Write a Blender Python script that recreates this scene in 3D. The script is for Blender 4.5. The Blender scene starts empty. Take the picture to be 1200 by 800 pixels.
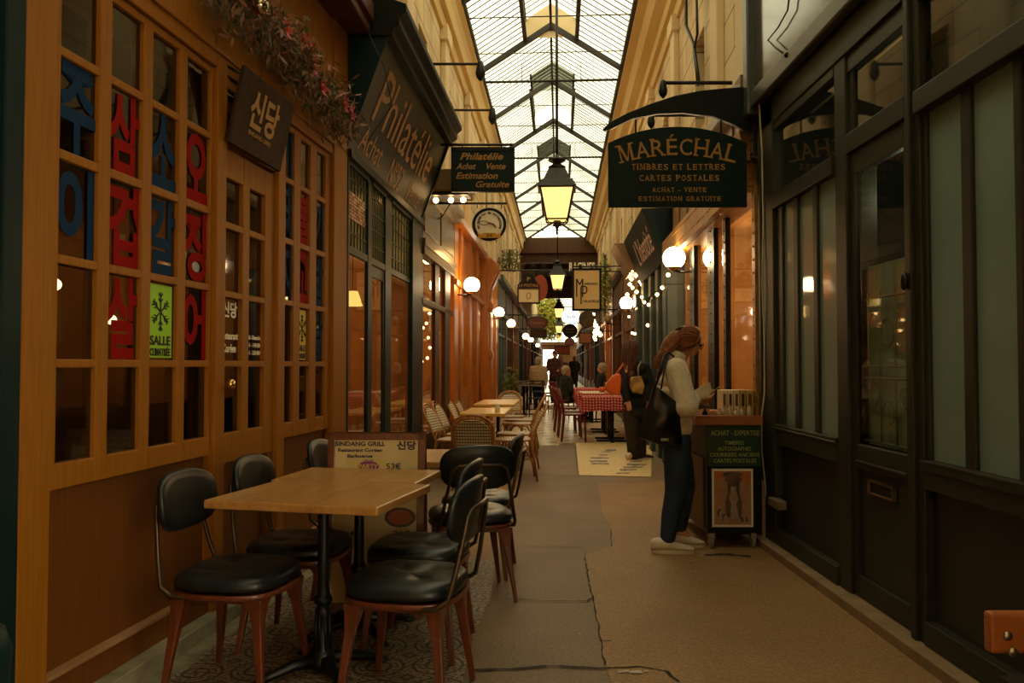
SKY=5.0; EXPO=0.42
import bpy, bmesh, math, random
from mathutils import Vector, Matrix, noise
random.seed(7)
C = bpy.context.scene.collection
PI = math.pi
F = 950.0                       # focal length in pixels of the 1200 px wide frame
PITCH = math.atan(27/950)
EYE = Vector((0, 0, 1.28))
def ray(px, py):
    x, y, z = (px-600)/F, 1.0, (400-py)/F
    c, s = math.cos(PITCH), math.sin(PITCH)
    return Vector((x, y*c - z*s, y*s + z*c))
def G(px, py, z=0.0):
    r = ray(px, py); t = (z-EYE.z)/r.z
    return EYE + r*t
def atY(px, py, Y):
    r = ray(px, py); return EYE + r*(Y/r.y)
def V(*a): return Vector(a)

# ------------------------------------------------------------------ mesh builder
INV = {}
class MB:
    def __init__(s, W=None, M=None):
        s.v=[]; s.f=[]; s.mi=[]; s.sm=[]; s.W=W; s.M=M
    def add(s, vs, fs, m=0, smooth=False, raw=False):
        b=len(s.v)
        for p in vs:
            p=Vector(p)
            if s.M is not None: p=s.M@p
            if s.W is not None and not raw: p=s.W.p(*p)
            s.v.append(p)
        for f in fs:
            s.f.append([b+i for i in f]); s.mi.append(m); s.sm.append(smooth)
        return s
    def box(s, x0,x1,y0,y1,z0,z1, m=0):
        if x0>x1: x0,x1=x1,x0
        if y0>y1: y0,y1=y1,y0
        if z0>z1: z0,z1=z1,z0
        vs=[(x,y,z) for x in (x0,x1) for y in (y0,y1) for z in (z0,z1)]
        return s.add(vs, [(0,1,3,2),(4,6,7,5),(0,4,5,1),(2,3,7,6),(0,2,6,4),(1,5,7,3)], m)
    def hexa(s, bot, top, m=0):
        return s.add(list(bot)+list(top), [(3,2,1,0),(4,5,6,7),(0,1,5,4),(1,2,6,5),(2,3,7,6),(3,0,4,7)], m)
    def prism(s, poly, a, b, axis='z', m=0, smooth=False):
        n=len(poly)
        def mk(p,h):
            if axis=='z': return (p[0],p[1],h)
            if axis=='y': return (p[0],h,p[1])
            return (h,p[0],p[1])
        vs=[mk(p,a) for p in poly]+[mk(p,b) for p in poly]
        s.add(vs,[tuple(range(n))[::-1],tuple(range(n,2*n))],m)
        s.add(vs,[(i,(i+1)%n,n+(i+1)%n,n+i) for i in range(n)],m,smooth)
        return s
    def tube(s, pts, r, n=8, closed=False, m=0, caps=True, smooth=True):
        pts=[Vector(p) for p in pts]; k=len(pts)
        rs=r if isinstance(r,(list,tuple)) else [r]*k
        vs=[]; ref=None
        for i,p in enumerate(pts):
            if closed: t=pts[(i+1)%k]-pts[i-1]
            elif i==0: t=pts[1]-p
            elif i==k-1: t=p-pts[i-1]
            else: t=(pts[i+1]-p).normalized()+(p-pts[i-1]).normalized()
            if t.length<1e-9: t=Vector((0,0,1))
            t.normalize()
            if ref is None:
                ref=Vector((0,0,1)) if abs(t.z)<.9 else Vector((1,0,0))
            a=(ref-t*ref.dot(t))
            if a.length<1e-6: a=t.orthogonal()
            a.normalize(); b=t.cross(a); ref=a
            for j in range(n):
                w=2*PI*j/n; vs.append(p+(a*math.cos(w)+b*math.sin(w))*rs[i])
        fs=[]
        for i in range(k if closed else k-1):
            for j in range(n):
                i2=(i+1)%k
                fs.append((i*n+j, i*n+(j+1)%n, i2*n+(j+1)%n, i2*n+j))
        s.add(vs,fs,m,smooth)
        if caps and not closed:
            s.add(vs[:n],[tuple(range(n))[::-1]],m); s.add(vs[-n:],[tuple(range(n))],m)
        return s
    def lathe(s, prof, c=(0,0,0), n=20, m=0, smooth=True, R=None, sx=1, sy=1):
        vs=[]; fs=[]; k=len(prof)
        for (r,z) in prof:
            for j in range(n):
                w=2*PI*j/n; p=Vector((r*math.cos(w)*sx, r*math.sin(w)*sy, z))
                if R is not None: p=R@p
                vs.append(p+Vector(c))
        for i in range(k-1):
            for j in range(n):
                fs.append((i*n+j,i*n+(j+1)%n,(i+1)*n+(j+1)%n,(i+1)*n+j))
        if prof[0][0]>1e-4: fs.append(tuple(range(n))[::-1])
        if prof[-1][0]>1e-4: fs.append(tuple(range((k-1)*n,k*n)))
        return s.add(vs,fs,m,smooth)
    def ell(s, c, r, n=12, m=0, R=None, smooth=True):
        if not isinstance(r,(tuple,list)): r=(r,r,r)
        k=max(4,n//2+1); vs=[]; fs=[]
        for i in range(k+1):
            a=PI*i/k
            rr=max(math.sin(a),1e-3)
            for j in range(n):
                w=2*PI*j/n; p=Vector((r[0]*rr*math.cos(w), r[1]*rr*math.sin(w), -r[2]*math.cos(a)))
                if R is not None: p=R@p
                vs.append(p+Vector(c))
        for i in range(k):
            for j in range(n):
                fs.append((i*n+j,i*n+(j+1)%n,(i+1)*n+(j+1)%n,(i+1)*n+j))
        fs.append(tuple(range(n))[::-1]); fs.append(tuple(range(k*n,k*n+n)))
        return s.add(vs,fs,m,smooth)
    def cap(s, p0, p1, r0, r1, n=10, m=0):
        p0=Vector(p0); p1=Vector(p1); s.tube([p0,p1],[r0,r1],n,m=m); s.ell(p0,r0*1.0,n,m); s.ell(p1,r1*1.0,n,m); return s
    def chain(s, pts, rs, n=10):
        for i in range(len(pts)-1): s.cap(pts[i],pts[i+1],rs[i],rs[i+1],n)
        return s
    def grid(s, fn, nu, nv, m=0, smooth=True, closeu=False):
        vs=[fn(i/nu,j/nv) for i in range(nu+1) for j in range(nv+1)]
        fs=[(i*(nv+1)+j,(i+1)*(nv+1)+j,(i+1)*(nv+1)+j+1,i*(nv+1)+j+1) for i in range(nu) for j in range(nv)]
        return s.add(vs,fs,m,smooth)
    def text(s, body, o, xd, yd, h, w=None, bold=0.0, depth=.002, m=0, shear=0, arc=0, align='C', raw=True, squash=None):
        """lettering of cap height about h centred on o, reading along xd, up along yd"""
        cu=bpy.data.curves.new('t','FONT'); cu.body=body; cu.size=1; cu.offset=bold; cu.extrude=0; cu.resolution_u=3; cu.shear=shear; cu.space_character=1.0
        ob=bpy.data.objects.new('t',cu); me=ob.to_mesh()
        co=[v.co.copy() for v in me.vertices]; fa=[tuple(p.vertices) for p in me.polygons]
        ob.to_mesh_clear(); bpy.data.objects.remove(ob); bpy.data.curves.remove(cu)
        if not co: return s
        x0=min(c.x for c in co); x1=max(c.x for c in co); y0=min(c.y for c in co); y1=max(c.y for c in co)
        ky=h/(y1-y0) if squash is not None else h/.72
        kx=(w/(x1-x0)) if w else ky
        xd=Vector(xd).normalized(); yd=Vector(yd).normalized(); nd=xd.cross(yd); o=Vector(o)
        cx={'C':(x0+x1)/2,'L':x0,'R':x1}[align]; cy=(y0+y1)/2 if squash is not None else .36
        W_=(x1-x0)*kx
        vs=[]
        for c in co:
            X=(c.x-cx)*kx; Y=(c.y-cy)*ky
            if arc:
                a=X/arc; rr=arc+Y; X=rr*math.sin(a); Y=rr*math.cos(a)-arc
            vs.append(o+xd*X+yd*Y+nd*depth)
        vb=[v-nd*depth for v in vs]; n=len(vs)
        if raw: s.add(vs,fa,m,raw=True)
        else: s.add(vs,fa,m)
        ed={}
        for f in fa:
            for i in range(len(f)):
                e=(f[i],f[(i+1)%len(f)])
                ed[e]=1
        side=[(a,b) for (a,b) in ed if (b,a) not in ed]
        s.add(vs+vb,[(b,a,a+n,b+n) for a,b in side],m,raw=raw)
        return s
    def build(s, name, mats, parent=None, bevel=0, label=None, seg=2, sub=0, remesh=0, smooth_it=0, kind=None, world=None, weld=True, solid=0):
        me=bpy.data.meshes.new(name)
        vs=s.v
        if parent is not None and (s.W is not None or world):
            inv=INV.get(parent.name)
            if inv is not None: vs=[inv@p for p in vs]
        me.from_pydata([tuple(p) for p in vs],[],s.f)
        if not isinstance(mats,(list,tuple)): mats=[mats]
        for mt in mats: me.materials.append(mt)
        me.polygons.foreach_set('material_index',s.mi); me.polygons.foreach_set('use_smooth',s.sm)
        me.update()
        if weld:
            bm=bmesh.new(); bm.from_mesh(me)
            if weld!='no': bmesh.ops.remove_doubles(bm,verts=bm.verts,dist=1e-5)
            bmesh.ops.recalc_face_normals(bm,faces=bm.faces); bm.to_mesh(me); bm.free()
        o=bpy.data.objects.new(name,me); C.objects.link(o)
        if parent is not None:
            o.parent=parent
            if parent.name in INV: INV[o.name]=INV[parent.name]
        if solid:
            md=o.modifiers.new('s','SOLIDIFY'); md.thickness=solid; md.offset=0
        if remesh:
            md=o.modifiers.new('r','REMESH'); md.mode='VOXEL'; md.voxel_size=remesh; md.use_smooth_shade=True
        if smooth_it:
            md=o.modifiers.new('sm','SMOOTH'); md.factor=.5; md.iterations=smooth_it
        if bevel:
            md=o.modifiers.new('b','BEVEL'); md.width=bevel; md.segments=seg; md.limit_method='ANGLE'; md.angle_limit=.7; md.harden_normals=False
        if sub:
            md=o.modifiers.new('ss','SUBSURF'); md.levels=sub; md.render_levels=sub
        if label: o['label']=label
        if kind: o['kind']=kind
        return o

def tag(o,label,cat=None,group=None,kind=None):
    if label: o['label']=label
    if cat: o['category']=cat
    if group: o['group']=group
    if kind: o['kind']=kind
    return o
def thing(name,label,cat,loc=(0,0,0),rotz=0,group=None,kind=None):
    o=bpy.data.objects.new(name,None); o.empty_display_size=.1; C.objects.link(o)
    o.location=loc; o.rotation_euler=(0,0,rotz)
    INV[o.name]=(Matrix.Translation(Vector(loc))@Matrix.Rotation(rotz,4,'Z')).inverted()
    return tag(o,label,cat,group,kind)
def struct(name,loc=(0,0,0),label=None):
    o=thing(name,label,None,loc); o['kind']='structure'; return o
def dup(root,loc,rotz,label=None,group=None):
    r=root.copy(); C.objects.link(r); r.location=loc; r.rotation_euler=(0,0,rotz)
    if label: r['label']=label
    if group: r['group']=group
    for ch in list(root.children):
        c=ch.copy(); C.objects.link(c); c.parent=r
        for g in ch.children:
            d=g.copy(); C.objects.link(d); d.parent=c
    return r

class Wall:
    """vertical plane x = a + b*y ; (u,n,z): u along depth, n into the passage"""
    def __init__(s,a,b,side):
        s.a=a; s.b=b; k=math.sqrt(1+b*b); s.n=Vector((side/k,-side*b/k,0)); s.d=Vector((b/k,1/k,0)); s.side=side
        s.xd = s.d if side>0 else -s.d      # reading direction of writing on it
    def p(s,u,n,z): return Vector((s.a+s.b*u,u,z))+s.n*n
    def uz(s,px,py,n=0):
        r=ray(px,py); o=s.p(0,n,0)
        # o.x + b*t*r.y... plane: x - b*y = o.x - b*o.y
        c=o.x-s.b*o.y; t=c/(r.x-s.b*r.y); P=EYE+r*t
        return (P.y-s.n.y*n, P.z)
    def u(s,px,py=427,n=0): return s.uz(px,py,n)[0]
    def z(s,px,py,n=0): return s.uz(px,py,n)[1]
    def rot(s): return math.atan2(s.d.y,s.d.x)

# ------------------------------------------------------------------ materials
MATS={}
def nt(name):
    m=bpy.data.materials.new(name); m.use_nodes=True; t=m.node_tree; t.nodes.clear()
    out=t.nodes.new('ShaderNodeOutputMaterial'); return m,t,out
def N(t,kind,**kw):
    n=t.nodes.new('ShaderNode'+kind)
    for k,v in kw.items():
        if k in n.inputs.keys() if hasattr(n.inputs,'keys') else False: n.inputs[k].default_value=v
        else: setattr(n,k,v)
    return n
def rgba(c): return (c[0],c[1],c[2],1)
def pm(name,col,rough=.5,metal=0,col2=None,scale=6,stretch=(1,1,1),bump=0,bscale=None,spec=None,detail=5,contrast=(.35,.65),coat=0,emit=None,estr=0,sheen=0,alpha=None):
    """principled with two colours mixed by stretched noise and optional bump"""
    m,t,out=nt(name); b=N(t,'BsdfPrincipled'); t.links.new(b.outputs[0],out.inputs[0])
    b.inputs['Roughness'].default_value=rough; b.inputs['Metallic'].default_value=metal
    if spec is not None: b.inputs['Specular IOR Level'].default_value=spec
    if coat: b.inputs['Coat Weight'].default_value=coat; b.inputs['Coat Roughness'].default_value=.15
    if sheen: b.inputs['Sheen Weight'].default_value=sheen
    if emit: b.inputs['Emission Color'].default_value=rgba(emit); b.inputs['Emission Strength'].default_value=estr
    tc=N(t,'TexCoord'); mp=N(t,'Mapping'); mp.inputs['Scale'].default_value=stretch
    t.links.new(tc.outputs['Object'],mp.inputs[0])
    if col2 is not None:
        nz=N(t,'TexNoise'); nz.inputs['Scale'].default_value=scale; nz.inputs['Detail'].default_value=detail
        t.links.new(mp.outputs[0],nz.inputs['Vector'])
        cr=N(t,'ValToRGB'); cr.color_ramp.elements[0].position=contrast[0]; cr.color_ramp.elements[1].position=contrast[1]
        cr.color_ramp.elements[0].color=rgba(col); cr.color_ramp.elements[1].color=rgba(col2)
        t.links.new(nz.outputs['Fac'],cr.inputs[0]); t.links.new(cr.outputs[0],b.inputs['Base Color'])
    else: b.inputs['Base Color'].default_value=rgba(col)
    if bump:
        n2=N(t,'TexNoise'); n2.inputs['Scale'].default_value=bscale or scale*4; n2.inputs['Detail'].default_value=4
        t.links.new(mp.outputs[0],n2.inputs['Vector'])
        bp=N(t,'Bump'); bp.inputs['Strength'].default_value=bump; bp.inputs['Distance'].default_value=.01
        t.links.new(n2.outputs['Fac'],bp.inputs['Height']); t.links.new(bp.outputs[0],b.inputs['Normal'])
    MATS[name]=m; return m
def emat(name,col,st):
    m,t,out=nt(name); e=N(t,'Emission'); e.inputs[0].default_value=rgba(col); e.inputs[1].default_value=st
    t.links.new(e.outputs[0],out.inputs[0]); MATS[name]=m; return m
def glass(name,tint,refl=1.0,rough=.02,base=.04,fog=0,fogcol=(.2,.25,.2)):
    """thin pane: tinted see-through plus fresnel reflection (and an optional frosted film)"""
    m,t,out=nt(name)
    tr=N(t,'BsdfTransparent'); tr.inputs[0].default_value=rgba(tint)
    gl=N(t,'BsdfGlossy'); gl.inputs['Color'].default_value=(refl,refl,refl,1); gl.inputs['Roughness'].default_value=rough
    lw=N(t,'LayerWeight'); lw.inputs[0].default_value=.5
    pw_=N(t,'Math',operation='POWER'); pw_.inputs[1].default_value=4.5; t.links.new(lw.outputs['Facing'],pw_.inputs[0])
    ma=N(t,'Math',operation='MULTIPLY_ADD',use_clamp=True); ma.inputs[1].default_value=.95; ma.inputs[2].default_value=base+.045; t.links.new(pw_.outputs[0],ma.inputs[0])
    first=tr.outputs[0]
    if fog:
        df=N(t,'BsdfDiffuse'); df.inputs[0].default_value=rgba(fogcol)
        mx0=N(t,'MixShader'); mx0.inputs[0].default_value=fog; t.links.new(tr.outputs[0],mx0.inputs[1]); t.links.new(df.outputs[0],mx0.inputs[2]); first=mx0.outputs[0]
    mx=N(t,'MixShader'); t.links.new(ma.outputs[0],mx.inputs[0]); t.links.new(first,mx.inputs[1]); t.links.new(gl.outputs[0],mx.inputs[2])
    t.links.new(mx.outputs[0],out.inputs[0]); MATS[name]=m; return m

M_oak=pm('oak',(.25,.085,.004),.5,col2=(.31,.112,.006),scale=5,stretch=(14,14,.8),bump=.05,spec=.3)
M_oakpanel=pm('oak_panel',(.125,.038,.004),.5,col2=(.155,.050,.006),scale=4,stretch=(14,14,.6),bump=.04,spec=.3)
M_fasciaoak=pm('fascia_oak',(.26,.095,.004),.55,col2=(.33,.125,.006),scale=5,stretch=(16,16,.5),bump=.06,spec=.3)
M_awn=pm('dark_red_brown_wood',(.07,.018,.006),.6,col2=(.10,.028,.009),scale=4,stretch=(1,6,1))
M_mould=pm('light_moulding',(.36,.19,.09),.5,col2=(.28,.13,.05),scale=8)
M_kerb=pm('kerb_stone',(.17,.14,.08),.8,col2=(.27,.23,.14),scale=9,bump=.3)
M_teal=pm('dark_teal_paint',(.003,.014,.014),.45,col2=(.005,.020,.019),scale=5,bump=.03,spec=.2)
M_green=pm('dark_olive_green_paint',(.020,.020,.011),.45,col2=(.027,.027,.015),scale=3,bump=.04,spec=.3)
M_greenpanel=pm('dark_olive_panel',(.014,.014,.008),.5,col2=(.018,.018,.010),scale=3,bump=.04)
M_black=pm('black_metal',(.008,.008,.008),.4,metal=.3)
M_iron=pm('dark_iron',(.014,.012,.010),.45,metal=.5,col2=(.03,.024,.018),scale=20)
M_bronze=pm('gilt_iron',(.42,.21,.045),.4,metal=.35,col2=(.25,.11,.02),scale=12)
M_brass=pm('brass',(.7,.45,.15),.2,metal=1)
M_blackpaint=pm('black_paint',(.005,.007,.006),.4,spec=.2)
M_lead=pm('lead_came',(.02,.02,.018),.5,metal=.4)
M_wall=pm('cream_masonry',(.56,.37,.16),.85,col2=(.70,.49,.24),scale=1.6,bump=.15,bscale=14)
M_wall2=pm('cream_masonry_smooth',(.72,.54,.30),.8,col2=(.80,.63,.38),scale=1.2,bump=.1)
M_cornice=pm('ochre_cornice',(.64,.42,.15),.75,col2=(.72,.50,.20),scale=1.5,stretch=(1,.3,1),bump=.1)
M_stain=pm('old_stone',(.30,.20,.10),.9,col2=(.45,.32,.17),scale=5,bump=.3)
M_white=pm('off_white',(.82,.76,.60),.6)
M_gold=pm('gold_letter',(.34,.17,.035),.5,metal=.1,col2=(.42,.22,.05),scale=30)
M_golddim=pm('faded_gold_letter',(.32,.15,.035),.55,col2=(.42,.21,.05),scale=30)
M_red=pm('red_vinyl',(.25,.005,.003),.7,spec=.08)
M_blue=pm('blue_vinyl',(.007,.030,.072),.7,spec=.08)
M_redbrown=pm('mahogany',(.085,.017,.004),.38,col2=(.14,.031,.007),scale=6,stretch=(6,6,.8),bump=.03,coat=.3)
M_tabletop=pm('worn_oak_tabletop',(.34,.15,.035),.32,col2=(.50,.25,.07),scale=3,stretch=(9,1.2,9),bump=.04,coat=.25,contrast=(.3,.7))
M_tabletop2=pm('honey_tabletop',(.66,.36,.05),.3,col2=(.78,.47,.08),scale=3,stretch=(6,1.2,6),coat=.3)
M_leather=pm('black_leather',(.005,.007,.007),.36,spec=.38,col2=(.010,.013,.012),scale=30,bump=.08,bscale=160)
M_tube=pm('bronze_tube',(.09,.06,.035),.35,metal=.8)
M_cast=pm('cast_iron',(.008,.009,.009),.4,metal=.4,bump=.1,bscale=60)
M_rattan=pm('rattan_cane',(.38,.16,.035),.4,col2=(.52,.24,.06),scale=14,stretch=(3,3,3),bump=.05,coat=.2)
M_orangewood=pm('orange_varnish_wood',(.30,.080,.006),.32,col2=(.44,.135,.010),scale=4,stretch=(6,6,.5),coat=.25,bump=.03)
M_darkwood=pm('dark_brown_wood',(.050,.020,.007),.5,col2=(.080,.032,.011),scale=5,stretch=(6,6,.6),spec=.25)
M_skin=pm('skin',(.52,.25,.14),.5,col2=(.56,.28,.16),scale=12)
M_hair1=pm('auburn_hair',(.20,.055,.014),.42,col2=(.34,.11,.03),scale=10,stretch=(9,9,1.5),bump=.6,bscale=60)
M_hair2=pm('dark_red_hair',(.05,.014,.006),.45,col2=(.10,.028,.010),scale=10,stretch=(9,9,1.5),bump=.6,bscale=60)
M_hairg=pm('grey_hair',(.25,.2,.13),.6,col2=(.35,.28,.2),scale=20,bump=.5)
M_fleece=pm('cream_fleece',(.74,.62,.42),.95,col2=(.84,.72,.52),scale=40,bump=.6,bscale=130,sheen=.4)
M_denim=pm('dark_blue_denim',(.008,.020,.045),.8,col2=(.014,.032,.066),scale=22,bump=.25,bscale=90)
M_sneaker=pm('off_white_sneaker',(.55,.47,.35),.6,col2=(.66,.58,.45),scale=14)
M_sole=pm('sneaker_sole',(.60,.50,.34),.6)
M_bagleather=pm('black_bag_leather',(.006,.006,.006),.28,bump=.15,bscale=12)
M_cloth=pm('black_cloth',(.006,.006,.006),.85,col2=(.010,.009,.008),scale=9,bump=.3,bscale=20)
M_cloth2=pm('brown_black_cloth',(.020,.010,.006),.85,col2=(.03,.015,.008),scale=9,bump=.3,bscale=20)
M_beige=pm('beige_cloth',(.42,.30,.17),.9,bump=.2)
M_paper=pm('paper',(.78,.68,.5),.7,col2=(.7,.6,.43),scale=15)
M_orange=pm('orange_bag_leather',(.62,.10,.012),.4)
M_redpaint=pm('dark_red_chair_paint',(.14,.012,.008),.4)
M_shoe=pm('brown_leather',(.05,.015,.006),.35)
M_lime=pm('lime_sticker',(.30,.62,.02),.5)
M_yell=pm('yellow_sticker',(.60,.45,.02),.5)
M_ink=pm('black_ink',(.01,.012,.01),.5)
M_inkb=pm('blue_black_ink',(.015,.02,.05),.5)
M_menu=pm('menu_paper',(.55,.40,.20),.55,col2=(.66,.52,.26),scale=4)
M_purple=pm('purple_print',(.28,.03,.22),.5)
M_greenery=pm('dry_greenery',(.07,.065,.02),.8,col2=(.16,.11,.05),scale=14)
M_redleaf=pm('red_petal',(.30,.02,.02),.6,col2=(.42,.05,.04),scale=12)
M_pink=pm('dusty_pink_petal',(.30,.13,.10),.8)
M_bauble=pm('silver_bauble',(.5,.42,.3),.15,metal=1)
M_cable=pm('white_cable',(.5,.44,.3),.6)
M_signcream=pm('cream_sign_face',(.82,.68,.42),.6,col2=(.74,.60,.36),scale=3)
M_navy=pm('dark_green_sign_face',(.004,.014,.012),.5,col2=(.006,.019,.016),scale=6,spec=.15)
M_foliage=pm('yellow_green_leaves',(.20,.20,.02),.7,col2=(.42,.36,.05),scale=5)
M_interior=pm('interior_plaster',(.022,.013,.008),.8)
M_interior2=pm('warm_interior_wall',(.62,.32,.10),.8,col2=(.50,.24,.07),scale=3)
M_film=pm('frosted_film',(.15,.225,.19),.6,col2=(.19,.275,.235),scale=1.5,coat=.35)
for n_ in M_film.node_tree.nodes:
    if n_.type=='BSDF_PRINCIPLED': n_.inputs['Coat Roughness'].default_value=.05; n_.inputs['Coat Weight'].default_value=.5
M_bluegrey=pm('blue_grey_paint',(.035,.055,.052),.45,col2=(.05,.075,.07),scale=4)
M_tan=pm('tan_board',(.11,.05,.018),.7)
M_globe=emat('lit_globe',(1,.72,.38),36.0)
M_globe_far=emat('lit_globe_far',(1,.74,.42),6.0)
M_lampglass=emat('lantern_light',(1,.50,.13),2.0)
M_bulb=emat('warm_bulb',(1,.60,.22),12)
M_shade=emat('lit_lampshade',(1,.62,.14),1.6)
M_offglobe=pm('unlit_globe',(.25,.2,.14),.4)
G_front=glass('window_glass_restaurant',(.32,.32,.29),.8,.03,.03)
G_shop=glass('window_glass_shop',(.75,.75,.7),.8,.02,.04)
G_stamp=glass('window_glass_stamp_shop',(.85,.85,.8),.7,.03,.02)
G_right=glass('window_glass_right',(.66,.70,.60),.75,.03,.04)
G_stain=glass('green_stained_glass',(.22,.30,.14),.6,.12,.02,fog=.6,fogcol=(.17,.22,.10))
# ================================================================== SETTING
L1=Wall(-1.947,.12,1)      # restaurant front
L2=Wall(-1.6525,.072,1)    # stamp shop front
L3=Wall(-1.498,.058,1)     # the rest of the left side
R1=Wall(1.83,0,-1)         # closed shop, right foreground
R2=Wall(1.478,.058,-1)     # riveted shop and the rest of the right side
U1=5.90                    # where restaurant ends
# ---- floor materials
def tilemat():
    m,t,out=nt('patterned_cement_tiles'); b=N(t,'BsdfPrincipled'); t.links.new(b.outputs[0],out.inputs[0]); b.inputs['Roughness'].default_value=.5
    tc=N(t,'TexCoord'); mp=N(t,'Mapping'); mp.inputs['Rotation'].default_value=(0,0,-.09); mp.inputs['Scale'].default_value=(4.0,4.0,1); t.links.new(tc.outputs['Object'],mp.inputs[0])
    def vm(op,a,bv=None):
        n=N(t,'VectorMath',operation=op); t.links.new(a,n.inputs[0])
        if bv is not None: n.inputs[1].default_value=bv
        return n.outputs[0] if op!='LENGTH' else n.outputs['Value']
    def mm(op,a,bv=None,c=None):
        n=N(t,'Math',operation=op)
        for i,x in enumerate((a,bv,c)):
            if x is None: continue
            if isinstance(x,(int,float)): n.inputs[i].default_value=x
            else: t.links.new(x,n.inputs[i])
        return n.outputs[0]
    nz=N(t,'TexNoise'); nz.inputs['Scale'].default_value=2.3; t.links.new(mp.outputs[0],nz.inputs['Vector'])
    f=vm('FRACTION',mp.outputs[0]); c=vm('SUBTRACT',f,(.5,.5,0)); fl=vm('MULTIPLY',c,(1,1,0))
    r=vm('LENGTH',fl)
    sp=N(t,'SeparateXYZ'); t.links.new(fl,sp.inputs[0])
    ang=mm('ARCTAN2',sp.outputs[1],sp.outputs[0])
    petal=mm('MULTIPLY',mm('SINE',mm('MULTIPLY',ang,8.0)),.07)
    rings=mm('SINE',mm('MULTIPLY',mm('ADD',r,petal),19.0))
    f2=vm('FRACTION',vm('ADD',mp.outputs[0],(.5,.5,0))); c2=vm('MULTIPLY',vm('SUBTRACT',f2,(.5,.5,0)),(1,1,0)); r2=vm('LENGTH',c2)
    rings2=mm('SINE',mm('MULTIPLY',r2,15.0))
    mix=mm('MULTIPLY',mm('GREATER_THAN',mm('ABSOLUTE',rings),.42),mm('GREATER_THAN',mm('ABSOLUTE',rings2),.38))
    cr=N(t,'MixRGB'); cr.inputs[1].default_value=(.07,.042,.024,1); cr.inputs[2].default_value=(.36,.28,.17,1); t.links.new(mix,cr.inputs[0])
    cr2=N(t,'MixRGB',blend_type='MULTIPLY'); cr2.inputs[0].default_value=.7; t.links.new(cr.outputs[0],cr2.inputs[1])
    rp=N(t,'ValToRGB'); rp.color_ramp.elements[0].position=.3; rp.color_ramp.elements[0].color=(.45,.42,.4,1); rp.color_ramp.elements[1].position=.7; t.links.new(nz.outputs['Fac'],rp.inputs[0]); t.links.new(rp.outputs[0],cr2.inputs[2])
    t.links.new(cr2.outputs[0],b.inputs['Base Color']); return m
def cabochon():
    m,t,out=nt('cream_tiles_dark_cabochons'); b=N(t,'BsdfPrincipled'); t.links.new(b.outputs[0],out.inputs[0]); b.inputs['Roughness'].default_value=.28
    tc=N(t,'TexCoord'); mp=N(t,'Mapping'); mp.inputs['Rotation'].default_value=(0,0,PI/4-.058); mp.inputs['Scale'].default_value=(2.44,2.44,1); t.links.new(tc.outputs['Object'],mp.inputs[0])
    fr=N(t,'VectorMath',operation='FRACTION'); t.links.new(mp.outputs[0],fr.inputs[0])
    sb=N(t,'VectorMath',operation='SUBTRACT'); sb.inputs[1].default_value=(.5,.5,0); t.links.new(fr.outputs[0],sb.inputs[0])
    ab=N(t,'VectorMath',operation='ABSOLUTE'); t.links.new(sb.outputs[0],ab.inputs[0]); sp=N(t,'SeparateXYZ'); t.links.new(ab.outputs[0],sp.inputs[0])
    ad=N(t,'Math',operation='ADD'); t.links.new(sp.outputs[0],ad.inputs[0]); t.links.new(sp.outputs[1],ad.inputs[1])
    gt=N(t,'Math',operation='LESS_THAN'); gt.inputs[1].default_value=.235; t.links.new(ad.outputs[0],gt.inputs[0])
    nz=N(t,'TexNoise'); nz.inputs['Scale'].default_value=1.3; t.links.new(tc.outputs['Object'],nz.inputs['Vector'])
    rp=N(t,'ValToRGB'); rp.color_ramp.elements[0].position=.3; rp.color_ramp.elements[0].color=(.56,.44,.26,1); rp.color_ramp.elements[1].position=.7; rp.color_ramp.elements[1].color=(.72,.60,.38,1); t.links.new(nz.outputs['Fac'],rp.inputs[0])
    mx=N(t,'MixRGB'); mx.inputs[2].default_value=(.05,.04,.035,1); t.links.new(gt.outputs[0],mx.inputs[0]); t.links.new(rp.outputs[0],mx.inputs[1]); t.links.new(mx.outputs[0],b.inputs['Base Color']); return m
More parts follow.
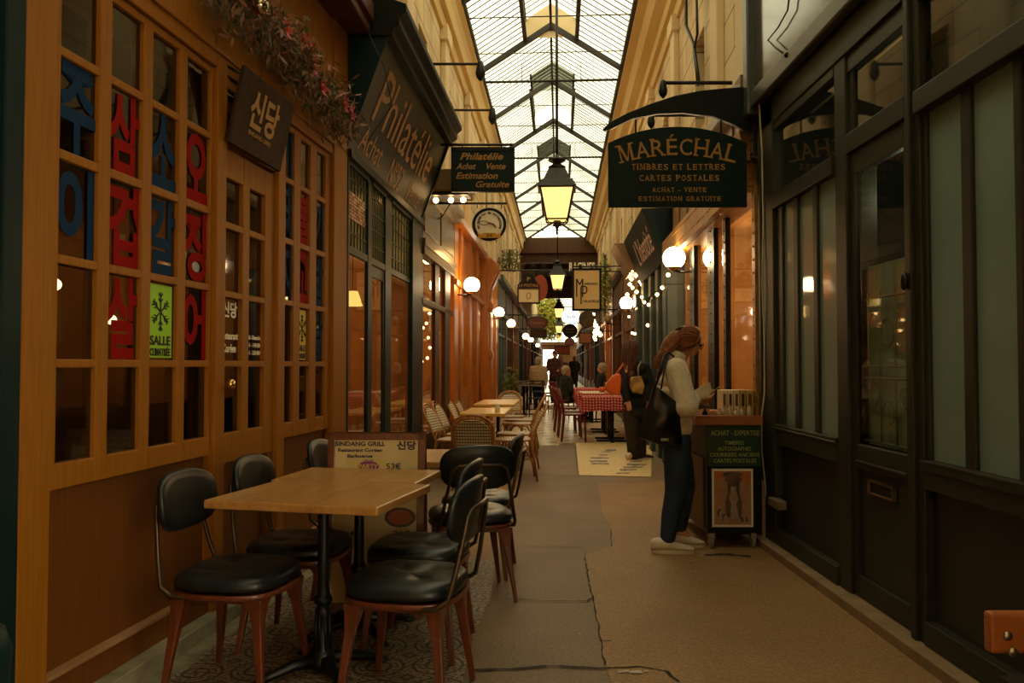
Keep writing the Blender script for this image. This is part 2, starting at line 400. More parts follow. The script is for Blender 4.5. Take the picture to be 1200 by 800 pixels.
def asphalt(name,c1,c2,spk):
    m,t,out=nt(name); b=N(t,'BsdfPrincipled'); t.links.new(b.outputs[0],out.inputs[0]); b.inputs['Roughness'].default_value=.62
    tc=N(t,'TexCoord'); nz=N(t,'TexNoise'); nz.inputs['Scale'].default_value=1.6; nz.inputs['Detail'].default_value=6; t.links.new(tc.outputs['Object'],nz.inputs['Vector'])
    rp=N(t,'ValToRGB'); rp.color_ramp.elements[0].position=.35; rp.color_ramp.elements[0].color=rgba(c1); rp.color_ramp.elements[1].position=.65; rp.color_ramp.elements[1].color=rgba(c2); t.links.new(nz.outputs['Fac'],rp.inputs[0])
    n2=N(t,'TexNoise'); n2.inputs['Scale'].default_value=70; n2.inputs['Detail'].default_value=3; t.links.new(tc.outputs['Object'],n2.inputs['Vector'])
    r2=N(t,'ValToRGB'); r2.color_ramp.elements[0].position=.35; r2.color_ramp.elements[0].color=(.72,.70,.68,1); r2.color_ramp.elements[1].position=.7; r2.color_ramp.elements[1].color=(1.25,1.22,1.15,1); t.links.new(n2.outputs['Fac'],r2.inputs[0])
    mu=N(t,'MixRGB',blend_type='MULTIPLY'); mu.inputs[0].default_value=1; t.links.new(rp.outputs[0],mu.inputs[1]); t.links.new(r2.outputs[0],mu.inputs[2])
    vo=N(t,'TexVoronoi'); vo.inputs['Scale'].default_value=38; t.links.new(tc.outputs['Object'],vo.inputs['Vector'])
    lt=N(t,'Math',operation='LESS_THAN'); lt.inputs[1].default_value=.12; t.links.new(vo.outputs['Distance'],lt.inputs[0])
    ml=N(t,'Math',operation='MULTIPLY'); ml.inputs[1].default_value=.5; t.links.new(lt.outputs[0],ml.inputs[0])
    mx=N(t,'MixRGB'); mx.inputs[2].default_value=rgba(spk); t.links.new(ml.outputs[0],mx.inputs[0]); t.links.new(mu.outputs[0],mx.inputs[1]); t.links.new(mx.outputs[0],b.inputs['Base Color'])
    bp=N(t,'Bump'); bp.inputs['Strength'].default_value=.35; bp.inputs['Distance'].default_value=.004; t.links.new(n2.outputs['Fac'],bp.inputs['Height']); t.links.new(bp.outputs[0],b.inputs['Normal'])
    return m
FM=[asphalt('grey_brown_asphalt',(.165,.105,.056),(.215,.138,.074),(.36,.27,.16)),
    asphalt('ochre_asphalt',(.25,.140,.055),(.31,.175,.070),(.44,.30,.14)),
    tilemat(), cabochon(),
    pm('beige_mosaic',(.60,.44,.20),.6,col2=(.72,.56,.28),scale=22),
    pm('crack',(.02,.014,.01),.9), pm('faded_blue_mosaic',(.14,.13,.13),.6,col2=(.22,.19,.15),scale=60),
    pm('pale_chip',(.6,.52,.4),.8)]
fl=MB()
def poly(pts,z,m): fl.add([(p[0],p[1],z) for p in pts],[tuple(range(len(pts)))],m)
poly([(-4,-6),(6.5,-6),(6.5,70),(-4,70)],0,0)
# ochre asphalt on the right
def g(px,py): return tuple(G(px,py)[:2])
och=[(1.9,1.0),(.42,1.0),(.42,2.6),g(709,780),g(703,745),g(697,712),g(690,680),g(685,650),g(717,641),g(716,622),g(706,600),g(700,566),g(762,566),(1.95,9.3),(1.9,5.6)]
poly(och[::-1],.003,1)
# patterned tiles by the restaurant
til=[(-2.3,-1),(-.27,-1),(-.235,1.5),g(550,762),g(563,727),g(575,703),g(580,657),g(548,657),(-1.4,g(548,657)[1])]
poly(til,.004,2)
# strip between tiles and asphalt farther back is ochre too
poly([g(548,657),g(580,657),g(612,560),g(560,560)],.003,1)
# cabochon tiled stretch, and again farther on
def pr(u,x): return (x+.058*u,u)
poly([pr(13.2,-1.6),pr(13.2,1.35),pr(23,1.35),pr(23,-1.6)],.003,3)
poly([pr(13.2,-1.6),pr(13.2,.0),pr(12.9,.0),pr(12.9,-1.6)],.002,3)
poly([pr(25.5,-1.6),pr(25.5,1.5),pr(60,1.5),pr(60,-1.6)],.003,3)
poly([pr(13.4,.1),pr(13.2,1.6),pr(23,1.6),pr(23,1.3),pr(13.4,1.3)][:4],.002,3)
bp_=[g(678,557),g(763,559),g(764,520),g(674,519)]
poly(bp_,.006,4)
random.seed(3)
for (x0,x1,y,h) in [(692,713,537,1.2),(691,712,541,1.4),(693,714,544,1.0),(702,712,533.5,.8),(735,757,545,1.3),(731,753,548,1.2),(726,746,551,1.3),(722,738,555,1.0),(738,752,541,1.0),(709,722,528,1.5),(706,716,530,.8)]:
    pts=[]
    for k in range(7):
        a=k/6; pts.append(g(x0+(x1-x0)*a, y-h*random.uniform(.3,1)))
    for k in range(7):
        a=1-k/6; pts.append(g(x0+(x1-x0)*a, y+h*random.uniform(.3,1)))
    poly(pts[::-1],.009,6)
def crack(pts,w,z=.006,m=5):
    a=[];b=[]
    n=[]
    for i in range(len(pts)-1):
        p=Vector(pts[i]);q=Vector(pts[i+1]); k=max(2,int((q-p).length/.05))
        for j in range(k): n.append(p.lerp(q,j/k)+Vector((random.uniform(-1,1),random.uniform(-1,1)))*.006)
    n.append(Vector(pts[-1]))
    for i in range(len(n)-1):
        p,q=n[i],n[i+1]; d=(q-p).normalized(); o=Vector((-d.y,d.x)); w1=w*random.uniform(.4,1.6)
        fl.add([(p.x-o.x*w1,p.y-o.y*w1,z),(q.x-o.x*w1,q.y-o.y*w1,z),(q.x+o.x*w1,q.y+o.y*w1,z),(p.x+o.x*w1,p.y+o.y*w1,z)],[(0,1,2,3)],m)
crack([g(548,786),g(600,785),g(640,781),g(700,784),g(750,782),g(780,787),g(796,800)],.007)
crack([g(592,702),g(640,705),g(688,705),g(695,701)],.0035)
crack([g(685,650),g(690,680),g(697,712),g(703,745),g(709,780)],.003)
crack([g(703,752),g(716,752)],.003); crack([g(620,641),g(684,641)],.0025); crack([g(717,641),g(716,620)],.0025)
crack([g(600,556),g(678,558)],.004); crack([g(678,557),g(674,519)],.006)
crack([g(826,651),g(850,650),g(880,653)],.02)
for k in range(26):
    px=random.uniform(800,1000); py=random.uniform(650,700)
    if k>12: px=random.uniform(910,1010); py=645+(px-910)*.62+random.uniform(4,12)
    x,y=g(px,py); r=random.uniform(.003,.008)
    fl.add([(x-r,y-r*.6,.0055),(x+r,y-r,.0055),(x+r*.7,y+r,.0055),(x-r*.5,y+r*.8,.0055)],[(0,1,2,3)],7)
for (px,py,r) in [(733,788,.02),(745,789,.03),(728,789,.016),(757,788,.012),(679,744,.006)]:
    x,y=g(px,py); fl.add([(x-r,y-r*.4,.008),(x+r,y-r*.5,.008),(x+r*.7,y+r*.5,.008),(x-r*.5,y+r*.4,.008)],[(0,1,2,3)],7)
o=fl.build('floor',FM,kind='structure',weld='no'); 
for p in o.data.polygons:
    if p.normal.z<0: p.flip()

# ---- kerbs
k=MB(L1); k.box(-2,U1,-.12,.075,0,.085); k.build('trim_1',M_kerb,kind='structure',bevel=.006)
k=MB(L1); k.box(-2,U1,.075,.155,0,.012); k.build('trim_2',M_kerb,kind='structure')
k=MB(R1); k.box(.5,5.85,-.02,.10,0,.055); k.build('trim_3',pm('right_kerb_stone',(.20,.125,.06),.7,col2=(.29,.185,.095),scale=9,bump=.3),kind='structure',bevel=.006)
k=MB(L2); k.box(U1,11.2,0,.07,0,.1); k.build('trim_4',M_kerb,kind='structure',bevel=.006)

# ------------------------------------------------------------ restaurant front
ztop=2.74; zsill=.84
wl=MB(L1)
def lz(px,py): return L1.z(px,py)
uW0=L1.u(50); uP0=L1.u(13)
# posts (full height), recessed lower panels, header and fascia
P1=(L1.u(250),L1.u(257)); P2=(L1.u(319),L1.u(328)); 
for (a,b,n) in [(uP0,uW0,.035),(L1.u(246),L1.u(257),.03),(L1.u(319.5),L1.u(328),.03),(L1.u(385),U1,.035)]:
    wl.box(a,b,-.12,n,.085,3.7 if n>.03 else ztop+.06,0)
wl.box(uW0,U1-.1,-.12,.022,ztop+.005,ztop+.075,0)
wl.box(uW0,U1,-.12,.035,ztop+.075,ztop+.10,0)
wl.build('wall_left',[M_oak],kind='structure',bevel=.004)
wp=MB(L1); wp.box(uW0,L1.u(246),-.12,-.03,.085,zsill); wp.box(L1.u(328),L1.u(385),-.12,-.03,.085,zsill)
wp.build('wall_left',M_oakpanel,kind='structure')
sk=MB(L1); sk.box(uW0,L1.u(385),-.12,.004,.085,.185); sk.build('baseboard_left',M_oakpanel,kind='structure')
mo=MB(L1); mo.box(uW0,L1.u(385),-.05,.014,.185,.200); mo.build('trim_5',M_mould,kind='structure',bevel=.003)
fa=MB(L1)
us=[uW0+ i*(U1-uW0)/24 for i in range(25)]
for i in range(24): fa.box(us[i]+.002,us[i+1]-.002,-.12,.012+.003*(i%2),ztop+.10,3.72)
fa.build('wall_left',M_fasciaoak,kind='structure',bevel=.002)
co=MB(L1)
def sof(u): return (-1.50+.058*u)-(-1.947+.12*u)+.15
for e_,z_a,z_b in ((-.03,3.70,3.78),(.0,3.78,3.92),(-.06,3.92,4.0)):
    co.hexa([(-4,-.1,z_a),(U1+.02,-.1,z_a),(U1+.02,sof(U1)+e_,z_a),(-4,sof(-4)+e_,z_a)],[(-4,-.1,z_b),(U1+.02,-.1,z_b),(U1+.02,sof(U1)+e_,z_b),(-4,sof(-4)+e_,z_b)])
co.build('trim_6',M_awn,kind='structure',bevel=.01)
# neighbour front at the frame's left edge
nb=MB(L1); nb.box(-3,uP0-.005,-.12,.02,0,3.7); nb.box(uP0-.10,uP0-.012,0,.045,0,3.7); nb.box(.5,uP0-.15,0,.035,.5,.56); nb.box(.5,uP0-.15,0,.035,2.6,2.68)
nb.build('wall_left',M_teal,kind='structure',bevel=.005)

def gridwin(wall,name,u0,u1,z0,z1,panes_u,rows,fm,gm,parent=None,n0=-.05,n1=.006,gn=-.014,lab=None,skip=()):
    """frame with a grid of openings: outer limits u0..u1, z0..z1; panes_u and rows are the openings"""
    st=parent or struct(name,wall.p((u0+u1)/2,0,z0),lab)
    fr=MB(wall)
    us=sorted(panes_u); zs=sorted(rows)
    edges=[u0]+[e for p in us for e in p]+[u1]
    for i in range(0,len(edges),2): fr.box(edges[i],edges[i+1],n0,n1,z0,z1)
    ez=[z0]+[e for p in zs for e in p]+[z1]
    for p in us:
        for i in range(0,len(ez),2): fr.box(p[0],p[1],n0,n1-.001,ez[i],ez[i+1])
    fr.build('frame',fm,st,bevel=.004)
    gl=MB(wall)
    for p in us:
        for q in zs: gl.add([(p[0],gn,q[0]),(p[1],gn,q[0]),(p[1],gn,q[1]),(p[0],gn,q[1])],[(0,1,2,3)])
    gl.build('glass_pane',gm,st,world=True,weld=False)
    return st
rows1=[(lz(65,543.5),lz(65,431)),(lz(65,420.5),lz(65,308)),(lz(65,297),lz(65,184)),(lz(65,172),lz(65,61)),(lz(65,50),ztop-.035)]
cols1=[(L1.u(64.5),L1.u(111)),(L1.u(125),L1.u(163)),(L1.u(174),L1.u(206)),(L1.u(215),L1.u(243))]
w1=gridwin(L1,'window_1',uW0,L1.u(249),zsill,ztop,cols1,rows1,M_oak,G_front)
cols3=[(L1.u(329.5),L1.u(342.5)),(L1.u(350),L1.u(361.5)),(L1.u(369),L1.u(379.5))]
w3=gridwin(L1,'window_2',L1.u(327),L1.u(386),zsill,ztop,cols3,rows1,M_oak,G_front)
# door leaf
ud0,ud1=L1.u(256.5),L1.u(320); zdt=2.38
d1=struct('door_1',L1.p((ud0+ud1)/2,0,.09))
cold=[(L1.u(262),L1.u(283)),(L1.u(290.5),L1.u(309))]
rowd=[(rows1[0][0],rows1[0][1]),(rows1[1][0],L1.z(262,347.5)),(L1.z(262,340),L1.z(262,266)),(L1.z(262,258),L1.z(262,206))]
gridwin(L1,'d',ud0,ud1,.78,zdt,cold,rowd,M_oak,G_front,parent=d1,n0=-.05,n1=.004,gn=-.022)
dp=MB(L1); dp.box(ud0,ud1,-.05,-.03,.09,.78); dp.box(ud0,ud0+.07,-.05,.004,.09,.78); dp.box(ud1-.07,ud1,-.05,.004,.09,.78); dp.box(ud0,ud1,-.05,.004,.09,.20)
dp.build('lower_panel',M_oakpanel,d1,bevel=.003)
kn=MB(L1); ku,kz=L1.uz(257.5,450)
R=Matrix.Identity(3)
kc=L1.p(ku,0,kz); q=L1.n.to_track_quat('Z','Y').to_matrix()
kn2=MB(); kn2.lathe([(.026,0),(.026,.006),(.010,.010),(.009,.035),(.020,.042),(.027,.055),(.024,.068),(.012,.074),(.001,.075)],kc+L1.n*.004,18,R=q)
kn2.build('knob',M_brass,d1,world=True)
# transom over the door, mostly behind the hanging board
tr=gridwin(L1,'window_3',ud0,ud1,zdt+.02,ztop,[(ud0+.05,(ud0+ud1)/2-.02),((ud0+ud1)/2+.02,ud1-.05)],[(zdt+.10,ztop-.05)],M_oak,G_front)
# Korean lettering stuck on the panes, one glyph to a pane
def glyph(st,ch,c,r,mat,cols,rws,fillu=1.0,fz=1.0,shift=0,name='window_lettering'):
    u0,u1=cols[c]; z0,z1=rws[r]
    L=MB(L1); n=L1.n; ctr=L1.p((u0+u1)/2+shift,-.010,(z0+z1)/2)
    L.text(ch,ctr,L1.xd,(0,0,1),(z1-z0)*.98*fz,w=(u1-u0)*.96*fillu,bold=.03,depth=.002,squash=1)
    L.build(name,mat,st,world=True,weld=False)
for (ch,c,r,m) in [('주',0,3,M_blue),('이',0,2,M_blue),('삼',1,3,M_red),('겹',1,2,M_red),('살',1,1,M_red),('소',2,3,M_blue),('갈',2,2,M_blue),('오',3,3,M_red),('징',3,2,M_red),('어',3,1,M_red)]:
    glyph(w1,ch,c,r,m,cols1,rows1)
for (ch,c,r,m) in [('비',0,4,M_blue),('돼',0,3,M_blue),('지',0,2,M_blue),('불',1,3,M_red),('고',1,2,M_red),('기',2,3,M_blue),('밥',2,2,M_blue),('닭',2,1,M_blue)]:
    glyph(w3,ch,c,r,m,cols3,rows1)
def sticker(st,c,r,cols,mat,w=.9):
    u0,u1=cols[c]; z0,z1=rows1[r]; s=MB(L1); a=u0+(u1-u0)*.04; b=a+(u1-u0)*w; zz0=z0+.03*(z1-z0); zz1=z1-.03*(z1-z0)
    s.box(a,b,-.0135,-.010,zz0,zz1,0)
    cu=(a+b)/2; zc=zz0+(zz1-zz0)*.63; hh=(zz1-zz0)*.27
    for k in range(3):
        th=k*PI/3+PI/2; dx,dz=math.cos(th)*hh*.8,math.sin(th)*hh
        s.tube([L1.p(cu-dx,-.0085,zc-dz),L1.p(cu+dx,-.0085,zc+dz)],.004,5,m=1)
    # (tubes are in world coordinates)
    s2=MB(); 
    for k in range(3):
        th=k*PI/3+PI/2; dx,dz=math.cos(th)*hh*.8,math.sin(th)*hh
        s2.tube([L1.p(cu-dx,-.0085,zc-dz),L1.p(cu+dx,-.0085,zc+dz)],.0035,5)
        for sg in (-1,1):
            for tt in (.45,.72):
                for da in (-.7,.7):
                    ex,ez=math.cos(th+da)*hh*.28*sg,math.sin(th+da)*hh*.28*sg
                    s2.tube([L1.p(cu+dx*sg*tt,-.0085,zc+dz*sg*tt),L1.p(cu+dx*sg*tt+ex,-.0085,zc+dz*sg*tt+ez)],.0028,5)
    s2.text('SALLE',L1.p(cu,-.009,zz0+(zz1-zz0)*.235),L1.xd,(0,0,1),(zz1-zz0)*.13,w=(b-a)*.86,bold=.03,squash=1)
    s2.text('CLIMATISÉE',L1.p(cu,-.009,zz0+(zz1-zz0)*.09),L1.xd,(0,0,1),(zz1-zz0)*.13,w=(b-a)*.86,bold=.03,squash=1)
    s.v=s.v[:8]; s.f=s.f[:6]; s.mi=s.mi[:6]; s.sm=s.sm[:6]
    st2=s.build('climate_sticker',mat,st,world=True); s2.build('print',M_ink,st2,world=True,weld=False)
sticker(w1,2,1,cols1,M_lime,.86); sticker(w3,1,1,cols3,M_yell,.8)
tx=MB()
u0,u1=cold[0]; z0,z1=rowd[1]; uc=(u0+u1)/2; h=z1-z0
tx.text('신당',L1.p(uc,-.02,z0+h*.82),L1.xd,(0,0,1),h*.26,w=(u1-u0)*.82,bold=.03,squash=1)
tx.text('Restaurant',L1.p(uc,-.02,z0+h*.40),L1.xd,(0,0,1),h*.12,w=(u1-u0)*.95,bold=.02,squash=1)
tx.text('Coréen',L1.p(uc,-.02,z0+h*.20),L1.xd,(0,0,1),h*.14,w=(u1-u0)*.75,bold=.02,squash=1)
u0,u1=cold[1]; uc=(u0+u1)/2
for s_,q_ in (('Mardi - Dimanche',.40),('12H - 14H30',.27),('19H - 23H00',.14)):
    tx.text(s_,L1.p(uc,-.02,z0+h*q_),L1.xd,(0,0,1),h*.075,w=(u1-u0)*.92,bold=.015,squash=1)
tx.build('door_lettering',M_white,d1,world=True,weld=False)
tx=MB()
for i,s_ in enumerate(('SORTIE','RYAVI')):
    u0,u1=cold[i]; tx.text(s_,L1.p((u0+u1)/2,-.02,rowd[2][1]-.05),L1.xd,(0,0,1),.03,w=(u1-u0)*.7,squash=1)
if False: tx.build('x',M_white,d1)

# restaurant interior room
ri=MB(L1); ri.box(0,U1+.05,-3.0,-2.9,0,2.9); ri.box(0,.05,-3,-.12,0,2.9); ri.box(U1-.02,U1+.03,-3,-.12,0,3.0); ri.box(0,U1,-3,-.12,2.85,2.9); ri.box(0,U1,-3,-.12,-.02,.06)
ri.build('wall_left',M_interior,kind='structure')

# ------------------------------------------------------------ stamp shop, left
cs=struct('window_4',L2.p(7.3,0,.4))
c2=[(L2.u(404),L2.u(429.5)),(L2.u(434),L2.u(450)),(L2.u(457),L2.u(480))]
zt=L2.z(401,288); zb=.42; zg=2.82
fr=MB(L2)
for a,b,n in [(U1,L2.u(404),.03),(L2.u(429.5),L2.u(434),.01),(L2.u(450),L2.u(457),.01),(L2.u(480),L2.u(491),.03)]: fr.box(a,b,-.02,n,.1,zg+.02)
for p in c2:
    fr.box(p[0],p[1],-.02,.005,.1,zb); fr.box(p[0],p[1],-.02,.008,zt-.03,zt+.03); fr.box(p[0],p[1],-.06,.02,zg-.05,zg+.02)
# inner sash of the door in the middle
a,b=c2[1]; fr.box(a,a+.05,-.02,.0,zb,zt-.1); fr.box(b-.05,b,-.02,.0,zb,zt-.1); fr.box(a,b,-.02,.0,zt-.13,zt-.03); fr.box(a,b,-.02,.0,zb,zb+.15)
fr.box(U1,L2.u(491)+.05,-.05,.09,.42,.47)
fr.build('frame',M_teal,cs,bevel=.006)
gl=MB(L2)
for p in c2: gl.add([(p[0],-.008,zb),(p[1],-.008,zb),(p[1],-.008,zt),(p[0],-.008,zt)],[(0,1,2,3)])
gl.build('glass_pane',G_shop,cs,world=True,weld=False)
gl=MB(L2)
for p in c2: gl.add([(p[0],-.008,zt),(p[1],-.008,zt),(p[1],-.008,zg),(p[0],-.008,zg)],[(0,1,2,3)])
gl.build('stained_glass',G_stain,cs,world=True,weld=False)
ld=MB(L2)
for p in c2:
    w_=p[1]-p[0]
    for k in range(1,7): u=p[0]+w_*k/7; ld.box(u-.004,u+.004,-.012,-.002,zt+.03,zg-.05)
    for k in range(1,5): z=zt+(zg-zt)*k/5; ld.box(p[0],p[1],-.012,-.002,z-.004,z+.004)
ld.build('lead_came',M_lead,cs,world=True)
mz=MB(L2); random.seed(5)
a,b=c2[0]
for i in range(16):
    for j in range(8):
        uu=a+.06+(b-a-.14)*i/16; zz=zt+.24+.026*j
        mz.box(uu,uu+(b-a-.14)/16*.8,-.004,.002,zz,zz+.020,random.choice((0,0,1,2)))
mz.build('mosaic_panel',[pm('mosaic_a',(.45,.16,.08),.4),pm('mosaic_b',(.6,.4,.25),.4),pm('mosaic_c',(.10,.04,.03),.4)],cs,world=True)
ri=MB(L2); ri.box(U1,8.9,-2.3,-2.2,0,3); ri.box(U1+.04,U1+.08,-2.3,-.1,0,3); ri.box(8.85,8.95,-2.3,-.1,0,3); ri.box(U1,8.9,-2.3,-.1,2.95,3.0); ri.box(U1,8.9,-2.3,-.1,0,.02)
ri.build('wall_left',M_interior2,kind='structure')
# sloping sign fascia and heavy cornice
ff=MB(L2); f0,f1=U1,8.86
ff.hexa([(f0,.0,2.83),(f1,.0,2.83),(f1,-.1,2.83),(f0,-.1,2.83)],[(f0,.30,3.70),(f1,.30,3.70),(f1,.22,3.72),(f0,.22,3.72)])
ff.box(f0,f1,-.05,.055,2.80,2.86)
fas=ff.build('shop_fascia_sign',M_navy); fas.data.materials[0]=pm('bronze_green_fascia',(.005,.007,.006),.42,col2=(.016,.012,.006),scale=2.5,spec=.25)
tag(fas,'long sloping dark fascia sign with gilt Philatélie lettering under a heavy cornice','shop sign')
ff=MB(L2); ff.hexa([(f0-.01,.02,2.86),(f0+.0,.02,2.86),(f0+.0,-.1,2.86),(f0-.01,-.1,2.86)],[(f0-.01,.33,3.7),(f0,.33,3.7),(f0,-.1,3.7),(f0-.01,-.1,3.7)]); ff.build('end_panel',M_teal,fas,world=True); ff=MB(L2); ff.hexa([(f1,.02,2.86),(f1+.03,.02,2.86),(f1+.03,-.1,2.86),(f1,-.1,2.86)],[(f1,.33,3.7),(f1+.03,.33,3.7),(f1+.03,-.1,3.7),(f1,-.1,3.7)])
ff.build('end_panel',M_teal,fas,world=True)
dn=(L2.n*.87+Vector((0,0,.30))).normalized(); up=(L2.n*.30+Vector((0,0,.87))).normalized(); nrm=L2.xd.cross(up)
def fasp(u,t): return L2.p(u,.30*t,2.83+.87*t)+nrm*.004
tx=MB()
tx.text('Philatélie',fasp(7.35,.62),L2.xd,up,.42,w=2.3,bold=.0,depth=.0005,shear=.12,squash=1)
tx.text('Achat',fasp(6.45,.22),L2.xd,up,.20,w=.66,bold=0,depth=.0005,shear=.15,squash=1)
tx.text('Nº52',fasp(7.35,.20),L2.xd,up,.22,w=.5,bold=0,depth=.0005,shear=.15,squash=1)
tx.text('Vente',fasp(8.2,.20),L2.xd,up,.20,w=.6,bold=0,depth=.0005,shear=.15,squash=1)
tx.build('gilt_lettering',M_golddim,fas,world=True,weld=False)
co=MB(L2)
prof=[(-.05,3.68),(.36,3.68),(.36,3.73),(.41,3.76),(.41,3.82),(.46,3.86),(.46,3.91),(.30,3.97),(-.05,4.05)]
vs=[(f0-.03,a,b) for a,b in prof]+[(f1+.05,a,b) for a,b in prof]; n=len(prof)
co.add(vs,[tuple(range(n)),tuple(range(2*n-1,n-1,-1))]+[(i,n+i,n+(i+1)%n,(i+1)%n) for i in range(n)])
co.build('trim_7',pm('black_green_cornice',(.004,.006,.005),.55,col2=(.009,.008,.005),scale=5,spec=.12),kind='structure',bevel=.006)

# ------------------------------------------------------------ third shop, left (10 to 11.2) and varnished front
w=struct('window_5',L2.p(9.6,0,.4)); fr=MB(L2)
a0=8.9
for a,b,n in [(a0,a0+.08,.02),(L2.u(508),L2.u(513),.02),(L2.u(519),L2.u(525),.03)]: fr.box(a,b,-.02,n,.1,2.55)
fr.box(a0,11.2,-.08,.03,.1,.5); fr.box(a0,11.2,-.06,.03,1.95,2.02); fr.box(a0,11.2,-.08,.05,2.5,2.6)
fr.build('frame',M_darkwood,w,bevel=.006)
gl=MB(L2); gl.add([(a0,-.008,.5),(11.2,-.008,.5),(11.2,-.008,2.5),(a0,-.008,2.5)],[(0,1,2,3)]); gl.build('glass_pane',G_shop,w,world=True,weld=False)
ri=MB(L2); ri.box(8.96,12,-2,-1.9,0,3); ri.box(11.3,11.4,-2,-.1,0,3); ri.box(8.96,11.4,-2,-.1,2.9,3.0); ri.box(8.96,11.4,-2,-.1,0,.02); ri.build('wall_left',M_interior2,kind='structure')
fa=MB(L2)
fa.box(8.9,11.3,-.1,.06,2.6,2.68); fa.box(8.9,11.3,-.1,.03,2.68,3.25); fa.box(8.9,11.35,-.1,.12,3.25,3.33); fa.box(8.9,11.35,-.1,.17,3.33,3.40)
for a,b in ((8.95,10.0),(10.1,11.2)): fa.box(a,b,.03,.045,2.76,3.18)
fa.build('trim_8',pm('bronze_brown_fascia',(.07,.045,.02),.4,col2=(.10,.065,.03),scale=3,coat=.3),kind='structure',bevel=.008)
vf=MB(L3)
u0=11.3
for i,(a,b,n,zt_) in enumerate([(11.3,11.75,.04,3.3),(12.0,12.25,.05,3.3),(13.3,13.6,.04,3.3),(14.2,14.5,.06,3.3),(17.4,17.9,.04,3.3),(18.6,19.2,.05,3.3)]):
    vf.box(a,b,-.1,n,.0,zt_)
vf.box(11.3,19.2,-.12,-.02,0,.9); vf.box(11.3,19.2,-.12,.0,2.45,3.3); vf.box(11.3,19.2,-.1,.08,2.40,2.48); vf.box(11.3,19.2,-.1,.12,3.3,3.42)
for a,b in ((11.8,11.95),(12.3,13.2),(13.65,14.15)):
    vf.box(a,b,-.02,.01,.15,.8); vf.box(a,b,-.02,.01,2.55,3.2)
vf.build('wall_left',M_orangewood,kind='structure',bevel=.01)
w=struct('window_6',L3.p(12.8,0,.9)); gl=MB(L3); gl.add([(11.3,-.05,.9),(19.2,-.05,.9),(19.2,-.05,2.45),(11.3,-.05,2.45)],[(0,1,2,3)]); gl.build('glass_pane',G_shop,w,world=True,weld=False)
for k in range(3):
    f2=MB(L3); f2.box(12.3+k*.3,12.36+k*.3,-.06,-.02,.9,2.45); f2.build('glazing_bar',M_orangewood,w,world=True)
ri=MB(L3); ri.box(11.4,19.2,-1.5,-1.4,0,2.6); ri.box(11.4,19.2,-1.5,-.12,2.5,2.6); ri.build('wall_left',M_interior2,kind='structure')
# big carved pillar with a scrolled corbel
cp=MB(L3)
prof=[(-.02,0),(.24,0),(.24,.42),(.17,.52),(.15,1.35),(.18,1.42),(.18,1.50),(.145,1.58),(.135,2.3),(.18,2.36),(.18,2.45),(.14,2.52),(.17,2.75),(.27,2.98),(.33,3.12),(.30,3.25),(.20,3.34),(-.02,3.38)]
cp.prism([(n_,z_) for n_,z_ in prof],15.5,16.3,'x'); cp.build('wall_left',M_orangewood,kind='structure',bevel=.03)
cp=MB(L3); cp.prism([(n_+.03,z_) for n_,z_ in prof[3:15]]+[(-.01,3.1),(-.01,.5)],15.75,16.05,'x'); cp.build('wall_left',M_orangewood,kind='structure',bevel=.02)
# ------------------------------------------------------------ generic far shopfronts
WIN=[20]
def bay(W,u0,u1,mat,zf=2.55,zh=3.3,glassm=None,warm=M_interior2,sill=.5,mull=2,side='left'):
    L=u1-u0
    f=MB(W)
    f.box(u0,u0+.16,-.1,.06,0,zh); f.box(u1-.16,u1,-.1,.06,0,zh)
    f.box(u0,u1,-.1,.0,0,sill); f.box(u0,u1,-.1,.02,zf,zh); f.box(u0,u1,-.1,.10,zf-.05,zf+.04); f.box(u0,u1,-.1,.18,zh,zh+.12); f.box(u0+.2,u1-.2,.02,.04,zf+.12,zh-.1)
    f.box(u0+.2,u1-.2,.0,.02,.12,sill-.08)
    f.build('wall_'+side,mat,kind='structure',bevel=.01)
    WIN[0]+=1
    w=struct('window_%d'%WIN[0],W.p((u0+u1)/2,0,sill))
    f=MB(W)
    for k in range(mull+1):
        a=u0+.16+(L-.32)*k/mull; f.box(a-.03,a+.03,-.08,.02,sill,zf)
    f.box(u0,u1,-.08,.015,zf-.55,zf-.49)
    f.build('frame',mat,w)
    g_=MB(W); g_.add([(u0+.1,-.05,sill),(u1-.1,-.05,sill),(u1-.1,-.05,zf),(u0+.1,-.05,zf)],[(0,1,2,3) if W.side>0 else (3,2,1,0)]); g_.build('glass_pane',G_shop,w,world=True,weld=False)
    r=MB(W); r.box(u0,u1,-1.5,-1.4,0,zh); r.box(u0,u0+.04,-1.5,-.1,0,zh); r.box(u1-.04,u1,-1.5,-.1,0,zh); r.box(u0,u1,-1.5,-.1,zf+.1,zf+.15)
    for z in (.9,1.3,1.7): r.box(u0+.2,u1-.2,-1.4,-1.15,z,z+.03)
    r.build('wall_'+side,warm,kind='structure')
M_warmlit=pm('pale_interior',(.55,.36,.16),.8)
M_brownshop=pm('brown_shop_paint',(.10,.045,.018),.45,col2=(.14,.06,.022),scale=4)
M_redshop=pm('ox_blood_shop_paint',(.12,.025,.010),.45)
lb=[(19.2,22.4,M_bluegrey),(22.4,25.6,M_darkwood),(25.6,29,M_brownshop),(29,32.5,M_teal),(32.5,36.5,M_darkwood),(36.5,41,M_redshop),(41,46,M_darkwood)]
for i,(a,b,m) in enumerate(lb): bay(L3,a,b,m,warm=M_warmlit if i%2 else M_interior2)
rb=[(14.6,18.2,M_brownshop),(18.2,21.5,M_darkwood),(21.5,25,M_orangewood),(25,28.5,M_darkwood),(28.5,32.5,M_teal),(32.5,37,M_brownshop),(37,41.5,M_redshop),(41.5,46,M_darkwood)]
for i,(a,b,m) in enumerate(rb): bay(R2,a,b,m,warm=M_warmlit if i%2 else M_interior2,side='right')

